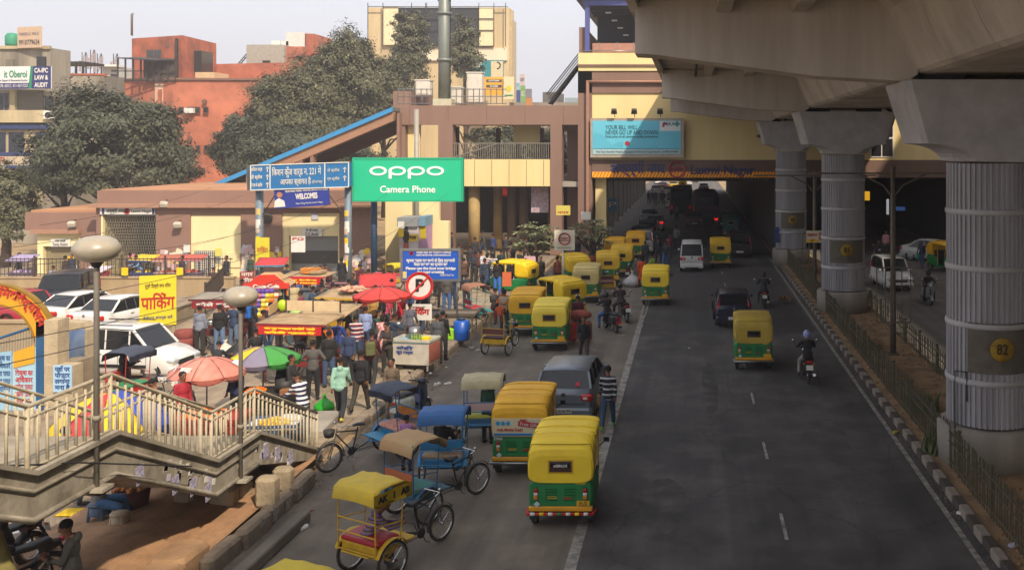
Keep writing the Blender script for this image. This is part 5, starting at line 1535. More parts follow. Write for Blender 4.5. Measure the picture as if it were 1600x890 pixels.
def make_scooter():
 P = Proto()
 wheel_parts(P, None, (0, -.58, .22), .22, .1)
 wheel_parts(P, None, (0, .6, .22), .22, .1)
 P.add('rear_body', MB().loft([sup(.06, .55, .72, -.84, 16, 2.6), sup(.17, .36, .76, -.66, 16, 3), sup(.21, .3, .76, -.35, 16, 3), sup(.15, .3, .72, -.1, 16, 3)]), mat('#c9d0c4', .35, 0, .15), key='shell')
 P.add('seat', MB().loft([sup(.1, .76, .84, -.74, 14, 3), sup(.15, .74, .85, -.4, 14, 3), sup(.1, .72, .82, .0, 14, 3)]), mat('#2b2c33', .7))
 P.add('floorboard', MB().bbev((0, .12, .3), (.34, .44, .07), .02), BLACK)
 P.add('front_apron', MB().loft([sup(.2, .3, .36, .3, 14, 3), sup(.21, .3, .92, .4, 14, 3), sup(.14, .42, .98, .48, 14, 3)]), mat('#2b3038', .4, 0, .2), key='apron')
 P.add('front_mudguard', MB().lathe([(.25, -.08), (.28, 0), (.25, .08)], 10, axis='X', c=(0, .6, .22), a0=.2, a1=PI * .95), mat('#c9d0c4', .35, 0, .15), key='shell')
 P.add('fork', MB().tube([(0, .58, .24), (0, .42, .95)], .035, 6), BLACK)
 P.add('handlebar', MB().tube([(-.34, .26, 1.02), (-.12, .36, 1.0), (.12, .36, 1.0), (.34, .26, 1.02)], .02, 6), BLACK)
 P.add('head_cowl', MB(True).ball((0, .4, 1.0), (.14, .13, .1), 12, 8), mat('#2b3038', .4, 0, .2), key='apron')
 P.add('headlight', MB(True).ball((0, .5, .98), (.08, .04, .06), 10, 6), WHITE)
 P.add('tail_light', MB().bbev((0, -.86, .64), (.18, .04, .08), .02), mat('#b01818', .3, 0, .1))
 P.add('grab_rail', MB().tube([(-.14, -.55, .8), (-.14, -.84, .82), (.14, -.84, .82), (.14, -.55, .8)], .014, 5), STEEL)
 P.add('number_plate', MB().box((0, -.9, .48), (.22, .012, .14)), WHITE, key='plate')
 P.add('exhaust', MB().tube([(.14, -.2, .2), (.17, -.75, .26)], .05, 8), DARKST)
 P.add('stand', MB().tube([(-.1, -.1, .22), (-.22, -.12, .01)], .012, 4), DARKST)
 for s_ in (-1, 1):
  m_ = P.add('mirror', MB().tube([(s_ * .26, .3, 1.04), (s_ * .34, .32, 1.2)], .008, 4), BLACK)
  P.add('mirror_head', MB().ball((s_ * .36, .32, 1.24), (.065, .02, .05), 8, 5), CHROME, m_)
 return P
SCOOT = make_scooter()
# ---------------- cycle rickshaw, front wheel towards +Y
def make_crick():
 P = Proto()
 fr = MB()
 T = lambda pts, r=.017: fr.tube(pts, r, 5)
 # chassis
 for s_ in (-1, 1):
  T([(s_ * .33, -.55, .52), (s_ * .33, .3, .52)]); T([(s_ * .3, .3, .52), (0, .62, .5)])
  T([(s_ * .33, -.5, .52), (s_ * .33, -.15, .36)]); T([(s_ * .33, .2, .52), (s_ * .33, -.15, .36)])
 T([(-.55, -.15, .36), (.55, -.15, .36)], .022)
 T([(-.33, -.55, .52), (.33, -.55, .52)]); T([(-.33, .3, .52), (.33, .3, .52)])
 P.add('chassis', fr, BLUEP, key='frame')
 f2 = MB()
 T2 = lambda pts, r=.014: f2.tube(pts, r, 5)
 T2([(0, .55, .5), (0, 1.0, .36), (0, 1.42, .86)], .018); T2([(0, 1.0, .36), (0, .86, .9)], .018); T2([(0, .86, .82), (0, 1.4, .9)], .018); T2([(0, .0, .37), (0, 1.0, .36)], .012)
 P.add('cycle_frame', f2, BLACK, key='cycle')
 P.add('fork', MB().tube([(0, 1.38, .98), (0, 1.44, .75), (.05, 1.58, .34)], .014, 5).tube([(0, 1.44, .75), (-.05, 1.58, .34)], .014, 5), CHROME)
 P.add('handlebar', MB().tube([(-.27, 1.12, 1.04), (-.2, 1.32, 1.05), (0, 1.38, 1.02), (.2, 1.32, 1.05), (.27, 1.12, 1.04)], .012, 5), CHROME)
 P.add('bell', MB(True).ball((.16, 1.36, 1.08), .035, 8, 6), CHROME)
 P.add('basket', MB().lathe([(.1, .82), (.14, .98), (.13, .98), (.09, .82)], 10, c=(0, 1.58, 0)), DARKST, key='basket')
 P.add('saddle', MB().loft([sup(.1, .92, .99, .72, 10, 2.6), sup(.09, .93, 1.0, .84, 10, 2.6), sup(.03, .94, .99, 1.0, 10, 2.6)]), BLACK)
 P.add('crank', MB().lathe([(.001, -.02), (.1, -.02), (.1, .0), (.001, .0)], 16, axis='X', c=(.05, 1.0, .36)).tube([(.06, 1.0, .36), (.1, 1.05, .2), (.2, 1.05, .2)], .012, 4).tube([(-.06, 1.0, .36), (-.1, .95, .52), (-.2, .95, .52)], .012, 4), DARKST)
 P.add('chain', MB().box((.05, .45, .40), (.012, 1.1, .012)).box((.05, .45, .31), (.012, 1.1, .012)), DARKST)
 for x in (-.5, .5):
  wheel_parts(P, None, (x, -.15, .36), .36, .045, 18, tyre_t=.04)
  P.add('mudguard', MB().lathe([(.395, -.05), (.41, 0), (.395, .05)], 12, axis='X', c=(x, -.15, .36), a0=.5, a1=PI - .4), BLUEP, key='frame')
 wheel_parts(P, None, (0, 1.58, .34), .34, .045, 18, tyre_t=.04)
 P.add('front_mudguard', MB().lathe([(.37, -.03), (.385, 0), (.37, .03)], 10, axis='X', c=(0, 1.58, .34), a0=.6, a1=PI * 1.05), DARKST)
 # carriage
 P.add('footboard', MB().bbev((0, .28, .55), (.82, .42, .035), .01), BLUEP, key='board')
 P.add('seat_box', MB().bbev((0, -.22, .57), (.86, .5, .2), .02), BLUEP, key='board')
 P.add('seat_cushion', MB().bbev((0, -.2, .71), (.92, .54, .09), .03), mat('#b0485a', .8, 0, .6, 14, dirtc='#d8c8a0'), key='cushion')
 P.add('backrest', MB().bbev((0, -.5, .98), (.9, .05, .2), .02), mat('#b0485a', .8, 0, .5, 14), key='back')
 a = MB()
 for s_ in (-1, 1):
  a.tube([(s_ * .46, .06, .55), (s_ * .46, .1, .98), (s_ * .46, -.5, 1.06)], .014, 5)
  a.tube([(s_ * .46, -.5, .55), (s_ * .46, -.52, 1.66)], .015, 5)
  a.tube([(s_ * .46, .1, .98), (s_ * .46, .14, 1.62)], .013, 5)
  a.tube([(s_ * .46, -.5, .62), (s_ * .46, .08, .62)], .012, 5)
 a.tube([(-.46, -.52, 1.1), (.46, -.52, 1.1)], .014, 5); a.tube([(-.46, -.52, .86), (.46, -.52, .86)], .014, 5)
 a.tube([(-.46, -.52, .55), (.46, -.52, .55)], .014, 5)
 P.add('carriage_frame', a, BLUEP, key='frame')
 def can(u, v):
  x = -.52 + 1.04 * u; y = -.6 + .88 * v
  ed = abs(v - .5) * 2
  z = 1.7 - .1 * max(0, ed - .6) / .4 - (.16 if v > .97 else 0) - (.16 if v < .03 else 0) + .03 * math.sin(PI * u) + .012 * math.sin(17 * u + 3 * v) * math.sin(9 * v)
  return (x, y, z)
 P.add('canopy', MB().sheet(can, 10, 22, .012), mat('#2a4d78', .8, 0, .4, 3), key='canopy')
 def flap(u, v):
  return (-.52 + 1.04 * u, .29 + .02 * math.sin(9 * u), 1.6 - .14 * v + .01 * math.sin(20 * u))
 P.add('canopy_flap', MB().sheet(flap, 10, 3, .01), mat('#2a4d78', .8, 0, .4, 3), key='canopy')
 return P
CRICK = make_crick()
# ---------------- bus
def make_bus():
 P = Proto()
 b = P.add('body', MB().loft([sup(1.2, .35, 2.9, -5, 24, 8), sup(1.25, .32, 3.05, -4.85, 24, 8), sup(1.25, .32, 3.05, 4.85, 24, 8), sup(1.2, .35, 2.9, 5, 24, 8)], smooth=False), mat('#5a1c18', .5, 0, .3), key='body')
 P.add('rear_window', MB().bbev((0, -5.0, 2.25), (2.0, .06, .9), .05), glass('#1a1c20'), b)
 P.add('windscreen', MB().bbev((0, 5.0, 2.1), (2.2, .06, 1.2), .05), glass('#1a1c20'), b)
 P.add('rear_bumper', MB().bbev((0, -5.05, .55), (2.4, .2, .35), .05), BLACK, b)
 P.add('rear_grille', MB().bbev((0, -5.02, 1.15), (1.5, .06, .6), .02), DARKST, b)
 for s_ in (-1, 1):
  for k in range(6): P.add('side_window', MB().bbev((s_ * 1.245, -4.0 + k * 1.5, 2.15), (.05, 1.35, .95), .02), glass('#1a1c20'), b)
  P.add('tail_light', MB().bbev((s_ * 1.0, -5.06, 1.0), (.2, .05, .35), .02), mat('#c01814', .3, 0, .1, emit=.15), b)
  for y in (-3, 3): wheel_parts(P, None, (s_ * 1.08, y, .5), .5, .3)
 P.add('destination_board', MB().box((0, -5.02, 2.82), (1.4, .05, .2)), BLACK, b)
 return P
BUS = make_bus()
# ================================================================= PEOPLE
SKIN = [mat('#7a4e36', .6, 0, .12, 5), mat('#8f6044', .6, 0, .12, 5), mat('#66402c', .6, 0, .12, 5)]
HAIRM = mat('#120f0e', .95, 0, .2, 8)
EYEM = mat('#1a1412', .4, 0, 0); LIP = mat('#6a3830', .6, 0, 0)
def remesh(mb, vox, smooth=2):
 me = mb.mesh('tmp')
 o = bpy.data.objects.new('tmp', me); COL.objects.link(o)
 m = o.modifiers.new('r', 'REMESH'); m.mode = 'VOXEL'; m.voxel_size = vox; m.use_smooth_shade = True
 s_ = o.modifiers.new('s', 'SMOOTH'); s_.iterations = smooth; s_.factor = .5
 d = o.modifiers.new('d', 'DECIMATE'); d.ratio = .45
 dg = bpy.context.evaluated_depsgraph_get()
 r = bpy.data.meshes.new_from_object(o.evaluated_get(dg))
 bpy.data.objects.remove(o); bpy.data.meshes.remove(me)
 return r
def append_mesh(mb, me, mi=0):
 n = len(mb.v)
 mb.v.extend(tuple(v.co) for v in me.vertices)
 for p in me.polygons:
  mb.f.append(tuple(n + i for i in p.vertices)); mb.mi.append(mi); mb.sm.append(True)
class Pose:
 """forward kinematics of a figure facing +Y; angles in degrees, forward positive"""
 def __init__(s, lean=0, thigh=(0, 0), knee=(0, 0), spread=4, arm=(0, 0), out=(8, 8), elbow=(10, 10), inw=(0, 0), head=0, turn=0, hip=None, female=False, curl=.4):
  s.female = female; s.curl = curl
  c, sn = lambda d: math.cos(R(d)), lambda d: math.sin(R(d))
  V = Vector
  ext = []
  for i in range(2):
   ext.append(.43 * c(thigh[i]) + .43 * c(thigh[i] - knee[i]))
  hz = hip if hip is not None else max(ext) + .085
  s.pel = V((0, 0, hz + .04))
  up = V((0, sn(lean), c(lean)))
  s.up = up
  s.waist = s.pel + up * .14; s.chest = s.pel + up * .34; s.neck = s.pel + up * .52
  s.hd = s.neck + V((0, sn(lean + head), c(lean + head))) * .155 + V((0, .02, 0))
  s.head = head + lean; s.turn = turn
  s.sh, s.el, s.wr, s.hand, s.hp, s.kn, s.an = [], [], [], [], [], [], []
  for i, sg in enumerate((-1, 1)):
   sh = s.pel + up * .46 + V((sg * .168, 0, 0))
   a = arm[i]
   d1 = V((sg * sn(out[i]), sn(a) * c(out[i]), -c(a) * c(out[i]))).normalized()
   el = sh + d1 * .28
   b = a + elbow[i]
   iw = inw[i]
   d2 = V((-sg * sn(iw), sn(b) * c(iw), -c(b) * c(iw))).normalized()
   wr = el + d2 * .24
   s.sh.append(sh); s.el.append(el); s.wr.append(wr); s.hand.append(d2)
   h = V((sg * .09, 0, hz))
   t = thigh[i]; k = t - knee[i]
   sp = sn(spread)
   kn = h + V((sg * sp, sn(t), -c(t))) * .43
   an = kn + V((sg * sp * .3, sn(k), -c(k))) * .43
   s.hp.append(h); s.kn.append(kn); s.an.append(an)
def build_person(ps, shirt='jacket', extra=None):
 P = Proto()
 f = .94 if ps.female else 1
 tilt = Matrix.Rotation(-math.atan2(ps.up.y, ps.up.z), 3, 'X')
 b = MB(True)
 b.ball(ps.pel, (.15, .105, .13), 12, 8, tilt); b.ball(ps.waist, (.13 * f, .095, .15), 12, 8, tilt); b.ball(ps.chest, (.155 * f, .1, .17), 12, 8, tilt)
 b.tube([ps.neck - ps.up * .1, ps.hd], [.07, .05], 8)
 for i in range(2):
  b.tube([ps.chest + ps.up * .1, ps.sh[i]], [.07, .055], 8); b.ball(ps.sh[i], .058, 8, 6)
  b.tube([ps.sh[i], ps.el[i]], [.052, .04], 8); b.ball(ps.el[i], .041, 8, 6)
  b.tube([ps.el[i], ps.wr[i]], [.04, .028], 8)
  b.ball(ps.wr[i] + ps.hand[i] * .045, (.036, .036, .036), 8, 6)
  b.tube([ps.hp[i], ps.kn[i]], [.088, .058], 8); b.ball(ps.kn[i], .058, 8, 6)
  b.tube([ps.kn[i], ps.kn[i].lerp(ps.an[i], .35), ps.an[i]], [.056, .056, .036], 8)
  b.tube([ps.an[i] - Vector((0, .03, .03)), ps.an[i] + Vector((0, .14, -.05))], [.04, .032], 8)
 # head in the same volume
 Hm = Matrix.Rotation(R(ps.turn), 3, 'Z') @ Matrix.Rotation(-R(ps.head), 3, 'X')
 def hp(v): return ps.hd + Hm @ Vector(v)
 b.ball(hp((0, -.008, .03)), (.082, .1, .1), 14, 10, Hm); b.ball(hp((0, .022, -.045)), (.056, .062, .062), 12, 8, Hm)
 b.tube([hp((0, .085, .02)), hp((0, .112, -.018))], [.012, .018], 6)
 core = remesh(b, .017, 2)
 o = MB(True)
 append_mesh(o, core)
 for s_ in (-1, 1):
  o.ball(hp((s_ * .08, -.002, .01)), (.012, .02, .03), 6, 5, Hm)
 for i, sg in enumerate((-1, 1)):
  d = ps.hand[i]; w = ps.wr[i]
  side = d.cross(Vector((0, 0, 1)) if abs(d.z) < .8 else Vector((0, 1, 0))).normalized()
  nrm = side.cross(d).normalized()
  if nrm.dot(Vector((0, 1, 0))) < 0: nrm = -nrm
  ca = ps.curl
  for k, ln in enumerate((.062, .072, .068, .052)):
   q = w + d * .075 + side * (-.027 + .018 * k)
   d1 = (d * math.cos(ca) + nrm * math.sin(ca)); d2 = (d * math.cos(ca * 2.4) + nrm * math.sin(ca * 2.4))
   o.tube([q, q + d1 * ln * .5, q + d1 * ln * .5 + d2 * ln * .5], [.0095, .009, .007], 5)
  th = w + d * .04 + side * (-sg * .03)
  o.tube([th, th + (d * .6 - side * sg * .8 + nrm * .3).normalized() * .045, th + (d - side * sg * .5 + nrm * .5).normalized() * .075], [.012, .011, .008], 5)
 o.m = 1
 for s_ in (-1, 1): o.ball(hp((s_ * .031, .083, .03)), (.013, .007, .008), 6, 4, Hm)
 o.tube([hp((-.05, .082, .055)), hp((-.018, .09, .06))], .005, 4); o.tube([hp((.05, .082, .055)), hp((.018, .09, .06))], .005, 4)
 o.m = 2
 o.tube([hp((-.022, .08, -.05)), hp((0, .086, -.052)), hp((.022, .08, -.05))], .006, 4)
 P.add('body', o.mesh('body', 3, fix=False), [SKIN[0], EYEM, LIP], key='skin')
 # hair
 h = MB(True); h.ball(hp((0, -.022, .052)), (.09, .1, .088), 14, 10, Hm)
 if ps.female: h.ball(hp((0, -.1, -.0)), (.05, .05, .06), 8, 6, Hm); h.ball(hp((0, -.05, -.03)), (.08, .06, .09), 10, 8, Hm)
 P.add('hair', h, HAIRM, key='hair')
 # top
 t = MB(True)
 k = 1.0
 t.ball(ps.pel - ps.up * .02, (.182, .145, .13), 14, 8, tilt); t.ball(ps.waist + ps.up * -.06, (.172 * f, .135, .14), 14, 8, tilt); t.ball(ps.waist, (.152 * f, .12, .17), 14, 8, tilt); t.ball(ps.chest, (.17 * f, .12, .17), 14, 8, tilt)
 t.tube([ps.chest + ps.up * .08, ps.neck + ps.up * .015], [.1, .07], 10)
 for i in range(2):
  t.tube([ps.chest + ps.up * .09, ps.sh[i]], [.085, .064], 10); t.ball(ps.sh[i], .066, 10, 6)
  t.tube([ps.sh[i], ps.el[i]], [.063, .051], 10); t.ball(ps.el[i], .051, 8, 6)
  if shirt == 'tee':
   pass
  t.tube([ps.el[i], ps.wr[i] - ps.hand[i] * .01], [.05, .04], 10)
 if shirt == 'kurta':
  t.tube([ps.pel + ps.up * .1, ps.pel - Vector((0, 0, .1)), (ps.kn[0] + ps.kn[1]) / 2 + Vector((0, .02, .02))], [.15, .18, .2], 14)
 if shirt == 'hood':
  t.ball(ps.neck + Vector((0, -.085, -.01)), (.09, .06, .08), 8, 6)
 P.add('jacket' if shirt != 'kurta' else 'kurta', remesh(t, .02, 3), mat('#333'.replace('#333', '#333333')), key='top')
 # trousers
 q = MB(True)
 q.ball(ps.pel - Vector((0, 0, .02)), (.168, .13, .13), 12, 8, tilt)
 for i in range(2):
  q.tube([ps.hp[i] + Vector((0, 0, .03)), ps.kn[i]], [.108, .078], 10); q.ball(ps.kn[i], .077, 10, 6)
  q.tube([ps.kn[i], ps.an[i] + (ps.kn[i] - ps.an[i]).normalized() * .03], [.075, .06], 10)
 P.add('trousers', remesh(q, .02, 2), mat('#22242a'), key='legs')
 s1 = []
 for i in range(2):
  sh = MB(True)
  an = ps.an[i]
  sh.ball(an + Vector((0, .05, -.045)), (.048, .13, .04), 10, 6); sh.ball(an + Vector((0, -.02, -.01)), (.045, .055, .05), 8, 6)
  P.add('shoe', sh, mat('#1c1a18', .6), key='shoe')
 if extra == 'backpack':
  bp_ = MB(); c = ps.chest - ps.up * .06 + Vector((0, -.19, 0))
  i = P.add('backpack', MB().bbev(c, (.3, .17, .44), .05), BLACK, key='bag')
  P.add('pocket', MB().bbev(c + Vector((0, -.1, -.1)), (.24, .06, .2), .03), BLACK, i, key='bag')
  for sg in (-1, 1):
   P.add('strap', MB().tube([c + Vector((sg * .1, .06, .2)), ps.sh[0 if sg < 0 else 1] * .55 + ps.neck * .45 + Vector((0, .02, .03)), ps.chest + Vector((sg * .11, .135, 0)), ps.waist + Vector((sg * .13, .03, 0))], .018, 5), BLACK, i, key='bag')
 if extra == 'helmet':
  i = P.add('helmet', MB(True).ball(hp((0, -.005, .03)), (.125, .145, .14), 16, 12, Hm), BLACK, key='helmet')
  P.add('visor', MB(True).ball(hp((0, .05, .025)), (.105, .11, .06), 14, 8, Hm), glass('#1a1c20', .05), i)
 if extra == 'cap':
  i = P.add('cap', MB(True).ball(hp((0, -.01, .075)), (.092, .1, .065), 12, 8, Hm), BLACK, key='cap')
  P.add('cap_brim', MB().bbev(hp((0, .11, .07)), (.14, .11, .015), .01), BLACK, i, key='cap')
 return P
# ================================================================= FOOTBRIDGE STAIRS (lower left)
SX0, SX1 = -11.35, -9.3
steps_ = empty('footbridge_stairs', (-10.3, 18, 0), 0, 'cream railed concrete footbridge stairs with two level landings descending at the lower left', 'stairs')
so = -steps_.location
# (Y, Z of the deck) along the run
RUN = [(9.6, 4.9), (13.3, 3.2), (15.2, 3.2), (18.4, 1.7), (20.2, 1.7), (23.6, 0.25)]
STC = mat('#a49c8a', .9, 0, .85, 1.6, .3, 12, dirtc='#5f5648')
STD = mat('#9a907c', .9, 0, .6, 1.5, .3, 14, dirtc='#4a4236')
for side, x0, x1 in (('stringer', SX1 - .02, SX1 + .16), ('stringer', SX0 - .16, SX0 + .02)):
 pl = [(y, z + .06) for y, z in RUN] + [(RUN[-1][0] + .3, .0)] + [(y, max(z - .62, -.2)) for y, z in reversed(RUN[:-1])]
 part(side, MB().prism(pl, x0, x1, 'X'), STC, steps_, so)
pl = [(y, z - .12) for y, z in RUN] + [(y, max(z - .45, -.2)) for y, z in reversed(RUN)]
part('soffit_slab', MB().prism(pl, SX0, SX1, 'X'), STD, steps_, so)
pl = [(y, z + .1) for y, z in RUN] + [(y, z + .03) for y, z in reversed(RUN)]
part('ledge', MB().prism(pl, SX1 + .16, SX1 + .26, 'X'), STC, steps_, so)
for dz, r0 in ((-.2, .035), (-.6, .05)):
 part('edge_pipe', MB().tube([(SX1 + .18, y, z + dz) for y, z in RUN[:-1]], r0, 6), STC, steps_, so)
for k in range(46):
 y = 16.6 + 1.9 * rnd.random() if k % 2 else 19.2 + 2.6 * rnd.random()
 z = np.interp(y, [a for a, _ in RUN], [b for _, b in RUN])
 part('torn_bill', MB().prism([(-.07, 0), (.05, -.03), (.08, .09), (-.04, .11)], SX1 + .158, SX1 + .166, 'X'), (WHITE, mat('#8f8672'), mat('#b8b0c0'))[k % 3], steps_, so + Vector((0, y, z - .5 + .3 * rnd.random())))
for k in range(1, len(RUN)):
 (ya, za), (yb, zb_) = RUN[k - 1], RUN[k]
 if abs(za - zb_) < .01:
  part('landing', MB().bb(SX0, SX1, ya, yb, za - .13, za), STD, steps_, so)
 else:
  n = int(round((za - zb_) / .165))
  for j in range(n):
   f0, f1 = j / n, (j + 1) / n
   part('tread', MB().bb(SX0, SX1, ya + (yb - ya) * f0, ya + (yb - ya) * f1 + .02, za + (zb_ - za) * f1 - .16, za + (zb_ - za) * f1), STD, steps_, so)
RAILC = mat('#bdb196', .7, .1, .45, 6, .1, 20, dirtc='#6a5c40')
balm = MB().tube([(0, 0, 0), (0, 0, .9)], .021, 6).mesh('baluster')
pstm = MB().tube([(0, 0, -.35), (0, 0, .97)], .034, 8).mesh('post')
def railing(x, label):
 r = empty('stair_railing', (x, 18, 0), 0, label, 'railing', 'cream steel railings of the footbridge stairs')
 ro = -r.location
 pts = [Vector((x, y, z)) for y, z in RUN]
 part('top_rail', MB().tube([p + Vector((0, 0, .98)) for p in pts], .033, 8), RAILC, r, ro)
 part('lower_rail', MB().tube([p + Vector((0, 0, .82)) for p in pts], .022, 6), RAILC, r, ro)
 part('bottom_rail', MB().tube([p + Vector((0, 0, .1)) for p in pts], .024, 6), RAILC, r, ro)
 for a, b_ in zip(pts, pts[1:]):
  L = (b_ - a).length
  n = max(2, int(round((b_.y - a.y) / .2)))
  for k in range(1, n):
   p = a.lerp(b_, k / n)
   if k % 7 == 0: link('post', pstm, RAILC, r, p + ro)
   else: link('baluster', balm, RAILC, r, p + ro, (rnd.uniform(-.01, .01), rnd.uniform(-.01, .01), 0))
  link('post', pstm, RAILC, r, a + ro)
 link('post', pstm, RAILC, r, pts[-1] + ro)
 return r
railing(SX1 + .1, 'near cream steel railing of the stairs facing the road')
railing(SX0 - .05, 'rear cream steel railing of the stairs facing the market')
for k, (y, z, n_) in enumerate(((15.9, 2.3, 0), (17.0, 1.75, 0), (17.6, 1.5, 1), (18.15, 1.2, 1), (20.6, 1.2, 1), (21.2, .95, 1), (21.9, .65, 1))):
 b = tag(part('wall_poster', MB().box((0, 0, 0), (.012, .22, .3), rx=.12), mat('#b8b2c0', .8, 0, .8, 20, dirtc='#4a4470'), None, (SX1 + .172, y, z + .05)), ('first faded bill pasted on the stair side left of the lamp post', 'second faded bill on the stair side below the first flight', 'third pasted bill under the first flight of stairs', 'fourth pasted bill at the corner of the second landing', 'first of three pasted bills on the lower flight side', 'middle of three pasted bills on the lower flight side', 'last of three pasted bills on the lower flight side')[k], 'poster', 'bills pasted on the stairs')
for (px, py, w, h, lb_) in ((418, 790, .42, .62, 'tall rough concrete block under the stair end by the kerb'), (443, 765, .4, .5, 'rough concrete block behind the taller one under the stair end'), (350, 790, .5, .4, 'wide low concrete block in the shade beneath the second landing'), (287, 795, .34, .4, 'small square concrete block under the second flight'), (372, 775, .5, .35, 'low block farthest back in the shade beneath the stairs')):
 p = G(px, py, WALK)
 tag(part('concrete_block', MB().bbev((0, 0, h / 2), (w, w * .8, h), .06), mat('#a8987c', .95, 0, .6, 3, .5, 14), None, (p.x, p.y, WALK), (0, 0, rnd.uniform(-.3, .3))), lb_, 'concrete block')
part('support_wall', MB().bb(SX0 + .1, SX1 - .1, 9.7, 10.2, 0, 2.7), STD, steps_, so)
part('slant_post', MB().tube([(SX1 - .4, 14.2, .2), (SX1 - .5, 13.2, 2.8)], .16, 8), mat('#8a8048', .9, 0, .6, 5), steps_, so)
# lamp posts with flattened globes
for (x, y, z0, zc, lb_) in ((-9.08, 14.66, 2.6, 6.22, 'near lamp post with flattened globe fixed to the first stair landing'), (-9.08, 19.35, 1.1, 4.76, 'second lower lamp post with flattened globe at the second stair landing')):
 l = empty('globe_lamp', (x, y, z0), 0, lb_, 'lamp post', 'globe lamp posts of the stairs')
 part('pole', MB().lathe([(.041, 0), (.041, zc - z0 - .3), (.038, zc - z0 - .25)], 12), mat('#8a8479', .6, .3, .4, 4), l)
 part('base_plate', MB().box((0, 0, -.03), (.36, .3, .05)).tube([(-.15, 0, 0), (0, 0, .35)], .02, 5), STC, l)
 part('collar', MB().lathe([(.05, zc - z0 - .28), (.1, zc - z0 - .2), (.15, zc - z0 - .17)], 14), BLACK, l)
 part('globe', MB(True).lathe([(.05, -.2), (.17, -.19), (.27, -.13), (.335, -.03), (.33, .04), (.265, .13), (.16, .185), (.03, .2)], 28, c=(0, 0, zc - z0)), mat('#a39a88', .35, 0, .35, 5, dirtc='#6f6555'), l)
 part('clamp', MB().lathe([(.062, 1.0), (.062, 1.08)], 10), STC, l)
# things under the stairs
def stool(p, c, lb_, h=.42, r=.2):
 s_ = empty('stool', p, 0, lb_, 'stool')
 part('seat', MB().lathe([(r, h - .05), (r + .01, h - .02), (r - .02, h), (.01, h + .005)], 16), c, s_)
 for a in range(4):
  t = a * PI / 2 + .785
  part('leg', MB().tube([(r * .8 * math.cos(t), r * .8 * math.sin(t), h - .04), (r * 1.05 * math.cos(t), r * 1.05 * math.sin(t), 0)], .035, 5), c, s_)
 part('skirt', MB().lathe([(r * .98, h * .45), (r * .95, h - .04), (r * .9, h - .04), (r * .93, h * .45), (r * .98, h * .45)], 12), c, s_)
 return s_
stool(G(155, 817, WALK), mat('#4a5c72', .5), 'blue grey plastic stool under the seated man beneath the stairs')
stool(G(187, 828, WALK), mat('#b9a88c', .6), 'beige plastic stool standing empty beneath the stairs', .36, .17)
bk = empty('cement_bucket', G(24, 862, WALK), 0, 'white cement filled bucket at the foot of the slanting post at the lower left', 'bucket')
part('bucket', MB().lathe([(.16, 0), (.2, .4), (.2, .42), (.15, .4)], 18), WHITE, bk)
# ================================================================= SCHOOL GATE AND WALLS (left)
gy_ = 27.4; gs_ = F / gy_
sg = empty('school_gate', AT(30, 600, gy_), 0, 'blue school gate with yellow arched sign lettered in red Hindi and blue posts', 'gate')
sgo = -sg.location
def gpt(x, y, d=0): return AT(x, y, gy_) + Vector((0, d, 0)) + sgo
BL = mat('#1d527c', .6, 0, .4, 3)
part('post', MB().bb(AT(56, 0, gy_).x, AT(69, 0, gy_).x, gy_, gy_ + .25, WALK, AT(0, 502, gy_).z), BL, sg, sgo)
part('post', MB().bb(AT(-86, 0, gy_).x, AT(-74, 0, gy_).x, gy_, gy_ + .25, WALK, AT(0, 502, gy_).z), BL, sg, sgo)
ac_ = gpt(-10, 540)
ro_, ri_ = 95 / gs_, 66 / gs_
arch = []
for k in range(25):
 t = PI * (.06 + .88 * k / 24)
 arch.append((t,))
def archf(r): return [(ac_.x + r * math.cos(t[0]) * 1.0, ac_.z + r * math.sin(t[0]) * 1.0) for t in arch]
a_out, a_in = archf(ro_), archf(ri_)
part('arch_board', MB().loft([[(a[0], 0, a[1]), (b[0], 0, b[1]), (b[0], .12, b[1]), (a[0], .12, a[1])] for a, b in zip(a_out, a_in)], smooth=False), mat('#d49a16', .6, 0, .3, 2), sg)
for r1, r2 in ((ro_, ro_ + .05), (ri_ - .05, ri_)):
 o1, o2 = archf(r2), archf(r1)
 part('arch_rim', MB().loft([[(a[0], -.03, a[1]), (b[0], -.03, b[1]), (b[0], .15, b[1]), (a[0], .15, a[1])] for a, b in zip(o1, o2)], smooth=False), mat('#8a6a14', .6), sg)
for k, (s_, th) in enumerate((('प्रा', 100), ('थमिक'.replace('मि', 'िम'), 77), ('िवद्या', 52), ('लय', 31))):
 rr__ = (ro_ + ri_) / 2 + .06
 t = R(th)
 text(sg, s_, .36, RED, ac_.x + rr__ * math.cos(t), ac_.z + rr__ * math.sin(t), -.02, bold=.012, rot=(R(90), PI / 2 - t, 0))
mb = MB()
for k in range(14):
 x = AT(-3 + 4.4 * k, 0, gy_).x
 mb.box((x, gy_ + .1, (AT(0, 516, gy_ + .1).z + AT(0, 552, gy_).z) / 2 + (k - 7) * .045), (.025, .025, .62))
part('upper_grille', mb, mat('#9a9484', .6, .2), sg, sgo)['kind'] = 'stuff'
part('rail', MB().tube([gpt(-74, 552, .1), gpt(57, 509, .1)], .04, 5), BL, sg); part('rail', MB().tube([gpt(-74, 585, .1), gpt(57, 541, .1)], .04, 5), BL, sg)
part('gate_panel', MB().prism([(gpt(18, 0).x, gpt(0, 552).z), (gpt(55, 0).x, gpt(0, 541).z), (gpt(55, 0).x, gpt(0, 650).z), (gpt(18, 0).x, gpt(0, 650).z)], .04, .1), mat('#9cc0d0', .7, 0, .2, 3), sg)
part('yellow_panel', MB().prism([(gpt(20, 0).x, gpt(0, 550).z), (gpt(53, 0).x, gpt(0, 539).z), (gpt(53, 0).x, gpt(0, 567).z), (gpt(20, 0).x, gpt(0, 575).z)], .015, .038), mat('#d09a1c', .7, 0, .2, 3), sg)
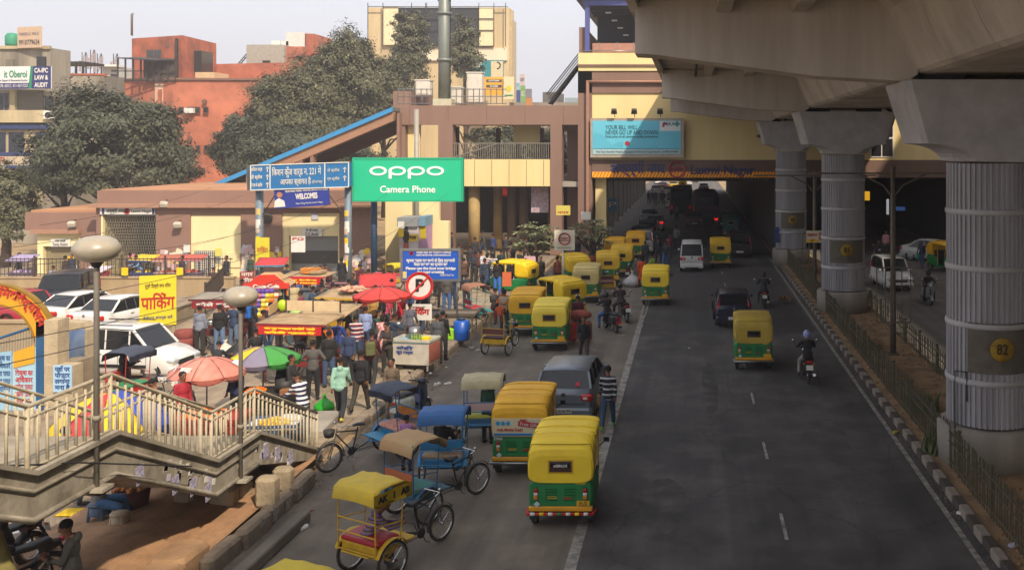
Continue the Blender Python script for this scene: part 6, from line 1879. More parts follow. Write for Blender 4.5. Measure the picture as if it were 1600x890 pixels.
part('gate_panel', MB().prism([(gpt(-70, 0).x, gpt(0, 560).z), (gpt(16, 0).x, gpt(0, 549).z), (gpt(16, 0).x, gpt(0, 650).z), (gpt(-70, 0).x, gpt(0, 650).z)], .05, .11), mat('#8fb6cc', .7, 0, .2, 3), sg)
for k, s_ in enumerate(('िशक्षा का', 'अिधकार', 'पढेगा भारत', 'बढेगा भारत', 'स्वागत')):
 text(sg, s_, .2, RED, gpt(36, 0).x, gpt(0, 583 + 11 * k).z, .035, bold=.004, fit=.5)
 text(sg, s_, .2, mat('#2a5088'), gpt(2, 0).x, gpt(0, 560 + 12 * k).z, .045, bold=.004, fit=.45)
pl_ = empty('gate_pillar', AT(92, 640, 26.9), 0, 'rough beige masonry gate pillar with blue lettered notice and blue tarpaulin draped behind', 'pillar')
plo = -pl_.location
PLS = mat('#b3a284', .95, 0, .5, 2, .6, 18)
part('pillar', MB().bb(AT(69, 0, 27).x, AT(90, 0, 27).x, 27, 27.5, 0, AT(0, 500, 27).z), PLS, pl_, plo)
part('low_wall', MB().bb(AT(69, 0, 26.9).x, AT(114, 0, 26.9).x, 26.9, 27.35, 0, AT(0, 571, 26.9).z), PLS, pl_, plo)
part('low_wall', MB().bb(AT(108, 0, 28).x, AT(133, 0, 28).x, 27.6, 28.4, 0, AT(0, 560, 28).z), mat('#8f8068', .95, 0, .6, 2, .5), pl_, plo)
part('rounded_wall', MB().prism([(AT(90, 0, 28.5).x, 0), (AT(90, 0, 28.5).x, AT(0, 502, 28.5).z), (AT(130, 0, 28.5).x, AT(0, 504, 28.5).z), (AT(136, 0, 28.5).x, AT(0, 516, 28.5).z), (AT(136, 0, 28.5).x, 0)], 28.5, 28.9), PLS, pl_, plo)
nt_ = part('notice', MB().box((0, 0, 0), (.52, .03, .75)), mat('#9cc0d8', .7, 0, .2), pl_, AT(98, 591, 26.86) + plo)
for k, s_ in enumerate(('यहाँ पर', 'पोस्टर', 'लगाना', 'मना है')):
 text(pl_, s_, .17, mat('#274a86'), nt_.location.x, nt_.location.z + .26 - .17 * k, nt_.location.y - .02, bold=.005, fit=.42)
def tarp(u, v):
 a = AT(88 + 46 * u, 0, 28.3)
 z = AT(0, 522 - 10 * u, 28.3).z - v * (1.0 + .15 * math.sin(5 * u))
 return (a.x, 28.3 - .12 * math.sin(3 * v) - .07 * math.sin(9 * u + 4 * v), z)
t_ = part('tarpaulin', MB().sheet(tarp, 16, 10), mat('#3c5c88', .6, 0, .6, 2, dirtc='#8a9098'), None)
tag(t_, 'creased blue tarpaulin draped over the wall beside the gate pillar', 'tarpaulin')
# walls round the parking bay
WALLM = mat('#a89270', .95, 0, .5, .8, .4, 12, dirtc='#6a5a44', streak=True)
def wall_line(name, label, pts, h, th, m, coping=True, z=0.0, cat='wall'):
 w = empty(name, (pts[0][0], pts[0][1], z), 0, label, cat)
 for (a, b_) in zip(pts, pts[1:]):
  a, b_ = Vector((a[0], a[1], 0)), Vector((b_[0], b_[1], 0))
  d = b_ - a; an = math.atan2(d.y, d.x)
  c = (a + b_) / 2 - Vector((pts[0][0], pts[0][1], 0))
  part('wall', MB().box((0, 0, h / 2), (d.length, th, h)), m, w, c, (0, 0, an))
  if coping: part('coping', MB().box((0, 0, h + .04), (d.length + .05, th + .1, .08)), m, w, c, (0, 0, an))
 return w
def bar_fence(label, pts, h, m, step=.16, z=0.0):
 w = empty('bar_fence', (pts[0][0], pts[0][1], z), 0, label, 'fence')
 bm = MB().box((0, 0, h / 2), (.02, .02, h)).mesh('bar')
 pm = MB().box((0, 0, h / 2 + .05), (.07, .07, h + .1)).mesh('post')
 for (a, b_) in zip(pts, pts[1:]):
  a, b_ = Vector((a[0], a[1], 0)), Vector((b_[0], b_[1], 0))
  o_ = a - Vector((pts[0][0], pts[0][1], 0)); d = b_ - a
  for k in range(int(d.length / step)):
   link('bar', bm, m, w, o_ + d.normalized() * (k + .5) * step)
  for k in range(int(d.length / 2.2) + 1):
   link('post', pm, m, w, o_ + d.normalized() * min(k * 2.2, d.length))
  for zz in (.12, h * .93):
   part('rail', MB().tube([o_ + Vector((0, 0, zz)), o_ + d + Vector((0, 0, zz))], .025, 4), m, w)
 return w
FM = mat('#4a3e34', .7, .2, .4, 5)
A0, A1 = G(-40, 466, WALK), G(362, 462, WALK)
wall_line('parking_wall', 'long low earth coloured wall behind the parked cars carrying a dark bar fence', [(A0.x, 48.5), (A1.x, 48.5)], 1.1, .25, WALLM)
bar_fence('dark bar fence on the long low wall behind the parked cars', [(A0.x, 48.5), (A1.x - .1, 48.5)], .95, FM, .2, 1.18)
B1, B0 = G(350, 474, WALK), G(222, 527, WALK)
wall_line('ramp_wall', 'slanting stained concrete wall running towards the yellow parking board', [(B0.x, B0.y), (B1.x, B1.y)], .9, .3, mat('#9a8a70', .95, 0, .7, .9, .5, 10, dirtc='#4f4638'))
bar_fence('dark bar fence on the slanting wall beside the food stalls', [(B0.x + 1.5, B0.y + 1.95), (B1.x, B1.y)], .9, FM, .2, 1.15)
wall_line('front_parapet', 'low plastered wall behind the school arch with curved shadow on it', [(AT(-60, 0, 32).x, 32), (AT(118, 0, 32).x, 32)], 1.9, .25, WALLM)
# yellow parking board
def signboard(label, x0, x1, yt, yb, Y, rz, m, name='sign_board', th=.06):
 r, w, h = board(name, label, x0, x1, yt, yb, Y, rz, m, 'sign', th)
 return r, w, h
r, w, h = signboard('large yellow parking board with big red Hindi lettering on the slanting wall', 223, 271, 430, 508, 34.5, .35, mat('#d9c41e', .7, 0, .2))
text(r, 'पािकेंग', .62, RED, 0, -.1, -.045, bold=.012, fit=w * .92)
text(r, 'पूर्वी दिल्ली नगर निगम'.replace('दि', 'िद'), .18, BLACK, 0, .52, -.045, fit=w * .7)
text(r, 'ठेकेदार संपर्क करें', .14, mat('#274a86'), 0, -.62, -.045, fit=w * .8)
part('support_post', MB().box((-w / 2 + .1, .08, -.9), (.1, .1, 2.4)), mat('#9a8c70'), r); part('support_post', MB().box((w / 2 - .1, .08, -.9), (.1, .1, 2.0)), mat('#9a8c70'), r)
# ================================================================= BIG SIGNS
Yg = 52.0
def pole(name, label, x, yt, Y, r0, m, z0=WALK, extra=None):
 c = AT(x, yt, Y)
 o = empty(name, (c.x, Y, z0), 0, label, 'pole')
 part('pole', MB().lathe([(r0, 0), (r0, c.z - z0)], 14), m, o)
 return o
PB = mat('#5f7f92', .6, .2, .5, 2, dirtc='#8a6f58')
gp1 = pole('sign_post', 'left round blue post of the ward gantry sign plastered with bills', 405.5, 298, Yg, .2, PB)
gp2 = pole('sign_post', 'right round blue post of the ward gantry sign with yellow bills', 544, 288, Yg, .19, PB)
for o, seed, zz in ((gp1, 3, 1.0), (gp2, 4, .9)):
 g = random.Random(seed)
 for k in range(11):
  part('bill', MB().lathe([(.207, -.15), (.207, .15)], 6, a0=PI * 1.2 + g.uniform(-.2, .3), a1=PI * 1.65 + g.uniform(-.3, .2)), (WHITE, YEL, mat('#c0a890'), WHITE)[k % 4], o, (0, 0, zz + k * .3 * (1 if k % 3 else 1.1)))
q0, q1 = AT(405, 0, Yg), AT(551, 0, Yg)
c = AT(471.5, 275, Yg - .4)
gt_ = empty('ward_sign', c, 0, 'long blue overhead Hindi ward welcome sign reading 221 on two round posts', 'sign')
gw = 159 / F * (Yg - .4)
TILT = -R(1.9)
part('panel', MB().box((.0, 0, 0), (gw * .965, .5, 1.3), ry=TILT), mat('#1668a0', .6, 0, .12, 2), gt_)
part('side_panel', MB().box((-gw * .505, .25, -.08), (.4, .5, 1.35), ry=TILT), mat('#4a5256', .7, 0, .4), gt_)
for z in (-.66, .66): part('border', MB().box((0, -.27, z), (gw * .965, .04, .05), ry=TILT), WHITE, gt_)
def tz(x): return -x * math.sin(TILT)
for x in (-gw * .48, -gw * .29, gw * .245, gw * .478): part('border', MB().box((x, -.27, tz(x)), (.05, .04, 1.3)), WHITE, gt_)
TR = (R(90), TILT, 0)
text(gt_, 'िकशन कुँज वार्ड न. 221 में', .5, WHITE, -gw * .03, tz(-.1) + .22, -.28, bold=.004, fit=gw * .48, rot=TR)
text(gt_, 'आपका स्वागत है', .42, WHITE, -gw * .04, tz(-.1) - .3, -.28, bold=.004, fit=gw * .3, rot=TR)
text(gt_, 'श्री राम मार्ग', .2, WHITE, gw * .17, tz(.6) - .33, -.28, fit=gw * .1, rot=TR)
for k, s_ in enumerate(('लिलता पार्क', 'डी ब्लॉक', 'जे एस के ब्लॉक')):
 text(gt_, s_, .25, WHITE, -gw * .42, tz(-2) + .42 - .42 * k, -.28, bold=.004, fit=gw * .11, rot=TR)
 part('arrow', MB().box((-gw * .315, -.28, tz(-1.7) + .4 - .42 * k), (.04, .02, .24)).prism([(-gw * .315 - .1, tz(-1.7) + .46 - .42 * k), (-gw * .315 + .1, tz(-1.7) + .46 - .42 * k), (-gw * .315, tz(-1.7) + .58 - .42 * k)], -.29, -.27), WHITE, gt_)
for k, s_ in enumerate(('जे ब्लॉक', 'एम ब्लॉक')):
 text(gt_, s_, .22, WHITE, gw * .33, tz(1.7) + .25 - .45 * k, -.28, fit=gw * .12, rot=TR)
 part('arrow', MB().box((gw * .44, -.28, tz(2) + .25 - .45 * k), (.04, .02, .24)).prism([(gw * .44 - .1, tz(2) + .31 - .45 * k), (gw * .44 + .1, tz(2) + .31 - .45 * k), (gw * .44, tz(2) + .43 - .45 * k)], -.29, -.27), WHITE, gt_)
for s_ in (-1, 1):
 part('strut', MB().tube([(s_ * 1.2, 0, -.65), (s_ * 2.2, .2, -2.1)], .03, 5), DARKST, gt_)
wb_ = empty('welcomes_banner', AT(472, 308, Yg - .6), 0, 'dark blue WELCOMES banner with a man in white hanging under the ward sign', 'banner')
ww, hh_ = 85 / F * Yg, 30 / F * Yg
part('panel', MB().box((0, 0, 0), (ww, .04, hh_), ry=-R(4)), mat('#1b2f86', .7, 0, .1), wb_)
text(wb_, 'VIKAS MARG MARKET WELFARE ASSOCIATION (Regd.)', .16, WHITE, .25, .38, -.03, bold=.004, fit=ww * .78, rot=(R(90), -R(4), 0))
text(wb_, 'WELCOMES', .4, WHITE, .25, .05, -.03, bold=.016, fit=ww * .4, rot=(R(90), -R(4), 0))
text(wb_, 'Vikas Marg Market Laxmi Nagar', .12, WHITE, .4, -.3, -.03, fit=ww * .5, rot=(R(90), -R(4), 0))
part('portrait_shirt', MB().prism([(-ww * .5, -.55), (-ww * .3, -.5), (-ww * .32, -.2), (-ww * .42, -.05), (-ww * .49, -.2)], -.045, -.022), WHITE, wb_)
part('portrait_head', MB().lathe([(.16, 0), (.16, .012)], 14, axis='Y', c=(-ww * .4, -.06, .12)), mat('#a8745a'), wb_)
part('portrait_hair', MB().lathe([(.17, 0), (.17, .012), (.1, .012), (.1, 0)], 14, axis='Y', c=(-ww * .4, -.07, .14), a0=0, a1=PI), BLACK, wb_)
# green phone hoarding
pole('sign_post', 'dark blue post carrying the green phone hoarding', 584.5, 300, 53.2, .17, mat('#163a58', .6, .1, .3), WALK)
r, w, h = board('phone_hoarding', 'big emerald green hoarding reading oppo Camera Phone', 553, 723, 247.5, 313.5, 52.0, 0, mat('#06b585', .55, 0, .06, .5), 'hoarding', .25, mat('#0aa076', .6, 0, .1))
GW = mat('#eeeeea', .6, 0, 0)
def ringletter(x, z, rx, rz_, t, parent):
 n = 28; r0, r1 = [], []
 pr = [[], [], [], []]
 mb = MB()
 rings = []
 for k in range(n + 1):
  a = 2 * PI * k / n
  o_ = (x + rx * math.cos(a), z + rz_ * math.sin(a)); i_ = (x + (rx - t) * math.cos(a), z + (rz_ - t * .75) * math.sin(a))
  rings.append([(o_[0], -.16, o_[1]), (i_[0], -.16, i_[1]), (i_[0], -.12, i_[1]), (o_[0], -.12, o_[1])])
 mb.loft(rings, smooth=False, caps=False)
 return part('logo_letter', mb, GW, parent)
lz = (280.5 - 267) / F * 52
pxm = 52 / F
for cx in (592.2, 621.9, 651.5, 681.3):
 o = ringletter((cx - 638) * pxm, lz, 13.4 * pxm, 7.2 * pxm, 4 * pxm, r)
for cx in (610.4, 640.3):
 part('logo_stem', MB().box(((cx + .5 - 638) * pxm, -.142, lz - 5 * pxm), (4.4 * pxm, .03, 14 * pxm)), GW, r)
text(r, 'Camera Phone', .52, GW, 0, (280.5 - 296) * pxm, -.14, bold=.006, fit=86 * pxm)
# metro blue road crossing sign
Yd = 37.4
r, w, h = board('crossing_sign', 'blue metro sign asking Please use the foot over bridge for road crossing', 628, 718.5, 390, 437.5, Yd, 0, mat('#1250b0', .55, 0, .06), 'sign', .05, STEEL)
for s_ in (-1, 1): part('post', MB().tube([(s_ * (w / 2 - .12), .06, h / 2 - .1), (s_ * (w / 2 - .12), .06, -AT(0, 413.7, Yd).z + WALK)], .035, 8), STEEL, r)
text(r, 'िदल्ली मेट्रो रेल कॉर्पोरेशन लिमिटेड'.replace('लिमि', 'िलिम'), .11, WHITE, .12, h / 2 - .1, -.03, bold=.003, fit=w * .6)
text(r, 'DELHI METRO RAIL CORPORATION LTD.', .08, WHITE, .12, h / 2 - .21, -.03, bold=.003, fit=w * .6)
text(r, 'कृपया सड़क पार करने के िलए उपरगामी', .15, WHITE, 0, .17, -.03, bold=.006, fit=w * .84)
text(r, 'पैदल पार पथ का प्रयोग करें', .15, WHITE, 0, .02, -.03, bold=.006, fit=w * .58)
text(r, 'Please use the foot over bridge', .14, WHITE, 0, -.13, -.03, bold=.006, fit=w * .86)
text(r, 'for road crossing', .14, WHITE, 0, -.27, -.03, bold=.006, fit=w * .46)
text(r, 'िदल्ली मेट्रो रेल', .09, WHITE, w * .28, -.4, -.03, fit=w * .24)
part('emblem', MB().lathe([(.07, 0), (.07, .02), (.045, .02), (.045, 0)], 16, axis='Y', c=(-w * .33, -.05, h / 2 - .14)), RED, r)
part('yellow_bill', MB().box((-w * .45, -.032, -.38), (.16, .01, .26)), mat('#c8c080'), r)
# no parking and red parking plate
r = empty('no_parking_sign', G(656, 537, WALK) * 1.0, 0, 'round no parking sign with struck P above a small white red lettered parking plate', 'sign')
Yn = r.location.y; sn_ = F / Yn
zc_ = AT(0, 446, Yn).z - WALK
part('post', MB().tube([(0, .05, 0), (0, .05, zc_)], .03, 8), DARKST, r)
part('disc', MB().lathe([(21.5 / sn_, 0), (21.5 / sn_, .03), (.001, .03)], 32, axis='Y', c=(0, -.03, zc_)), WHITE, r)
part('red_ring', MB().lathe([(21.6 / sn_, -.01), (21.6 / sn_, .03), (17.5 / sn_, .03), (17.5 / sn_, -.01), (21.6 / sn_, -.01)], 32, axis='Y', c=(0, -.045, zc_)), mat('#c8281c', .5, 0, .1), r)
text(r, 'P', .62, BLACK, 0, zc_, -.05, bold=.03)
part('slash', MB().box((0, -.065, zc_), (.9, .02, .06), ry=-R(45)), mat('#c8281c', .5, 0, .1), r)
pp = part('parking_plate', MB().box((-.03, -.05, zc_ - 1.02 * .98), (41 / sn_, .03, 25 / sn_)), WHITE, r)
text(r, 'पािकेंग', .3, RED, -.03, zc_ - 1.0, -.07, bold=.014, fit=34 / sn_)
text(r, 'पूर्वी दिल्ली नगर निगम', .08, BLACK, -.03, zc_ - .82, -.07, fit=20 / sn_)
# metro emblem board by the frangipani
Ym = 52
r, w, h = board('emblem_board', 'square white metro emblem board on a thin post between the two frangipani trees', 866.5, 898, 359.5, 390.5, Ym, 0, mat('#cfc9b4', .7, 0, .1), 'sign', .1)
emblem(r, 0, .08, -.06, .33, mat('#a0202a', .6, 0, .1)); text(r, 'DELHI METRO', .12, BLACK, 0, -.42, -.06, fit=w * .7)
part('post', MB().tube([(-.1, .08, -h / 2), (-.1, .08, -AT(0, 375, Ym).z + WALK)], .06, 8), WHITE, r)
# assorted small posters on posts
def poster(label, x0, x1, yt, yb, Y, m, txt=None, tc=None, post=False, rz=0):
 r, w, h = board('poster_board', label, x0, x1, yt, yb, Y, rz, m, 'poster', .04)
 if txt:
  n = len(txt)
  for k, s_ in enumerate(txt):
   text(r, s_, h / (n + .6), tc or BLACK, 0, h * (.5 - (k + .5) / n), -.03, bold=.004, fit=w * .8)
 if post: part('post', MB().tube([(0, .05, -h / 2), (0, .05, -AT(0, (yt + yb) / 2, Y).z + WALK)], .03, 6), DARKST, r)
 return r
poster('yellow parking poster with red Hindi letters on the left blue post', 399.5, 421, 371, 411, Yg - .5, mat('#cfc22a', .7, 0, .2), ['', 'पािकंग', ''], RED)
poster('white PG poster with red heading hung before the grey shutter', 455, 477, 369, 394, Yg - .5, WHITE, ['PG', '', ''], RED)
poster('yellow and white poster on the brown column left of the emblem board', 869, 891, 321, 336, 60, mat('#cfc25a', .7, 0, .4, 3), ['', 'नगर'], RED)
poster('small pink white notice on the brown column above the emblem board', 908, 923, 331, 343, 60, WHITE, ['', ''], RED)
poster('pinkish white banner low between parked autos and the hall', 819, 837, 400, 409, 55, mat('#d0a8b0'), ['', ''], RED)
poster('white notice beside the parked autos under the second frangipani', 908, 925, 404, 412, 55, WHITE, [''], RED)
poster('red shop sign glowing at the back of the dark hall', 775, 797, 294, 306, YS + 11, mat('#b82018', .6, 0, .1, emit=.25), ['SALE'], YEL)
poster('tall collage of torn posters on the hall pier', 830, 857, 292, 332, YS + 1.5, mat('#8a7060', .7, 0, .9, 4, dirtc='#c8b8d0'), None)
poster('blue parking sign in the dark beside the hall columns', 949, 964, 310, 330, YS + 4, mat('#3a7a98', .7, 0, .1), ['P'], WHITE)
for k, (x, y) in enumerate(((110, 406), (116, 420), (195, 424), (281, 424), (205, 402), (292, 388), (341, 394))):
 poster(('small yellow notice left of the barred gate', 'small white notice under the yellow one left of the barred gate', 'yellow notice on the fence below the barred gate', 'yellow notice on the fence below the cream wall', 'pink notice hanging inside the barred gate', 'small white notice on the brown wall right of the gate', 'yellow topped notice on the cream wall')[k], x - 5, x + 5, y - 6, y + 6, YL - .3 if k not in (2, 3) else 48.2, (YEL, WHITE, YEL, YEL, mat('#c88080'), WHITE, mat('#d0c860'))[k], [''], RED)
# red and green board behind the left post; white A board
poster('red notice board with green edge leaning by the fence end', 376, 396, 424, 452, 47, mat('#8a3a30', .7, 0, .3), ['नगर', 'निगम', 'बाजार'], WHITE, rz=.3)
kb_ = poster('orange and white phone kiosk board standing in front of the hall', 785, 799, 425, 447, 47, mat('#c8643a', .7, 0, .2), ['', ''], WHITE)
# overhead wires
def wire(a, b_, sag, r=.012):
 pts = []
 for k in range(13):
  t = k / 12; p = a.lerp(b_, t); pts.append(p - Vector((0, 0, sag * 4 * t * (1 - t))))
 return MB().tube(pts, .007, 4)
for k, (a, b_, s_) in enumerate(((AT(-20, 392, 24), AT(380, 305, 52), .3), (AT(-20, 420, 20), AT(542, 306, 52), .6), (AT(-20, 486, 16), AT(620, 290, 55), .9), (AT(-20, 540, 14), AT(700, 300, 52), 1.0), (AT(62, 352, 30), AT(330, 293, 54), .2), (AT(-20, 575, 13), AT(560, 360, 45), .7), (AT(300, 384, 40), AT(560, 300, 53), .2))):
 o = part('overhead_wire', wire(a, b_, s_), BLACK, None)
 tag(o, ('topmost thin black cable crossing to the left blue post', 'black cable running to the right blue post', 'black cable crossing the barred gate towards the hoarding', 'long lowest cable crossing above the parked cars', 'short cable along the brown cornice', 'sagging cable above the red umbrella', 'cable crossing the cream wall to the ward sign')[k], 'cable', 'overhead cables')
o = part('overhead_wire', MB().tube([AT(0, 728, 13), AT(120, 722, 14), AT(300, 728, 17)], .012, 4), BLACK, None); tag(o, 'cable hanging along the side of the stairs', 'cable')
# pink cement tree guard drums
def drum(px, py, s_, label, m, n=3):
 p = G(px, py, WALK)
 d = empty('ring_planter', p, 0, label, 'planter')
 for k in range(n):
  part('ring', MB().lathe([(.3, 0), (.33, .05), (.33, .24), (.3, .28), (.26, .28), (.26, 0), (.3, 0)], 18), m, d, (0, 0, k * .29))
drum(288, 552, 1, 'stacked dull red ring planter beside the stained wall', mat('#8a4640', .9, 0, .5, 3), 3)
for k, (px, py) in enumerate(((277, 560), (272, 545), (300, 556))):
 tag(part('broken_brick', MB().bbev((0, 0, .1), (.3, .24, .22), .05), mat('#a08068', .95, 0, .5, 4), None, G(px, py, WALK)), ('lowest rubble lump by the ring planter', 'rubble lump left of the ring planter', 'rubble lump right of the ring planter')[k], 'rubble', 'rubble by the ring planter')
dp = empty('plastic_drum', G(255, 545, WALK), 0, 'small dark blue drum with teal lid beside the white hatchback', 'drum')
part('drum', MB().lathe([(.2, 0), (.24, .1), (.24, .5), (.18, .6)], 16), mat('#24405c', .5), dp); part('lid', MB().lathe([(.12, .6), (.13, .75), (.1, .8)], 12), mat('#1c9c80', .5), dp)
dp = empty('plastic_drum', G(721, 531, WALK), 0, 'bright blue plastic drum standing at the kerb by the wooden handcart', 'drum')
part('drum', MB().lathe([(.27, 0), (.3, .06), (.3, .3), (.31, .33), (.3, .36), (.3, .72), (.2, .78)], 18), mat('#1550a8', .4, 0, .2), dp); part('lid', MB().lathe([(.14, .78), (.15, .84), (.1, .86)], 12), mat('#1a2a4a', .5), dp)
dp = empty('jerrycan', G(707, 531, WALK), 0, 'lime green jerrycan left of the bright blue drum', 'jerrycan')
part('can', MB().bbev((0, 0, .24), (.36, .26, .46), .05), mat('#8ac81e', .4, 0, .1), dp); part('cap', MB().lathe([(.05, .47), (.05, .53), (.02, .54)], 10), BLACK, dp)
# green and white sacks
def sack(px, py, r_, m, label, z=WALK, h=1.0):
 p = G(px, py, z)
 mb = MB(True)
 n = 18; rings = []
 g = random.Random(int(px * 7 + py))
 for j in range(9):
  t = j / 8; rr_ = r_ * (.7, 1, 1.05, .95, .74, .5, .24, .1, .2)[j]
  rings.append([(rr_ * math.cos(2 * PI * k / n) * (1 + .1 * math.sin(3 * k + 5 * t) + g.uniform(-.13, .13)), rr_ * math.sin(2 * PI * k / n) * (1 + g.uniform(-.13, .13)), t * r_ * 1.7 * h + g.uniform(-.02, .02)) for k in range(n)])
 mb.loft(rings)
 return tag(part('bag', mb, m, None, p), label, 'bag')
sack(507, 641, .27, mat('#2aa828', .4, 0, .4, 5), 'bulging bright green plastic refuse bag on the pavement')
sack(352, 556, .34, mat('#c8c0b0', .6, 0, .3), 'white cloth sack on the ground behind the striped umbrella')
sack(372, 560, .4, BLACK, 'black cloth bundle beside the white sack')
sack(988, 447, .5, mat('#b9b6b4', .7, 0, .5, 4), 'big white bundle carried beside the woman in orange on the road', 0)
# wooden slab on pavement near stair end
tag(part('concrete_slab', MB().bbev((0, 0, .1), (1.1, 1.9, .2), .03), CONC, None, G(487, 668, WALK), (0, 0, .1)), 'raised concrete slab on the pavement at the end of the stairs', 'slab')
# ================================================================= MARKET STALLS AND UMBRELLAS
def umbrella(loc, h, r_, drop, cols, label, n=8, tilt=(0, 0), scallop=.12, letters=None, lean=0):
 u = empty('umbrella', loc, lean, label, 'umbrella')
 u.rotation_euler = (tilt[0], tilt[1], lean)
 part('pole', MB().tube([(0, 0, 0), (0, 0, h + .05)], .022, 8), STEEL, u)
 part('finial', MB().tube([(0, 0, h), (0, 0, h + .12)], .015, 5), DARKST, u)
 for k in range(n):
  a0, a1 = 2 * PI * k / n, 2 * PI * (k + 1) / n
  def fn(uu, v, a0=a0, a1=a1):
   a = a0 + (a1 - a0) * uu
   rr = r_ * v * (1 - (.045 * math.sin(PI * uu)) * v)
   z = h - drop * (v ** 1.9) - .035 * math.sin(PI * uu) * v
   if v > .99: pass
   return (rr * math.cos(a), rr * math.sin(a), z)
  me = MB().sheet(fn, 6, 8, .008)
  pn = part('canopy_panel', me, cols[k % len(cols)], u)
  def vf(uu, v, a0=a0, a1=a1):
   a = a0 + (a1 - a0) * uu
   rr = r_ * (1 - .045 * math.sin(PI * uu)) + .006
   return (rr * math.cos(a), rr * math.sin(a), h - drop - .035 * math.sin(PI * uu) - v * scallop * (.7 + .5 * math.sin(PI * uu)))
  part('valance', MB().sheet(vf, 6, 2, .006), cols[k % len(cols)], u)
  part('rib', MB().tube([(r_ * v * math.cos(a0), r_ * v * math.sin(a0), h - drop * v ** 1.9 + .006) for v in (.03, .35, .7, 1.0)], .008, 4), DARKST, u)
  if letters and k in letters:
   am = (a0 + a1) / 2
   text(u, letters[k], .2, WHITE, 0, 0, 0, bold=.008).location = (r_ * .97 * math.cos(am), r_ * .97 * math.sin(am), h - drop - .1)
   bpy.context.view_layer.update
   u.children[-1].rotation_euler = (R(90), 0, am + PI / 2)
   t2 = text(u, letters[k], .2, WHITE, 0, 0, 0, bold=.008)
   v = .72
   t2.location = (r_ * v * math.cos(am), r_ * v * math.sin(am), h - drop * v ** 1.9 + .01)
   t2.rotation_euler = (R(52), 0, am + PI / 2)
 return u
UR = mat('#c0503c', .75, 0, .3, 2, dirtc='#d89a88')
UY = mat('#d9b816', .7, 0, .2, 2); UG = mat('#3f8f3c', .7, 0, .2, 2); UV = mat('#7d7688', .7, 0, .25, 2); UO = mat('#c8a090', .7, 0, .2)
p = G(323, 672, WALK)
umbrella(p, 1.95, .98, .4, [mat('#c46a58', .8, 0, .5, 1.5, dirtc='#d8a898')], 'faded coral red vendor umbrella with white Hindi lettering above the orange seller', 8, letters={5: 'बाबा', 4: 'जर्दा'}, lean=.1)
p = G(411, 645, WALK)
umbrella(p, 1.88, 1.02, .34, [UG, UG, UO, UO, UY, UV, UG, UG], 'striped yellow grey and green vendor umbrella left of the banner stall', 8, lean=.55)
p = G(597, 545, WALK)
umbrella(p, 2.3, 1.05, .3, [mat('#c83c34', .75, 0, .3, 1.5)], 'broad plain red umbrella over stalls left of the blue crossing sign', 8, scallop=.1, lean=.2)
p = G(190, 720, WALK)
umbrella(Vector((-13.2, 21.9, WALK - .1)), 2.1, 1.25, .75, [mat('#3048a8', .7, 0, .2), mat('#2a7a48', .7, 0, .2), mat('#2a7a48', .7, 0, .2), mat('#a82838', .7, 0, .2), UY, mat('#c83434', .7, 0, .2), UY, mat('#3048a8', .7, 0, .2)], 'low multicoloured red yellow blue and green umbrella behind the stair railings', 8, scallop=.2, tilt=(.12, .0), lean=.35)
FRUIT_O = mat('#e8740c', .5, 0, .2, 20); FRUIT_Y = mat('#e8b414', .5, 0, .2, 20)
def heap(par, c, r_, n, m, s_, name, flat=.35):
 mb = MB(True)
 g = random.Random(int(c[0] * 100 + n))
 for _ in range(n):
  a, d = g.uniform(0, 2 * PI), r_ * math.sqrt(g.random())
  mb.ball((c[0] + d * math.cos(a), c[1] + d * math.sin(a), c[2] + (r_ - d) * flat + g.uniform(-.01, .02)), s_ * g.uniform(.85, 1.1), 6, 5)
 o = part(name, mb, m, par); o['kind'] = 'stuff'
 return o
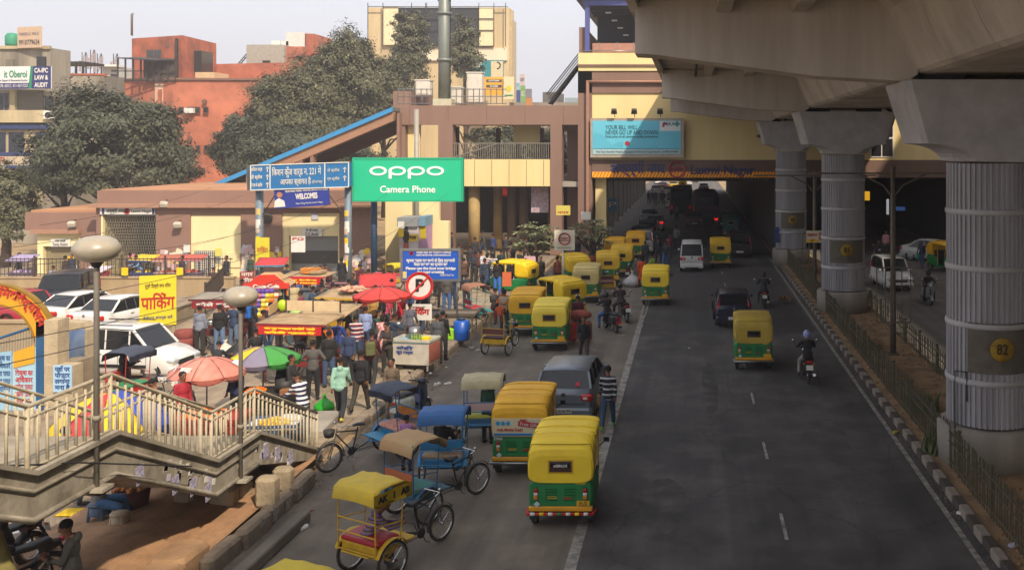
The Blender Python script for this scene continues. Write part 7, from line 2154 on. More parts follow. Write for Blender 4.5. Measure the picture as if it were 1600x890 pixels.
def cart(loc, rz, label, w=1.5, d=.9, h=.8, top=None, body=None, wheels=True, goods=(), roof=None, banner=None, skirt=.25, cat='cart', name='food_cart', posts=True, glassbox=False):
 """a four wheeled push cart; roof = (height, overhang, material, slope); banner = (material, [lines], material)"""
 t = empty(name, loc, rz, label, cat)
 body = body or WOOD
 part('table_top', MB().bbev((0, 0, h), (w, d, .06), .015), top or PALEW, t)
 for s_ in (-1, 1): part('rim', MB().box((0, s_ * d / 2, h + .06), (w, .03, .08)), body, t)
 for s_ in (-1, 1): part('rim', MB().box((s_ * w / 2, 0, h + .06), (.03, d, .08)), body, t)
 part('skirt_panel', MB().bbev((0, 0, h - skirt / 2 - .03), (w * .96, d * .94, skirt), .01), body, t)
 for sx in (-1, 1):
  for sy in (-1, 1):
   part('leg', MB().box((sx * w * .44, sy * d * .42, h / 2), (.05, .05, h)), body, t)
 if wheels:
  for sx in (-1, 1):
   for sy in (-1, 1):
    wl = part('wheel', MB().lathe([(.27, -.02), (.3, -.02), (.3, .02), (.27, .02), (.27, -.02)], 18, axis='Y', c=(sx * w * .3, sy * (d / 2 + .04), .3)), RUBBER, t)
    sp_ = MB()
    for k in range(8):
     a = PI * k / 4
     sp_.tube([(sx * w * .3, sy * (d / 2 + .04), .3), (sx * w * .3 + .27 * math.cos(a), sy * (d / 2 + .04), .3 + .27 * math.sin(a))], .007, 3)
    part('spokes', sp_, STEEL, wl)
 if roof:
  rh, ov, rm, sl = roof
  if posts:
   for sx in (-1, 1):
    for sy in (-1, 1):
     part('roof_post', MB().tube([(sx * w * .47, sy * d * .46, h), (sx * w * .47, sy * d * .46, rh + sy * sl)], .018, 5), DARKST, t)
  def rf(u, v): return ((u - .5) * (w + 2 * ov), (v - .5) * (d + 2 * ov), rh + (v - .5) * 2 * sl + .015 * math.sin(9 * u) * math.sin(7 * v))
  part('roof', MB().sheet(rf, 8, 6, .035), rm, t)
  part('roof_edge', MB().box((0, -(d / 2 + ov), rh - sl - .03), (w + 2 * ov, .03, .07)), body, t)
 if banner:
  bm, lines, tm = banner
  zz = (roof[0] - roof[3] - .2) if roof else h - .22
  yy = -(d / 2 + (roof[1] if roof else .02)) - .02
  bh = .26 if roof else .3
  part('banner', MB().box((0, yy, zz), (w * .98, .02, bh)), bm, t)
  for k, s_ in enumerate(lines):
   text(t, s_, bh / len(lines) * .6, tm, 0, zz + bh * (.5 - (k + .5) / len(lines)), yy - .015, bold=.006, fit=w * .8)
 if glassbox:
  part('glass_case', MB().bbev((0, 0, h + .3), (w * .8, d * .7, .42), .01), mat('#6a7478', .1, 0, .2), t)
  for sx in (-1, 1): part('case_post', MB().box((sx * w * .4, -d * .36, h + .3), (.03, .03, .45)), STEEL, t)
  part('case_top', MB().bbev((0, 0, h + .53), (w * .84, d * .74, .03), .01), STEEL, t)
 for g_ in goods:
  k = g_[0]
  if k == 'heap': heap(t, g_[1], g_[2], g_[3], g_[4], g_[5], g_[6])
  elif k == 'pot': part('pot', MB().lathe([(.01, 0), (g_[2], 0), (g_[2] * 1.05, g_[3] * .5), (g_[2], g_[3]), (g_[2] * .9, g_[3]), (g_[2] * .85, g_[3] * .6), (.01, g_[3] * .55)], 16, c=g_[1]), g_[4], t)
  elif k == 'box': part(g_[4] if len(g_) > 4 else 'box', MB().bbev(g_[1], g_[2], .01), g_[3], t)
  elif k == 'bottles':
   for q in range(g_[2]):
    part('bottle', MB().lathe([(.03, 0), (.032, .14), (.012, .2), (.012, .24)], 7, c=(g_[1][0] + q * .085, g_[1][1] + .03 * (q % 2), g_[1][2])), g_[3], t)
 return t
REDB = mat('#c01c1c', .6, 0, .1); BEIGE = mat('#a8906c', .85, 0, .75, 2.5, .3, 6, dirtc='#7a6448')
GREYR = mat('#8f8676', .85, 0, .4, 1.5)
cart(G(346, 543, WALK), .05, 'grey roofed snack cart with dark red sign strip against the stained wall', 1.65, .9, .8, STEEL, mat('#5a2228'), roof=(1.95, .12, GREYR, .05), banner=(mat('#8a1c24', .6, 0, .2), ['छोले भटूरे'], WHITE), goods=[('pot', (-.4, 0, .85), .15, .2, STEEL), ('pot', (.1, .1, .85), .12, .18, BLACK), ('box', (.45, -.1, .92), (.3, .3, .14), BEIGE)])
k_ = empty('snack_kiosk', G(423, 520, WALK), .15, 'tall red Coca-Cola kiosk hung with strings of yellow snack packets', 'kiosk')
part('counter', MB().bbev((0, 0, .55), (1.25, .9, 1.1), .03), mat('#b04a38', .7, 0, .6, 3, dirtc='#d8c8b0'), k_)
for sx in (-1, 1):
 for sy in (-1, 1): part('post', MB().box((sx * .6, sy * .42, 1.55), (.04, .04, .95)), STEEL, k_)
part('roof_front', MB().prism([(-.85, 1.95), (.85, 1.95), (.0 + .3, 2.42), (-.3, 2.42)], -.62, -.55), mat('#c8301c', .6, 0, .15), k_)
part('roof', MB().loft([[(-.85, -.6, 1.95), (.85, -.6, 1.95), (.85, .6, 1.95), (-.85, .6, 1.95)], [(-.3, -.25, 2.42), (.3, -.25, 2.42), (.3, .25, 2.42), (-.3, .25, 2.42)]], smooth=False), mat('#b89468', .8, 0, .3), k_)
part('roof_band', MB().bb(-.87, .87, -.64, -.6, 1.86, 2.08), mat('#c8301c', .6, 0, .15), k_)
text(k_, 'Coca-Cola', .2, WHITE, 0, 1.97, -.66, bold=.01, fit=1.0)
cols = [mat('#e0a818', .35, 0, .2), mat('#e07818', .35, 0, .2), mat('#c83820', .35, 0, .2), mat('#6848a0', .35, 0, .2), mat('#e0c830', .35, 0, .2)]
pk = MB().loft([[(-.07, 0, -.1), (.07, 0, -.1), (.07, .01, -.1), (-.07, .01, -.1)], [(-.075, -.05, 0), (.075, -.05, 0), (.075, .04, 0), (-.075, .04, 0)], [(-.07, 0, .1), (.07, 0, .1), (.07, .01, .1), (-.07, .01, .1)]], smooth=False).mesh('snack_packet')
for c_ in range(7):
 for q in range(6):
  if c_ < 6 or q % 2: link('snack_packet', pk, cols[(c_ // 1 + (q // 2)) % 5 if q else 3], k_, (-.6 + c_ * .165, -.66 - .02 * (q % 2), 1.78 - q * .185), (0, rnd.uniform(-.15, .15), rnd.uniform(-.3, .3)))
part('snack_bundle', MB(True).ball((.62, -.68, 1.2), (.2, .16, .24), 10, 8), mat('#b8d018', .4, 0, .4, 12, dirtc='#5a9a18'), k_)
part('lower_print', MB().box((0, -.46, .5), (.9, .01, .6)), mat('#d0b8a0', .7, 0, .8, 5, dirtc='#b03020'), k_)
cart(G(482, 500, WALK), -.1, 'bright red and yellow fast food cart with glass case and orange fruit pictures', 1.75, .9, .8, PALEW, mat('#c02838', .6, 0, .3), roof=(2.0, .15, BEIGE, .04), banner=(REDB, ['The Italian', 'FAST FOOD'], mat('#f0d020', .6, 0, 0)), goods=[('box', (-.5, -.46, 1.2), (.5, .02, .3), mat('#e08018', .5, 0, .6, 9, dirtc='#c02018'), 'picture'), ('box', (.1, 0, 2.15), (.7, .5, .22), mat('#c88030'), 'crate'), ('box', (.45, .0, 2.1), (.5, .6, .12), BEIGE, 'sack')], glassbox=True)
cart(G(545, 528, WALK), -.25, 'long beige board roofed stall heaped with cardboard scraps and yellow trim', 2.0, 1.0, .8, PALEW, mat('#c89a18', .6, 0, .3), roof=(1.75, .1, BEIGE, .1), goods=[('heap', (0, 0, .86), .35, 40, FRUIT_Y, .05, 'fruit')])
mb = MB()
for _ in range(26): mb.box((rnd.uniform(-.5, .5), rnd.uniform(-.3, .3), rnd.uniform(0, .16)), (rnd.uniform(.2, .5), rnd.uniform(.1, .3), .03), rnd.uniform(0, 3), rnd.uniform(-.3, .3), rnd.uniform(-.3, .3))
cb_ = part('cardboard_heap', mb, mat('#b89c80', .9, 0, .6, 5, dirtc='#c86a58'), None, G(545, 528, WALK) + Vector((.25, .1, 1.82))); tag(cb_, 'loose heap of torn cardboard lying on the beige stall roof', 'cardboard'); cb_['kind'] = 'stuff'
cart(G(470, 592, WALK), -.12, 'large stall with open beige box roof and red Hindi banner left of the crowd', 2.15, 1.1, .8, mat('#8a2a28', .7, 0, .3), mat('#7a2020', .7, 0, .3), roof=(1.95, .1, BEIGE, .06), banner=(REDB, ['मशहूर जयपुर कचौरी वाले', 'छोले कुलचे'], mat('#f0d020', .6, 0, 0)), goods=[('bottles', (.1, -.5, .84), 10, mat('#5a4a3a', .4)), ('pot', (-.7, 0, .84), .25, .22, STEEL), ('pot', (-.1, .1, .84), .18, .25, DARKST)])
st_r = empty('panel_screen', G(470, 592, WALK) + Vector((0, .3, 2.02)), -.12, 'upright beige framed panels standing on the roof of the red banner stall', 'screen')
for x in (-.95, 0, .95): part('frame', MB().box((x, .55, .2), (.04, .04, .4)), mat('#5a3a28'), st_r)
for x in (-.47, .48): part('panel', MB().box((x, .55, .2), (.9, .02, .34)), mat('#d0b890', .8, 0, .3), st_r)
part('panel', MB().box((-1.15, .1, .18), (.02, 1.1, .3), rz=0.3), mat('#c0a070', .8, 0, .3), st_r)
cart(G(515, 560, WALK), -.2, 'flat beige board roofed stall behind the red banner stall', 1.7, 1.0, .8, PALEW, mat('#6a5a3a'), roof=(1.75, .1, BEIGE, .12), banner=None, goods=[('box', (.2, -.2, .95), (.5, .4, .2), mat('#d06818'))])
cart(G(478, 535, WALK), .1, 'small cart draped in pale green cloth with orange crate beneath', 1.1, .8, .8, mat('#a8c860'), mat('#1c7088', .6), roof=(1.15, .08, mat('#a9cc6a', .8, 0, .4, 3, dirtc='#5c8a40'), .05), posts=True, goods=[('box', (-.2, -.2, .92), (.4, .3, .15), mat('#d05818'))])
cart(G(600, 545, WALK), .1, 'busy food stall in the shade of the plain red umbrella', 1.8, .9, .82, STEEL, mat('#4a4440'), goods=[('pot', (-.5, 0, .86), .2, .25, STEEL), ('pot', (0, .1, .86), .16, .2, BLACK), ('pot', (.5, 0, .86), .2, .16, STEEL)])
fz = cart(G(650, 575, WALK), -.18, 'white freezer style juice cart with blue lettering and steel drum on top at the kerb', 1.35, .85, .95, mat('#8aa8a8', .5, 0, .3), mat('#c0b8a8', .6, 0, .4, 3), wheels=False, skirt=.72, goods=[('pot', (-.15, .2, .98), .2, .36, STEEL), ('box', (.35, 0, 1.03), (.3, .25, .1), YEL), ('bottles', (-.0, -.3, .98), 5, mat('#8aa838', .4))])
for s_, z in (('बंटी', .76), ('जूस कार्नर', .62)): text(fz, s_, .13, mat('#2a4a90'), -.2, z, -.42, bold=.004, fit=.6)
for s_ in (-.45, .45): part('wheel', MB().lathe([(.02, -.03), (.14, -.03), (.14, .03), (.02, .03)], 14, axis='Y', c=(s_, -.3, .14)), RUBBER, fz)
part('side_panel', MB().box((.68, 0, .6), (.02, .8, .6)), mat('#a05a4a', .7, 0, .5, 4), fz)
cart(G(702, 517, WALK), .03, 'empty grey wooden handcart with spoked wheels behind the blue drum', 2.3, 1.1, .7, mat('#6e6458', .9, 0, .5, 4), mat('#5a5046', .9, 0, .4), skirt=.06, cat='handcart', name='handcart')
cart(G(325, 700, WALK), 0, 'orange seller cart heaped with oranges under the coral umbrella', 1.8, 1.0, .75, mat('#a02828'), mat('#8a2020'), goods=[('heap', (-.1, .1, .8), .5, 150, FRUIT_O, .045, 'oranges')])
cart(G(425, 660, WALK), .1, 'cart with yellow and orange food and round pans under the striped umbrella', 1.7, 1.0, .78, DARKST, BLACK, goods=[('heap', (-.45, .1, .84), .28, 60, FRUIT_O, .04, 'oranges'), ('pot', (.3, .1, .84), .22, .3, DARKST), ('box', (.5, -.2, .9), (.4, .3, .12), mat('#8a5a30'))])
cart(G(430, 700, WALK), .1, 'low cart of yellow lemons and white cloth beside the stair end', 1.3, .9, .6, WHITE, mat('#2a4a70'), goods=[('heap', (0, -.1, .66), .36, 90, FRUIT_Y, .045, 'lemons'), ('box', (.35, .25, .7), (.5, .3, .1), WHITE, 'cloth')])
cart(G(530, 470, WALK), .0, 'small cluttered cart with pink tray near the right blue post', 1.1, .7, .8, mat('#c090a0'), mat('#5a3a3a'))
cart(G(590, 500, WALK), .3, 'stall edge with red sunshade near the booth', 1.3, .8, .8, mat('#7a2020'), mat('#a82020'), roof=(1.75, .1, mat('#c0302c', .7, 0, .3), .2))
cart(G(425, 455, WALK), .2, 'small stall under a red awning right of the left blue post', 1.3, .8, .8, mat('#5a4a3a'), mat('#2a7a9a'), roof=(1.55, .1, mat('#b83438', .7, 0, .3), .15))
# row of pavement clothes stalls on the plaza behind the bar fence
for k, (x, y, c, c2, lb_) in enumerate(((225, 440, '#d0b028', '#2a4a90', 'stall with yellow sheet roof behind the fence by the barred gate'), (262, 440, '#a8604a', '#b89a90', 'stall with brownish red sheet behind the fence'), (150, 440, '#c8b8c0', '#b02a38', 'low stall of pink and white goods left of the lamp globe'), (300, 445, '#b8584a', '#7a6a80', 'dark stall with red cloth below the cream wall'), (35, 440, '#a090b0', '#6a5a70', 'lilac cloth stall at the far left of the plaza'))):
 p = AT(x, 440, 51); p.z = WALK
 cart(p, rnd.uniform(-.2, .2), lb_, 1.1, .7, .75, mat(c2), mat(c2), roof=(1.6 if k != 2 else 1.0, .1, mat(c, .8, 0, .4, 3), .12), goods=[('heap', (0, 0, .8), .35, 30, mat(c), .09, 'clothes')], cat='stall', name='market_stall')
# bicycle
def bicycle(loc, rz, label):
 b = empty('bicycle', loc, rz, label, 'bicycle')
 for y in (-.5, .52):
  w_ = part('wheel', MB().lathe([(.3, -.02), (.33, -.015), (.33, .015), (.3, .02), (.3, -.02)], 20, axis='X', c=(0, y, .33)), RUBBER, b)
  s_ = MB()
  for k in range(12): s_.tube([(0, y, .33), (0, y + .3 * math.cos(k * PI / 6), .33 + .3 * math.sin(k * PI / 6))], .004, 3)
  part('spokes', s_, CHROME, w_)
 part('frame', MB().tube([(0, -.5, .33), (0, -.12, .33), (0, .38, .82), (0, -.2, .8), (0, -.5, .33)], .016, 5).tube([(0, -.12, .33), (0, -.22, .88)], .014, 5).tube([(0, .52, .33), (0, .36, .95)], .014, 5), BLACK, b)
 part('handlebar', MB().tube([(-.26, .24, .98), (0, .38, .97), (.26, .24, .98)], .012, 5), CHROME, b)
 part('saddle', MB().bbev((0, -.24, .92), (.14, .26, .06), .02), BLACK, b)
bicycle(G(752, 432, WALK), -.15, 'black bicycle ridden by the man in white shirt before the hall')
bicycle(G(688, 478, WALK), -1.4, 'dark bicycle leaning behind the blue crossing sign')
# ================================================================= VEHICLES IN PLACE
GA = 'yellow and green auto rickshaws'
DY = mat('#dcb010', .6, 0, .35, 1.5, .6, 5, dirtc='#8a7428'); LY = mat('#f0cc20', .6, 0, .25, 1.5, .6, 5, dirtc='#a89238')
OY = mat('#eab00a', .6, 0, .3, 1.5, .6, 5, dirtc='#8a6820'); MY = mat('#b89c34', .75, 0, .5, 1.2, .6, 5, dirtc='#7a6c44')
def auto(px, py, rz, label, hood=YEL, mats=None, z=0, skip=()):
 m = {'hood': hood}
 if mats: m.update(mats)
 p = G(px, py, z)
 c = Vector((-math.sin(rz), math.cos(rz), 0)) * 1.33
 return AUTO.spawn('auto_rickshaw', label, 'auto rickshaw', p + c, rz, GA, m, 1.0, skip)
a1 = auto(876, 826, 0, 'nearest auto rickshaw, clean yellow hood, red and white striped rear bar', LY, {'bumper': RED})
for k in range(7):
 part('bumper_stripe', MB().tube([(-.6 + k * .18, -1.42, .34), (-.51 + k * .18, -1.42, .34)], .034, 8), (WHITE, YEL, WHITE, GRN)[k % 4], a1)
text(a1, 'DL 1R', .06, BLACK, .46, .555, -1.378); text(a1, 'N 0475', .06, BLACK, .46, .5, -1.378)
text(a1, 'oGEMLOS', .07, WHITE, 0, 1.3, -1.386, bold=.002, fit=.28)
a2 = auto(812, 744, 0, 'auto rickshaw with cream advert panel on its rear behind the grey hatchback', OY, skip=('wsur', 'rear_window', 'window_glass'))
ap = part('advert_panel', MB().bbev((0, -1.37, 1.17), (1.26, .03, .42), .01), mat('#c8bfa0', .6, 0, .15), a2)
part('blue_strip', MB().box((0, -1.39, 1.01), (1.2, .01, .05)), mat('#2070b0', .6, 0, 0), ap)
text(a2, 'RMD', .08, RED, .1, 1.34, -1.395, bold=.003)
text(a2, 'India Mobile Desk!', .1, RED, -.22, 1.12, -1.395, bold=.002, fit=.6)
part('offer_tag', MB().box((.22, -1.392, 1.24), (.5, .01, .12), ry=.12), mat('#b02838'), ap); text(a2, 'Free Gift', .11, WHITE, .22, 1.24, -1.402, fit=.4, rot=(R(90), R(7), 0))
for x in (-.5, -.38, -.26): part('round_icon', MB().lathe([(.05, 0), (.05, .01)], 12, axis='Y', c=(x, -1.4, 1.27)), mat('#2090c0'), ap)
text(a2, 'CNG', .09, WHITE, -.5, .9, -1.36, bold=.003)
auto(1178, 579, 0, 'dusty auto rickshaw alone in the dark middle lane left of the white helmeted rider', MY, skip=('wsur',))
auto(1024, 478, 0, 'auto rickshaw with bright orange rear band driving on the pale lane line', LY)
auto(858, 549, 0, 'auto rickshaw with pale yellow hood parked second from the kerb in front of the queue', mat('#e6cc3c', .6, 0, .25, 1.5, dirtc='#b8a44a'))
auto(820, 526, 0, 'auto rickshaw parked nearest the small yellow cycle rickshaw, tilted bright hood', OY)
auto(898, 500, .75, 'auto rickshaw turned left with open side behind the maroon jacketed man', YEL)
auto(833, 462, 1.25, 'auto rickshaw seen from its open side under the first frangipani tree', YEL)
auto(915, 474, 0, 'auto rickshaw with whitish sticker panel parked in the middle of the queue', mat('#c8b470', .7, 0, .4, 2), skip=('wsur',))
auto(905, 452, .4, 'auto rickshaw half hidden behind the one with sticker panel', YEL)
auto(950, 447, .1, 'auto rickshaw with olive yellow hood left of the orange dressed woman', DY)
auto(971, 433, 0, 'auto rickshaw just behind the parked cars in the shade near the emblem board', DY)
auto(993, 405, 0, 'auto rickshaw with red brown rear panel farthest up the left queue', OY, {'wsur': RED})
auto(1126, 419, 0, 'auto rickshaw entering the dark underpass right of the white van', DY)
auto(1067, 298, 0, 'tiny auto rickshaw far beyond the underpass in sunlight', YEL)
auto(1462, 420, PI + .3, 'auto rickshaw facing us parked by the white sedan across the median', OY)
auto(960, 418, 0, 'auto rickshaw squeezed behind the tree in the shade of the station', OY)
auto(1142, 372, 0, 'dim teal auto rickshaw deep in the underpass', mat('#1a6a60', .6), {'body': mat('#1a6a60', .6)})
def car(P, px, py, rz, label, L, body, mats=None, z=0, group=None, name='car', cat='car', front=False, sc=1.0, skip=()):
 p = G(px, py, z)
 s_ = -1 if front else 1
 c = Vector((-math.sin(rz), math.cos(rz), 0)) * (L / 2) * s_
 m = {'body': body, 'bumper': body}
 if mats: m.update(mats)
 return P.spawn(name, label, cat, p + c, rz, group, m, sc, skip)
GB = mat('#6c747c', .38, .25, .12, 2, coat=.2)
c1 = car(HATCH, 880, 664, -.02, 'grey blue hatchback with red tail lights stopped behind the two nearest auto rickshaws', 3.85, GB)
text(c1, 'DL 9C AA 7774', .11, BLACK, 0, .42, -2.03, bold=.002, fit=.44)
part('rear_sticker', MB().box((.38, -1.735, 1.1), (.12, .01, .12), rx=-.5), mat('#c04048'), c1)
car(SMALLH, 1147, 512, 0, 'dark blue hatchback with tall vertical tail lights ahead of the dusty auto rickshaw', 3.6, mat('#23283a', .35, .2, .1, coat=.2))
car(VAN, 1081, 425, 0, 'boxy white van driving into the shade of the station', 3.65, mat('#c8c8c4', .4, 0, .1), name='van', cat='van')
car(SUV, 1156, 404, 0, 'dark brown SUV right of the auto rickshaw entering the underpass', 4.3, mat('#2a1f1c', .3, .3, .1))
W_ = mat('#c9cac8', .3, 0, .1, coat=.4)
car(WAGON, 1378, 441, PI + .08, 'white tall hatchback with headlights driving towards us across the median', 3.6, W_, front=False)
car(SEDAN, 1412, 404, PI + 1.0, 'white sedan parked at an angle behind the tall white hatchback across the median', 4.2, W_)
car(WAGON, 1005, 398, 0, 'white small car parked behind the last auto rickshaw in the left queue', 3.6, W_)
car(HATCH, 1000, 384, 0, 'dark grey car second in the shaded left queue', 3.85, mat('#3a3c40', .3, .3, .1))
car(HATCH, 1010, 372, 0, 'silver car third in the shaded left queue', 3.85, mat('#8a8c90', .3, .4, .1))
br_ = mat('#e02014', .3, 0, 0, emit=.6)
car(SEDAN, 1022, 362, 0, 'white sedan with glowing brake lights in the shaded left lane', 4.2, W_, {'tail': br_})
car(SEDAN, 1013, 350, 0, 'pale sedan ahead of the braking white sedan', 4.2, mat('#a8aaac', .3, .2, .1))
car(SEDAN, 1085, 356, 0, 'dim red car directly behind the bus in the underpass', 4.2, mat('#6a2420', .4, 0, .1))
car(SEDAN, 1130, 356, 0, 'dark sedan with glowing brake lights right of the bus', 4.2, mat('#241c1c', .4, 0, .1), {'tail': br_})
car(SEDAN, 1050, 326, 0, 'tiny white car far ahead silhouetted beyond the underpass', 4.2, W_)
car(SEDAN, 1100, 300, 0, 'tiny white car in sunlight right of the far auto rickshaw', 4.2, W_)
for k, (x, y, c) in enumerate(((1025, 304, '#b8b8b8'), (1035, 298, '#8a2a20'), (1043, 306, '#d0d0d0'), (1052, 296, '#c8b040'), (1040, 290, '#a0a0a8'), (1075, 290, '#c0c0c0'), (1085, 285, '#b0b0b0'), (1030, 288, '#d8d8d8'))):
 car(SEDAN, x, y, 0, ('first tiny car in the far sunlit jam on the left', 'second tiny car in the far jam, dull red', 'third tiny pale car in the far jam', 'fourth tiny yellowish car in the far jam', 'fifth tiny grey car in the far jam', 'far grey car near the vanishing point', 'farthest grey car at the vanishing point', 'leftmost farthest white car in the jam')[k], 4.2, mat(c, .4, 0, .1))
BUS.spawn('bus', 'dull red bus with dark rear window in the middle of the underpass', 'bus', G(1104, 350) + Vector((0, 5, 0)), 0)
BUS.spawn('bus', 'black looking bus silhouetted left of the red one beyond the underpass', 'bus', G(1064, 338) + Vector((0, 5, 0)), 0, None, {'body': mat('#22201e', .5, 0, .2)})  # backlit silhouette put into the near-black body colour
# parked cars on the left
def at_car(P, x, y, Yv, rz, label, body, mats=None, z=WALK):
 p = AT(x, y, Yv); p.z = z
 m = {'body': body, 'bumper': body}
 if mats: m.update(mats)
 return P.spawn('car', label, 'car', p, rz, 'cars in the parking bay', m)
cw_ = at_car(WAGON, 207, 560, 31.5, -PI / 2 - .12, 'white tall hatchback with black side strip parked sideways by the gate pillar', mat('#d4d2cc', .3, 0, .1, coat=.4), {'pillar': mat('#d4d2cc', .3, 0, .1, coat=.4)})
cw_.scale = (1.05, 1.05, 1.0)
for s_ in (-1, 1): part('side_strip', MB().box((s_ * .765, 0, .5), (.03, 2.0, .09)), BLACK, cw_)
for s_ in (-1, 1): part('roof_rail', MB().tube([(s_ * .52, -1.2, 1.74), (s_ * .52, .4, 1.75)], .02, 5), DARKST, cw_)
at_car(SEDAN, 138, 500, 40.5, -.35, 'white sedan with red tail lights parked left of the taxi plated one', mat('#d4d2cc', .3, 0, .1, coat=.4))
at_car(SEDAN, 196, 500, 39.5, -.2, 'white sedan with yellow taxi plate parked against the stained wall', mat('#d4d2cc', .3, 0, .1, coat=.4), {'plate': mat('#d0a018')})
at_car(SUV, 104, 478, 44, PI + .28, 'black SUV parked before the long low wall', mat('#1d1d22', .3, .2, .1, coat=.4))
at_car(HATCH, 5, 485, 40.5, 1.3, 'red car mostly hidden behind the school arch', mat('#a01c2c', .3, 0, .1, coat=.3))
# two wheelers
GBK = 'motorcycles and scooters'
BIKE.spawn('motorcycle', 'motorcycle of the rider in blue and white helmet on the right lane', 'motorcycle', G(1265, 603) + Vector((0, .9, 0)), 0, GBK)
BIKE.spawn('motorcycle', 'dark motorcycle far ahead near the median kerb', 'motorcycle', G(1195, 483) + Vector((0, .9, 0)), 0, GBK)
SCOOT.spawn('scooter', 'black scooter with red plate carrying a helmeted pair on the dusty lane', 'scooter', G(952, 522) + Vector((0, .8, 0)), .45, GBK, {'shell': mat('#26262a', .4), 'plate': RED})
BIKE.spawn('motorcycle', 'dark motorcycle beyond the black scooter on the dusty lane', 'motorcycle', G(972, 506) + Vector((0, .9, 0)), .3, GBK)
sc_ = SCOOT.spawn('scooter', 'parked pale cream scooter at the kerb with lilac packet on its floor', 'scooter', G(640, 662, 0) + Vector((-.05, .5, 0)), -.35, GBK)
part('packet', MB().bbev((.0, .18, .62), (.2, .12, .34), .02), mat('#8a80b0', .6, 0, .2), sc_)
SCOOT.spawn('scooter', 'silver scooter approaching on the opposite carriageway', 'scooter', G(1450, 474), PI, GBK, {'shell': mat('#8a8c90', .3, .4, .1), 'apron': mat('#8a8c90', .3, .4, .1)})
SCOOT.spawn('scooter', 'white scooter far back beside the small white car in the shade', 'scooter', G(1372, 412), PI, GBK, {'shell': mat('#b0b0b0', .3, .1, .1)})
BIKE.spawn('motorcycle', 'black motorcycle with upright front wheel parked in the lower left corner', 'motorcycle', Vector((-11.3, 15.9, WALK)), PI - .5, GBK, {'tank': BLACK})
BIKE.spawn('motorcycle', 'motorcycle half hidden behind the one in the lower left corner', 'motorcycle', Vector((-12.1, 16.7, WALK)), PI - .3, GBK, {'tank': mat('#3a1418')})
for k, (x, y, a) in enumerate(((540, 486, 1.2), (465, 520, 2.2), (955, 395, .4), (940, 402, .5), (968, 392, .3), (982, 440, 0), (850, 468, .8))):
 BIKE.spawn('motorcycle', ('motorcycle standing in the crowd right of the fast food cart', 'motorcycle standing among people by the snack kiosk', 'motorcycle in the dim line under the blue parking sign', 'motorcycle at the left end of the dim line', 'motorcycle at the right end of the dim line', 'motorcycle near the big white bundle', 'motorcycle between the parked auto rickshaws')[k], 'motorcycle', G(x, y, WALK if x < 760 else 0), a, GBK, {'tank': BLACK})
# cycle rickshaws
GC = 'cycle rickshaws'
FY = mat('#c9a21a', .55, .1, .35, 5, dirtc='#7a5a20'); FB = mat('#1f74a6', .5, .1, .35, 5, dirtc='#3a4a50'); FT = mat('#1f8a90', .5, .1, .3, 5); FR = mat('#a82a24', .5, .1, .3, 5)
def crick(px, py, rz, label, mats, z=0, skip=(), off=0.0, sc=1.02):
 return CRICK.spawn('cycle_rickshaw', label, 'cycle rickshaw', G(px, py, z), rz, GC, mats, sc, skip)
k1 = crick(592, 893, -R(29), 'yellow framed cycle rickshaw with red seat and yellow hood, man in striped vest aboard', {'frame': FY, 'board': FY, 'cushion': mat('#a8202c', .5, 0, .2), 'back': mat('#b02c20', .6, 0, .4, 6), 'canopy': mat('#c8aa24', .7, 0, .35, 3, dirtc='#8a8050')}, skip=('basket', 'backrest'))
part('side_flap', MB().sheet(lambda u, v: (.525 + .015 * math.sin(9 * u), -.6 + .88 * u, 1.64 - .24 * v), 10, 3, .008), mat('#d8bc1c', .6, 0, .3, 3), k1)
for s_, y in (('AK', -.42), ('I', -.16), ('AB', .1)):
 text(k1, s_, .15, BLACK, .55, 1.53, y, bold=.008, rot=(R(90), 0, PI / 2))
crick(655, 806, -R(36), 'blue cycle rickshaw with faded beige cloth hood between the yellow and the blue hooded ones', {'frame': mat('#2a5a80', .5, .1, .4, 5), 'board': mat('#3a5a6a', .6, 0, .3), 'cushion': mat('#3f8a84', .7, 0, .3), 'back': mat('#b8683c', .7, 0, .4), 'canopy': mat('#a08c66', .9, 0, .5, 3, dirtc='#b87a4a')}, skip=('basket',))
crick(697, 752, R(4), 'blue cycle rickshaw with bright blue hood carrying a passenger in black', {'frame': FB, 'board': FB, 'cushion': mat('#8a6a58', .8, 0, .7, 16, dirtc='#c8b890'), 'back': FB, 'canopy': mat('#2b5f98', .7, 0, .3, 3)})
crick(757, 686, R(6), 'blue cycle rickshaw with cream hood and yellow trim beside the boy in green', {'frame': FB, 'board': mat('#2a5a78', .6), 'cushion': mat('#b8b84a', .7, 0, .3), 'back': mat('#c0a0a0'), 'canopy': mat('#b5aa86', .8, 0, .4, 3)})
crick(610, 712, R(138), 'blue cycle rickshaw with dark slate hood and floral pink seat facing the kerb', {'frame': FB, 'board': mat('#1c7ea8', .5, 0, .25), 'cushion': mat('#b04a60', .8, 0, .8, 18, dirtc='#d8c090'), 'back': mat('#c07828', .8, 0, .7, 8), 'canopy': mat('#3c4454', .8, 0, .4, 3)}, z=.05)
crick(779, 553, -R(14), 'small old yellow cycle rickshaw without hood parked on the dusty lane', {'frame': FY, 'board': FY, 'cushion': mat('#4a2a28'), 'back': mat('#6a3a3a')}, skip=('canopy',), sc=.95)
crick(748, 505, -R(55), 'teal framed cycle rickshaw with red seats and woven brown hood by the kerb corner', {'frame': FT, 'board': FT, 'cushion': mat('#b02430', .6, 0, .2), 'back': mat('#8a1c20'), 'canopy': mat('#9a6a50', .9, 0, .5, 6)})
crick(210, 640, -R(100), 'red cycle rickshaw with dark hood and green seat in front of the white hatchback', {'frame': FR, 'board': FR, 'cushion': mat('#3a8a5a', .7), 'back': FR, 'canopy': mat('#3a4050', .8, 0, .3)}, z=WALK)
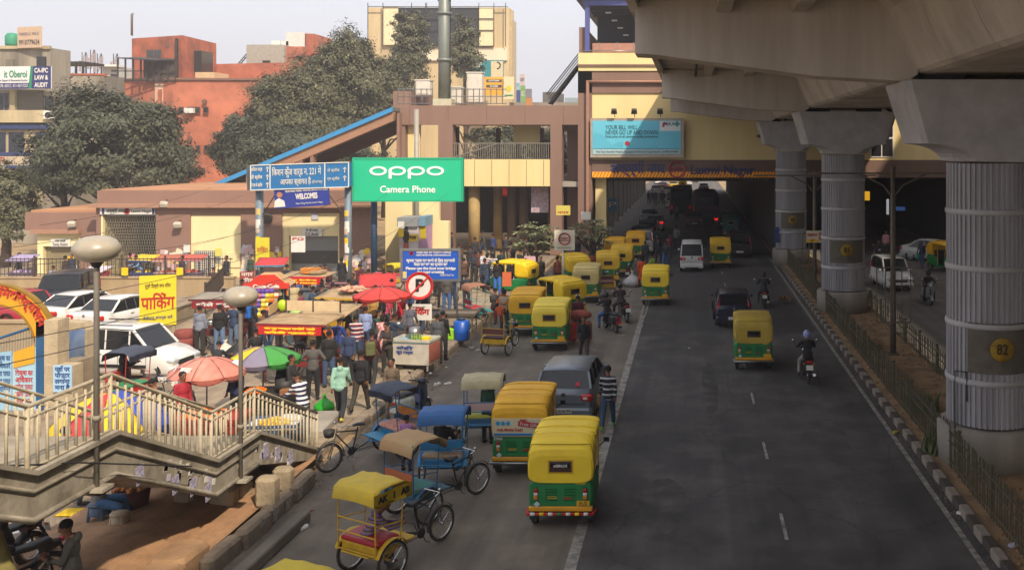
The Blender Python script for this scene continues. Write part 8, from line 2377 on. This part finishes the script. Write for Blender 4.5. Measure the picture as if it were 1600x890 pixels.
crick(945, 462, R(5), 'old yellow cycle rickshaw among the auto rickshaws near the sticker panelled one', {'frame': FY, 'board': FY, 'cushion': mat('#6a2a28'), 'back': mat('#6a3a3a')}, skip=('canopy',))
crick(478, 1075, -R(25), 'yellow hooded cycle rickshaw only its hood showing at the bottom edge', {'frame': FY, 'board': FY, 'canopy': mat('#c8b024', .7, 0, .3, 3)})
crick(590, 470, R(60), 'cycle rickshaw with red hood parked before the stair wall', {'frame': FR, 'board': FR, 'canopy': mat('#b83838', .8, 0, .5, 3)}, z=WALK, sc=.8)
crick(612, 452, R(70), 'cycle rickshaw with yellow hood next to the red hooded one by the booth', {'frame': FY, 'board': FY, 'canopy': mat('#c8b420', .8, 0, .5, 3)}, z=WALK, sc=.8)
crick(975, 430, R(3), 'cycle rickshaw with thin white hoop frame beside the woman in orange', {'frame': WHITE, 'canopy': WHITE}, skip=())
# ================================================================= PEOPLE IN PLACE
POSES = {
 'stand': dict(arm=(2, 6), elbow=(12, 18)),
 'phone': dict(arm=(22, 25), elbow=(85, 80), inw=(24, 20), head=22),
 'walk': dict(thigh=(26, -14), knee=(10, 24), arm=(-20, 20), elbow=(16, 26), lean=3),
 'walk2': dict(thigh=(-16, 24), knee=(26, 8), arm=(22, -18), elbow=(26, 14), lean=3),
 'hips': dict(arm=(-8, -8), out=(38, 38), elbow=(70, 70), inw=(46, 46)),
 'serve': dict(lean=16, arm=(38, 48), elbow=(40, 35), head=16, inw=(8, 8)),
 'sit': dict(hip=.5, thigh=(86, 80), knee=(84, 82), arm=(25, 30), elbow=(60, 60), inw=(14, 14), spread=8, head=12),
 'hunch': dict(hip=.5, lean=26, thigh=(86, 80), knee=(84, 82), arm=(40, 45), elbow=(50, 50), inw=(14, 14), spread=8, head=14),
 'stool': dict(hip=.46, thigh=(92, 82), knee=(80, 60), arm=(60, 58), elbow=(70, 78), spread=12, lean=-4),
 'ride': dict(hip=.84, lean=14, thigh=(66, 66), knee=(82, 82), spread=17, arm=(52, 52), elbow=(24, 24), out=(22, 22), inw=(2, 2)),
 'squat': dict(hip=.26, thigh=(120, 118), knee=(148, 146), arm=(50, 50), elbow=(30, 35), lean=22, spread=14),
 'face': dict(arm=(10, 55), elbow=(20, 120), inw=(5, 25), head=10),
}
PC = {}
def proto(pose, shirt='jacket', extra=None, female=False):
 k = (pose, shirt, extra, female)
 if k not in PC: PC[k] = build_person(Pose(female=female, **POSES[pose]), shirt, extra)
 return PC[k]
cm = {}
def C_(h, d=.18): return mat(h, .85, 0, .35, 7, .7, 11)
def stripes(c1, c2, c3=None, f=9.0):
 k = ('s', c1, c2, c3, f)
 if k in cm: return cm[k]
 m = bpy.data.materials.new('striped_knit'); m.use_nodes = True
 nt = m.node_tree; b = nt.nodes['Principled BSDF']; b.inputs['Roughness'].default_value = .9
 tc = nt.nodes.new('ShaderNodeTexCoord'); sp = nt.nodes.new('ShaderNodeSeparateXYZ'); nt.links.new(tc.outputs['Object'], sp.inputs[0])
 mu = nt.nodes.new('ShaderNodeMath'); mu.operation = 'MULTIPLY'; mu.inputs[1].default_value = f; nt.links.new(sp.outputs[2], mu.inputs[0])
 fr = nt.nodes.new('ShaderNodeMath'); fr.operation = 'FRACT'; nt.links.new(mu.outputs[0], fr.inputs[0])
 r = nt.nodes.new('ShaderNodeValToRGB'); r.color_ramp.interpolation = 'CONSTANT'
 cs = [c1, c2] + ([c3] if c3 else [])
 r.color_ramp.elements[0].color = hexc(cs[0]); r.color_ramp.elements[1].color = hexc(cs[1]); r.color_ramp.elements[1].position = 1 / len(cs)
 if c3: e = r.color_ramp.elements.new(2 / 3); e.color = hexc(c3)
 nt.links.new(fr.outputs[0], r.inputs[0]); nt.links.new(r.outputs[0], b.inputs['Base Color'])
 cm[k] = m; return m
def person(loc, rz, label, pose='stand', top='#333333', legs='#23262e', shirt='jacket', extra=None, female=False, sc=1.0, group=None, mats=None, skin=0):
 P = proto(pose, shirt, extra, female)
 m = {'top': top if not isinstance(top, str) else C_(top), 'legs': legs if not isinstance(legs, str) else C_(legs), 'skin': [SKIN[skin % 3], EYEM, LIP]}
 if mats: m.update(mats)
 return P.spawn('person', label, 'person', loc, R(rz), group, m, sc)
def pp_(px, py, *a, z=None, **k):
 zz = z if z is not None else (WALK if (px - VX) * (H / (py - VY)) < -9.25 else 0)
 return person(G(px, py, zz), *a, **k)
JE = '#3a4e6c'
# foreground and road
pp_(950, 670, 0, 'man walking away in black and white striped sweater on the lane line', 'walk2', stripes('#14161c', '#1b1e26', '#a8a8aa', 7), '#2c4a66', mats={'shoe': mat('#5aa838')})
bag = empty('shoulder_bag', G(938, 668) + Vector((-.02, .05, .75)), .2, 'brown shoulder bag with long strap carried by the man in striped sweater', 'bag')
part('body', MB().bbev((0, 0, 0), (.12, .3, .36), .05), mat('#7a5230', .8, 0, .4, 8), bag); part('strap', MB().tube([(0, .1, .15), (.1, .12, .4), (.24, .0, .68)], .014, 4), BLACK, bag)
pp_(912, 569, 185, 'man in black jacket with pale collar walking towards us in front of the grey hatchback', 'walk', '#16161a', '#4a3a34')
pp_(903, 530, 0, 'man in maroon jacket and white cap standing behind red luggage bundles', 'stand', '#5a1826', '#2a2a30', extra='cap', mats={'cap': WHITE})
lg = empty('luggage_pile', G(905, 535), 0, 'pile of red and brown luggage bundles and sacks standing on the dusty lane', 'luggage')
part('roll', MB(True).ball((0, 0, 1.1), (.5, .25, .2), 14, 8), mat('#9a4a3a', .8, 0, .4, 5), lg); part('bag', MB().bbev((-.25, 0, .45), (.45, .4, .75), .1), mat('#b02a20', .7, 0, .2), lg); part('bag', MB().bbev((.28, 0, .45), (.45, .4, .8), .1), mat('#8a4438', .7, 0, .3), lg); part('cord', MB().tube([(-.1, -.27, 1.2), (0, -.3, 1.1), (.1, -.27, .95)], .015, 4), BLACK, lg)
pp_(762, 692, -25, 'boy in dark green sweater standing beside the cream hooded cycle rickshaw', 'stand', '#1c4a30', '#22242a', sc=.92)
pp_(635, 735, -15, 'small child in lilac top behind the beige hooded cycle rickshaw', 'stand', '#9a6a9c', '#3a3040', sc=.75)
pp_(612, 658, 172, 'moustached man in brown vest facing us by the scooter', 'stand', '#6a5a48', '#8a7a62')
pp_(532, 656, 4, 'man in mint green hooded jacket walking away on the pavement with yellow shoes', 'walk', '#8fb8a4', '#26282e', shirt='hood', mats={'shoe': mat('#b8a838')})
pp_(563, 643, 0, 'man in black t-shirt and olive trousers walking beside the mint hoodie', 'walk2', '#141416', '#3a342a')
pp_(683, 568, 0, 'man in grey suit jacket with pink collar standing at the kerb by the white cart', 'stand', '#4a4c50', '#25262c')
pp_(692, 562, -20, 'man in black standing just behind the grey suited man at the kerb', 'stand', '#141418', '#1c1c24')
pp_(581, 603, 5, 'man in maroon hoodie with olive green backpack walking away', 'walk', '#4a1a24', '#2a2a2a', extra='backpack', mats={'bag': C_('#5a5f34')})
pp_(597, 570, -10, 'woman in red and white patterned dress behind the maroon hoodie', 'walk2', mat('#b83440', .85, 0, .9, 14, dirtc='#e0d8d0'), '#4a2830', shirt='kurta', female=True)
pp_(615, 572, -50, 'man in dark blue denim raising a hand to his face beside the white cart', 'face', '#26384c', '#1c1c20')
pp_(571, 556, 0, 'man in pale blue shirt standing left of the patterned dress woman', 'stand', '#8a9ac4', '#2a3a5a')
pp_(556, 574, 8, 'boy in red white and blue striped sweater watching the stalls', 'stand', stripes('#8a2030', '#c8c4c0', '#2a3450', 7), '#2f4058')
pp_(528, 580, -20, 'man in royal blue sweatshirt looking down at a stall', 'phone', '#24408a', '#3a3c44')
pp_(514, 606, 5, 'broad man in black t-shirt and jeans seen from behind near the banner stall', 'stand', '#1a1816', JE)
pp_(489, 625, 10, 'man in grey sweater with hands on hips at the banner stall', 'hips', '#55524e', '#1c1c20')
pp_(441, 640, 30, 'vendor in dark clothes working under the striped umbrella', 'serve', '#14161c', '#1c2436')
pp_(473, 690, 60, 'young vendor in white and navy striped sweater leaning beside the lemons', 'serve', stripes('#c8c8cc', '#1c2040', None, 9), '#1a1a20')
pp_(312, 555, -8, 'man in grey checked shirt standing at the grey roofed snack cart', 'stand', '#7c8290', '#2a2824')
pp_(343, 553, 5, 'man in black leather jacket and light jeans at the snack cart', 'stand', '#141414', '#5a7290')
pp_(365, 548, -10, 'man in blue denim jacket with hands behind back at the snack cart', 'hips', '#2c3c58', '#5a6a80')
pp_(385, 535, 20, 'woman in maroon shawl beside the blue backpacked person', 'stand', '#5a2030', '#3a2a30', shirt='kurta', female=True)
pp_(397, 540, -60, 'person with bright blue backpack beside the snack kiosk', 'stand', '#25252a', '#25252a', extra='backpack', mats={'bag': C_('#1860b0')})
pp_(400, 575, 40, 'seated man in black jacket near the white sack', 'sit', '#1c1c1e', '#1a1a1e')
pp_(443, 520, 0, 'man in black jacket and backpack with jeans right of the snack kiosk', 'stand', '#1a1c20', '#5a7090', extra='backpack')
pp_(459, 505, 20, 'man in cream jacket beyond the kiosk', 'stand', '#b8a880', '#1c1c20')
pp_(463, 482, 10, 'man in blue shirt behind the fast food cart', 'stand', '#4a5a88', '#2a2a30')
pp_(493, 505, -80, 'man in black bending at the fast food cart side', 'serve', '#16161a', '#6a1c30')
pp_(503, 512, 40, 'man in dark grey jacket with arms folded beside the fast food cart', 'phone', '#3c3c3e', '#2a2a2c')
pp_(514, 466, 150, 'vendor in maroon jacket behind the fast food cart', 'serve', '#5a1424', '#202028')
pp_(526, 490, -60, 'man in white jacket sitting on a parked motorcycle', 'sit', '#c0b8a4', '#22242c')
pp_(534, 456, -10, 'woman in black near the right blue post', 'stand', '#18181c', '#1c1c22', shirt='kurta', female=True)
pp_(560, 470, -40, 'man in maroon shirt and wide black hat near the booth', 'phone', '#5a2426', '#2a4a80', extra='cap')
pp_(545, 500, 20, 'man in olive jacket by the cardboard topped stall', 'stand', '#5a5430', '#22241e')
pp_(583, 530, 0, 'man in mustard jacket beneath the plain red umbrella', 'stand', '#b08a48', '#2a2a28')
pp_(599, 528, 0, 'woman in pink jacket with black backpack beneath the plain red umbrella', 'stand', '#b84a68', '#4a4a58', extra='backpack', female=True)
pp_(624, 532, -25, 'man in bright red sweater and grey trousers at the umbrella stall', 'serve', '#b01828', '#7a766c')
pp_(612, 500, 30, 'man in grey jacket behind the umbrella stall', 'stand', '#6a6a64', '#3a3a3a')
pp_(640, 500, 10, 'person in jeans standing behind the no parking sign', 'stand', '#3a2a2a', '#2a4a78')
pp_(665, 495, 0, 'person in teal top with dark backpack behind the blue sign', 'stand', '#1c7a6a', '#2a2a30', extra='backpack')
pp_(698, 490, 5, 'man in grey jacket standing right of the blue crossing sign post', 'stand', '#4c4844', '#3a5a8a')
pp_(707, 487, -10, 'man in navy jacket standing right of the grey jacketed one behind the sign', 'stand', '#1e2a44', '#2a3a5a')
pp_(690, 480, 10, 'man in dark brown coat behind the sign', 'stand', '#2e2420', '#2a2420')
pp_(717, 428, 0, 'old man in long grey coat standing by the round yellow columns', 'stand', '#4a4640', '#3a3630', shirt='kurta')
pp_(752, 428, -10, 'man in white shirt on the black bicycle before the hall', 'stool', '#c8c8cc', '#2a2a34', z=WALK + .42)
pp_(761, 445, 0, 'woman in red and white striped sweater walking towards the hall', 'walk', stripes('#6a2030', '#c8c0c0', None, 9), '#3a5a80', female=True)
pp_(771, 446, 0, 'woman in black and white striped sweater walking towards the hall', 'walk2', stripes('#18181c', '#c8c0c0', None, 9), '#25252c', female=True)
pp_(777, 462, -15, 'person in black with bright blue trousers near the cycle rickshaws', 'stand', '#1a1a1c', '#3a6ac0')
pp_(783, 440, 10, 'man in dark green jacket near the orange kiosk board', 'stand', '#1c3028', '#2a2a2c')
pp_(729, 482, 0, 'boy in dark jacket climbing on the teal cycle rickshaw', 'stand', '#23252c', '#2a2a34', sc=.9, z=.2)
pp_(773, 500, -10, 'man in grey jacket sitting behind the small yellow rickshaw', 'sit', '#46423e', '#2a2a2a', z=.5)
pp_(786, 500, 170, 'woman in orange shawl sitting on a rickshaw facing us', 'sit', '#c85a28', '#8a3a28', shirt='kurta', female=True, z=.5)
pp_(788, 520, -5, 'man in cream and grey vest beside the first parked auto rickshaw', 'stand', '#a89a80', '#4a4a48')
pp_(803, 450, 180, 'boy in striped top by the open sided auto rickshaw', 'stand', stripes('#6a3040', '#b8b0b0'), '#2a3a5a', sc=.85)
pp_(800, 425, 30, 'person in teal scarf in the shade of the hall', 'stand', '#3a3a48', '#2a2a30')
pp_(742, 415, 20, 'person in dark clothes between the round columns', 'stand', '#2a2a30', '#2a2a34')
pp_(770, 408, -20, 'person in blue jacket near the round columns', 'stand', '#2a3a68', '#2a2a34')
pp_(822, 412, 10, 'man in black walking by the frangipani tree', 'walk', '#202026', '#2a2a30')
pp_(880, 440, 170, 'woman in red dress among the parked auto rickshaws', 'stand', '#8a1c28', '#4a1c28', shirt='kurta', female=True)
pp_(886, 450, 0, 'man in light blue shirt among the parked auto rickshaws', 'stand', '#5a7aa8', '#2a2a30')
pp_(871, 452, 40, 'man in rust jacket among the parked auto rickshaws', 'stand', '#8a4a30', '#3a3030')
pp_(862, 470, -40, 'man in grey shirt crouched by the turned auto rickshaw', 'squat', '#5a5a5a', '#3a3a3a')
pp_(902, 415, 180, 'man in black jacket facing us in the shade near the emblem board', 'stand', '#1a1a1e', '#2a2a2e')
pp_(948, 412, 0, 'brown shawled figure behind the parked auto rickshaws', 'stand', '#6a5040', '#4a3a30', shirt='kurta')
pp_(962, 445, 0, 'man in grey brown jacket standing behind the old yellow cycle rickshaw', 'stand', '#4a4038', '#3a3430')
pp_(1003, 450, 10, 'woman in orange sari dragging the big white bundle', 'walk', '#d0481c', '#8a3a20', shirt='kurta', female=True)
pp_(1008, 418, 0, 'man with white cap on the road behind the orange sari', 'walk', '#2c2c34', '#2a2a34', extra='cap', mats={'cap': WHITE})
pp_(1020, 432, 60, 'man in lime green vest on the dusty lane', 'sit', '#9ab82a', '#2a3a4a')
pp_(1029, 412, 10, 'man in dark jacket crossing near the white van', 'walk', '#23232a', '#23232a')
pp_(1040, 418, -10, 'man in blue jeans and dark jacket crossing left of the white van', 'walk2', '#2a2c34', '#2f5a98')
pp_(1046, 405, -5, 'person in maroon crossing left of the white van', 'walk', '#6a2430', '#2a2a30')
pp_(1057, 388, 0, 'distant man in pale shirt in the dark underpass', 'walk', '#8a8a8c', '#2a2a30')
pp_(1057, 345, 0, 'far walker in grey deep in the underpass', 'walk2', '#6a6a6c', '#2a2a30')
GCR = 'silhouetted crowd at the far end of the underpass'
for k in range(16):
 person(Vector((-5.6 + k * .5 + rnd.uniform(-.1, .1), 126 + rnd.uniform(-3, 3), 0)), rnd.uniform(-180, 180), 'dark silhouetted pedestrian in the row at the far end of the underpass', ('stand', 'walk')[k % 2], ('#202024', '#3a2a28', '#26304a')[k % 3], '#202226', group=GCR, skin=k)
# passengers, riders
person(G(592, 893) + Vector((-.2, -.16, .1)), -60, 'young man in striped yellow vest over lilac shirt sitting on the red rickshaw seat', 'hunch', stripes('#7a6ab0', '#8a7a50', '#5a3a38', 16), '#1c1a1a', skin=0)
person(G(697, 752) + Vector((-.05, -.12, .26)), -10, 'passenger in black shawl sitting under the bright blue hood', 'sit', '#101012', '#141416', shirt='kurta', female=True, mats={'hair': C_('#101012')})
person(G(1265, 603) + Vector((0, .55, -.02)), 0, 'rider in black jacket and blue white helmet on the right lane', 'ride', '#17171a', '#8a8478', extra='helmet', mats={'helmet': mat('#1c48b0', .3, 0, .7, 7, dirtc='#e8e8e8')})
person(G(1195, 483) + Vector((0, .55, -.02)), 0, 'helmeted rider in dark clothes far ahead by the median kerb', 'ride', '#1e1e22', '#2a2a2e', extra='helmet')
person(G(952, 522) + Vector((-.15, .75, -.08)), 26, 'scooter driver in black with olive backpack on the dusty lane', 'ride', '#1c1c20', '#2a5a98', extra='helmet')
person(G(972, 506) + Vector((-.1, .6, 0)), 17, 'helmeted rider in dark maroon jacket on the farther motorcycle', 'ride', '#33221f', '#22242c', extra='helmet')
person(G(1450, 474) + Vector((0, .1, -.06)), 180, 'rider with white face mask on the approaching silver scooter', 'ride', '#241c20', '#24242c', extra='helmet')
person(G(1372, 412) + Vector((0, .1, -.06)), 180, 'dim rider on the far scooter across the median', 'ride', '#3a3030', '#24242c')
pp_(1440, 418, 150, 'person carrying a turquoise bag beside the parked auto rickshaw across the median', 'walk', '#3a3a42', '#3a5068', z=0)
tb = part('carrier_bag', MB().bbev((0, 0, 0), (.3, .16, .42), .03), mat('#1ca890', .5, 0, .1), None, G(1435, 412) + Vector((0, -.1, .55))); tag(tb, 'turquoise carrier bag held by the walker across the median', 'bag')
pp_(1384, 400, 160, 'person in pink and white beside the post across the median', 'stand', '#c88a90', '#2a2a30', z=0)
person(G(210, 640, WALK) + Vector((-.5, .3, .02)), -60, 'person in black shawl stepping beside the red cycle rickshaw', 'phone', '#101014', '#1a1a1e', shirt='kurta', female=True)
# under the stairs
ph = person(Vector((-9.58, 14.85, WALK)), 115, 'bearded young man in black hoodie looking at his phone at the bottom left', 'phone', '#12110f', '#1c1c20', shirt='hood')
tag(part('phone', MB().bbev((0, 0, 0), (.08, .16, .015), .005), BLACK, None, Vector((-9.93, 14.68, 1.3)), (.3, 0, R(115))), 'dark phone held by the man in black hoodie', 'phone')
person(G(155, 817, WALK) + Vector((0, 0, -.05)), -75, 'man in grey jacket and jeans sitting on the blue grey stool beneath the stairs', 'stool', '#7d7a74', '#3c6288')
person(G(106, 797, WALK) + Vector((-.1, 0, 0)), -60, 'person in jeans on the yellow mat under the stairs', 'walk', '#3a4454', '#34506e')
person(Vector((-11.6, 16.2, WALK)), 160, 'person in dark jacket by the motorcycles in the lower left corner', 'ride', '#2c2228', '#22242c', extra='helmet', mats={'helmet': BLACK})
tag(part('yellow_mat', MB().bbev((0, 0, .01), (.6, .4, .02), .005), YEL, None, G(118, 800, WALK)), 'flat yellow mat on the pavement beneath the stairs', 'mat')
gb = empty('goods_basket', G(205, 800, WALK), 0, 'basket heaped with red and gold trinkets beneath the second flight of stairs', 'basket')
part('basket', MB().lathe([(.3, 0), (.36, .5), (.33, .5), (.28, .04)], 16), mat('#5a2a20'), gb); heap(gb, (0, 0, .5), .3, 50, mat('#b83020', .5, 0, .8, 14, dirtc='#e0c050'), .05, 'trinkets')
# vendors behind the stairs
pp_(285, 690, -120, 'vendor in red top behind the stair railing', 'stand', '#a02430', '#1c1c24')
pp_(255, 700, 100, 'vendor in dark jacket behind the stair railing left of the red one', 'serve', '#1c1c22', '#1c1c24')
pp_(370, 668, 160, 'man in navy and white jacket with helmet behind the second landing railing', 'stand', '#2a3458', '#1c2030', extra='helmet', mats={'helmet': WHITE})
pp_(336, 585, 0, 'person with blue and red cap crouching behind the coral umbrella', 'squat', '#25252a', '#25252a', extra='cap', mats={'cap': mat('#2040a0')})
# people behind the fence on the plaza
for k, (x, c, l, po, lb_) in enumerate(((102, '#3a3230', '#23252c', 'stand', 'man in brown jacket and cap standing behind the fence by the pump room'), (112, '#2c3040', '#23252c', 'stand', 'man in dark blue right of the capped man by the pump room'), (78, '#8a8a98', '#3a3a40', 'squat', 'crouching seller in pale clothes left of the capped man'), (140, '#a05a40', '#3a3a40', 'squat', 'seller in rust clothes crouching behind the fence near the lamp globe'), (220, '#6a8ab0', '#3a4a60', 'serve', 'person in light blue bending over goods behind the fence'), (203, '#4a3a3a', '#23252c', 'stand', 'dark figure inside the barred gate'), (285, '#3a3440', '#23252c', 'stand', 'dark figure right of the barred gate behind the fence'), (330, '#4a3030', '#23252c', 'squat', 'seller crouching below the lattice window'), (30, '#3a3a48', '#23252c', 'stand', 'dark figure at the far left behind the fence'), (354, '#2a2a30', '#23252c', 'stand', 'dark figure near the hatch behind the fence'), (392, '#3a4a3a', '#23252c', 'stand', 'figure in green behind the red notice board'))):
 p = AT(x, 430, 50.2 + (k % 3) * .7); p.z = WALK
 person(p, rnd.choice((0, 90, 180, 150)), lb_, po, c, l, skin=k)
# extra shoppers in the market crowd
ex = ((470, 570, '#5a3a30', 'man in brown coat by the small green cart'), (422, 545, '#2a2e40', 'man in navy coat passing the snack kiosk front'), (500, 540, '#7a3a50', 'woman in plum coat between the beige roofed stalls'), (562, 545, '#c0b8a8', 'man in cream sweater behind the pale blue shirt'), (590, 560, '#2c4a3a', 'man in bottle green behind the patterned dress'), (545, 550, '#3a3a40', 'man in charcoal behind the royal blue sweatshirt'), (480, 475, '#8a2a20', 'person in brick red left of the maroon vendor'), (500, 470, '#2f2f38', 'person in dark slate beside the maroon vendor'), (575, 480, '#6a5a80', 'person in lilac grey by the red sunshade'), (600, 485, '#a83028', 'person in red beneath the yellow hooded rickshaw'), (635, 470, '#2a2a2e', 'person in black left of the blue sign base'), (660, 470, '#7a6a58', 'person in tan coat behind the blue sign'), (680, 462, '#3a4a68', 'person in blue grey jacket right behind the sign'), (725, 455, '#50382c', 'person in brown near the cycle rickshaws'), (740, 445, '#2a303a', 'person in dark blue grey left of the striped women'), (448, 470, '#2c2c34', 'person in black behind the kiosk roof'), (410, 490, '#6a2c3c', 'woman in wine red left of the kiosk'), (380, 500, '#3c4a5c', 'man in slate blue before the bar fence'), (350, 520, '#5a4a3c', 'vendor inside the grey roofed snack cart'))
for k, (x, y, c, lb_) in enumerate(ex):
 pp_(x, y, rnd.choice((0, 20, -30, 160, 90, -90)), lb_, ('stand', 'walk', 'phone')[k % 3], c, ('#22242c', '#2c3c58', '#2e2a26')[k % 3], skin=k)
ex2 = '''735 432 2a2a34 person in black by the round columns, left
748 440 5a3028 person in rust brown left of the striped women
757 456 23303f person in deep navy in front of the striped women
795 436 6a5a48 person in khaki behind the orange kiosk board
812 440 2c2c30 person in black right of the orange kiosk board
708 452 7a2a34 person in dark red behind the handcart
720 440 3a3a3c person in dark grey left of the round columns
670 452 c0b49a person in pale cream just right of the blue sign
652 462 3b2a4a person in purple behind the blue sign
570 500 7a6a30 man in ochre by the red sunshade stall
588 512 2a4a6a man in teal blue left of the red umbrella
552 486 2a2228 man in black near the cardboard heap
520 508 b09a88 man in beige before the glass case cart
540 512 3a2a22 man in dark brown behind the beige stall roofs
488 512 405068 man in faded blue at the fast food cart
470 524 7a2a48 woman in magenta beside the green cloth cart
436 560 38343c man in charcoal between kiosk and banner stall
410 560 6a4a34 man in tan brown behind the striped umbrella
455 655 2a2a2a man in black beside the round pans
500 590 3a4a38 man in moss green left of the black shirted man
640 545 5a5a64 man in ash grey behind the juice cart
545 600 2e3a5a boy in indigo right of the broad man
605 588 3c3430 man in umber beside the patterned dress woman
660 520 20242c man in near black right of the no parking plate
845 452 3a3028 person in brown by the first frangipani trunk
895 432 50586a person in slate between the parked auto rickshaws
925 440 8a3a30 person in brick orange by the second frangipani
935 425 2c2c34 person in black under the second frangipani
790 410 303038 person in the dark of the hall, right side
755 400 46423c person in the dark of the hall, middle
705 405 2a2c38 person in the dark of the hall, left side'''
for k, ln in enumerate(ex2.split('\n')):
 x, y, c, lb_ = ln.split(' ', 3)
 pp_(int(x), int(y), rnd.choice((0, 30, -40, 170, 90, -90)), lb_, ('stand', 'phone', 'walk')[k % 3], '#' + c, ('#22242c', '#2e2a26', '#2c3c58')[k % 3], skin=k)
for k, (x, y, w, h, Y_, c, tx, lb_) in enumerate(((1352, 306, 14, 14, 84, '#d8a020', '', 'yellow lit shop sign seen left of the thin lamp post beyond the underpass'), (1387, 323, 4, 24, 86, '#9c9ca0', '', 'thin pale lit shop strip beyond the thin lamp post'), (1412, 326, 24, 6, 88, '#28406a', '', 'dim blue shop sign right of the thin lamp post'), (1427, 342, 5, 14, 86, '#d87028', '', 'small orange lit doorway in the dark arcade'), (1462, 340, 8, 26, 84, '#a8a8b0', '', 'white lit upright display beside the nearest pier'), (1447, 298, 26, 12, 90, '#4a4e3c', '', 'dull green shop board high in the dark arcade'))):
 poster(lb_, x - w / 2, x + w / 2, y - h / 2, y + h / 2, Y_, mat(c, .6, 0, .3, emit=.5), [tx] if tx else None, WHITE)
# ================================================================= HAZE
hz_ = MB().bb(-260, 260, -60, 520, -1.9, 60).mesh('haze')
ho_ = link('haze', hz_, None)
hm = bpy.data.materials.new('air'); hm.use_nodes = True
nt = hm.node_tree; nt.nodes.remove(nt.nodes['Principled BSDF'])
pv = nt.nodes.new('ShaderNodeVolumePrincipled')
pv.inputs['Color'].default_value = (.93, .88, .86, 1)
pv.inputs['Density'].default_value = HAZE
pv.inputs['Anisotropy'].default_value = 0.2
nt.links.new(pv.outputs[0], nt.nodes['Material Output'].inputs['Volume'])
ho_.material_slots[0].link = 'OBJECT'; ho_.material_slots[0].material = hm
ho_['kind'] = 'stuff'
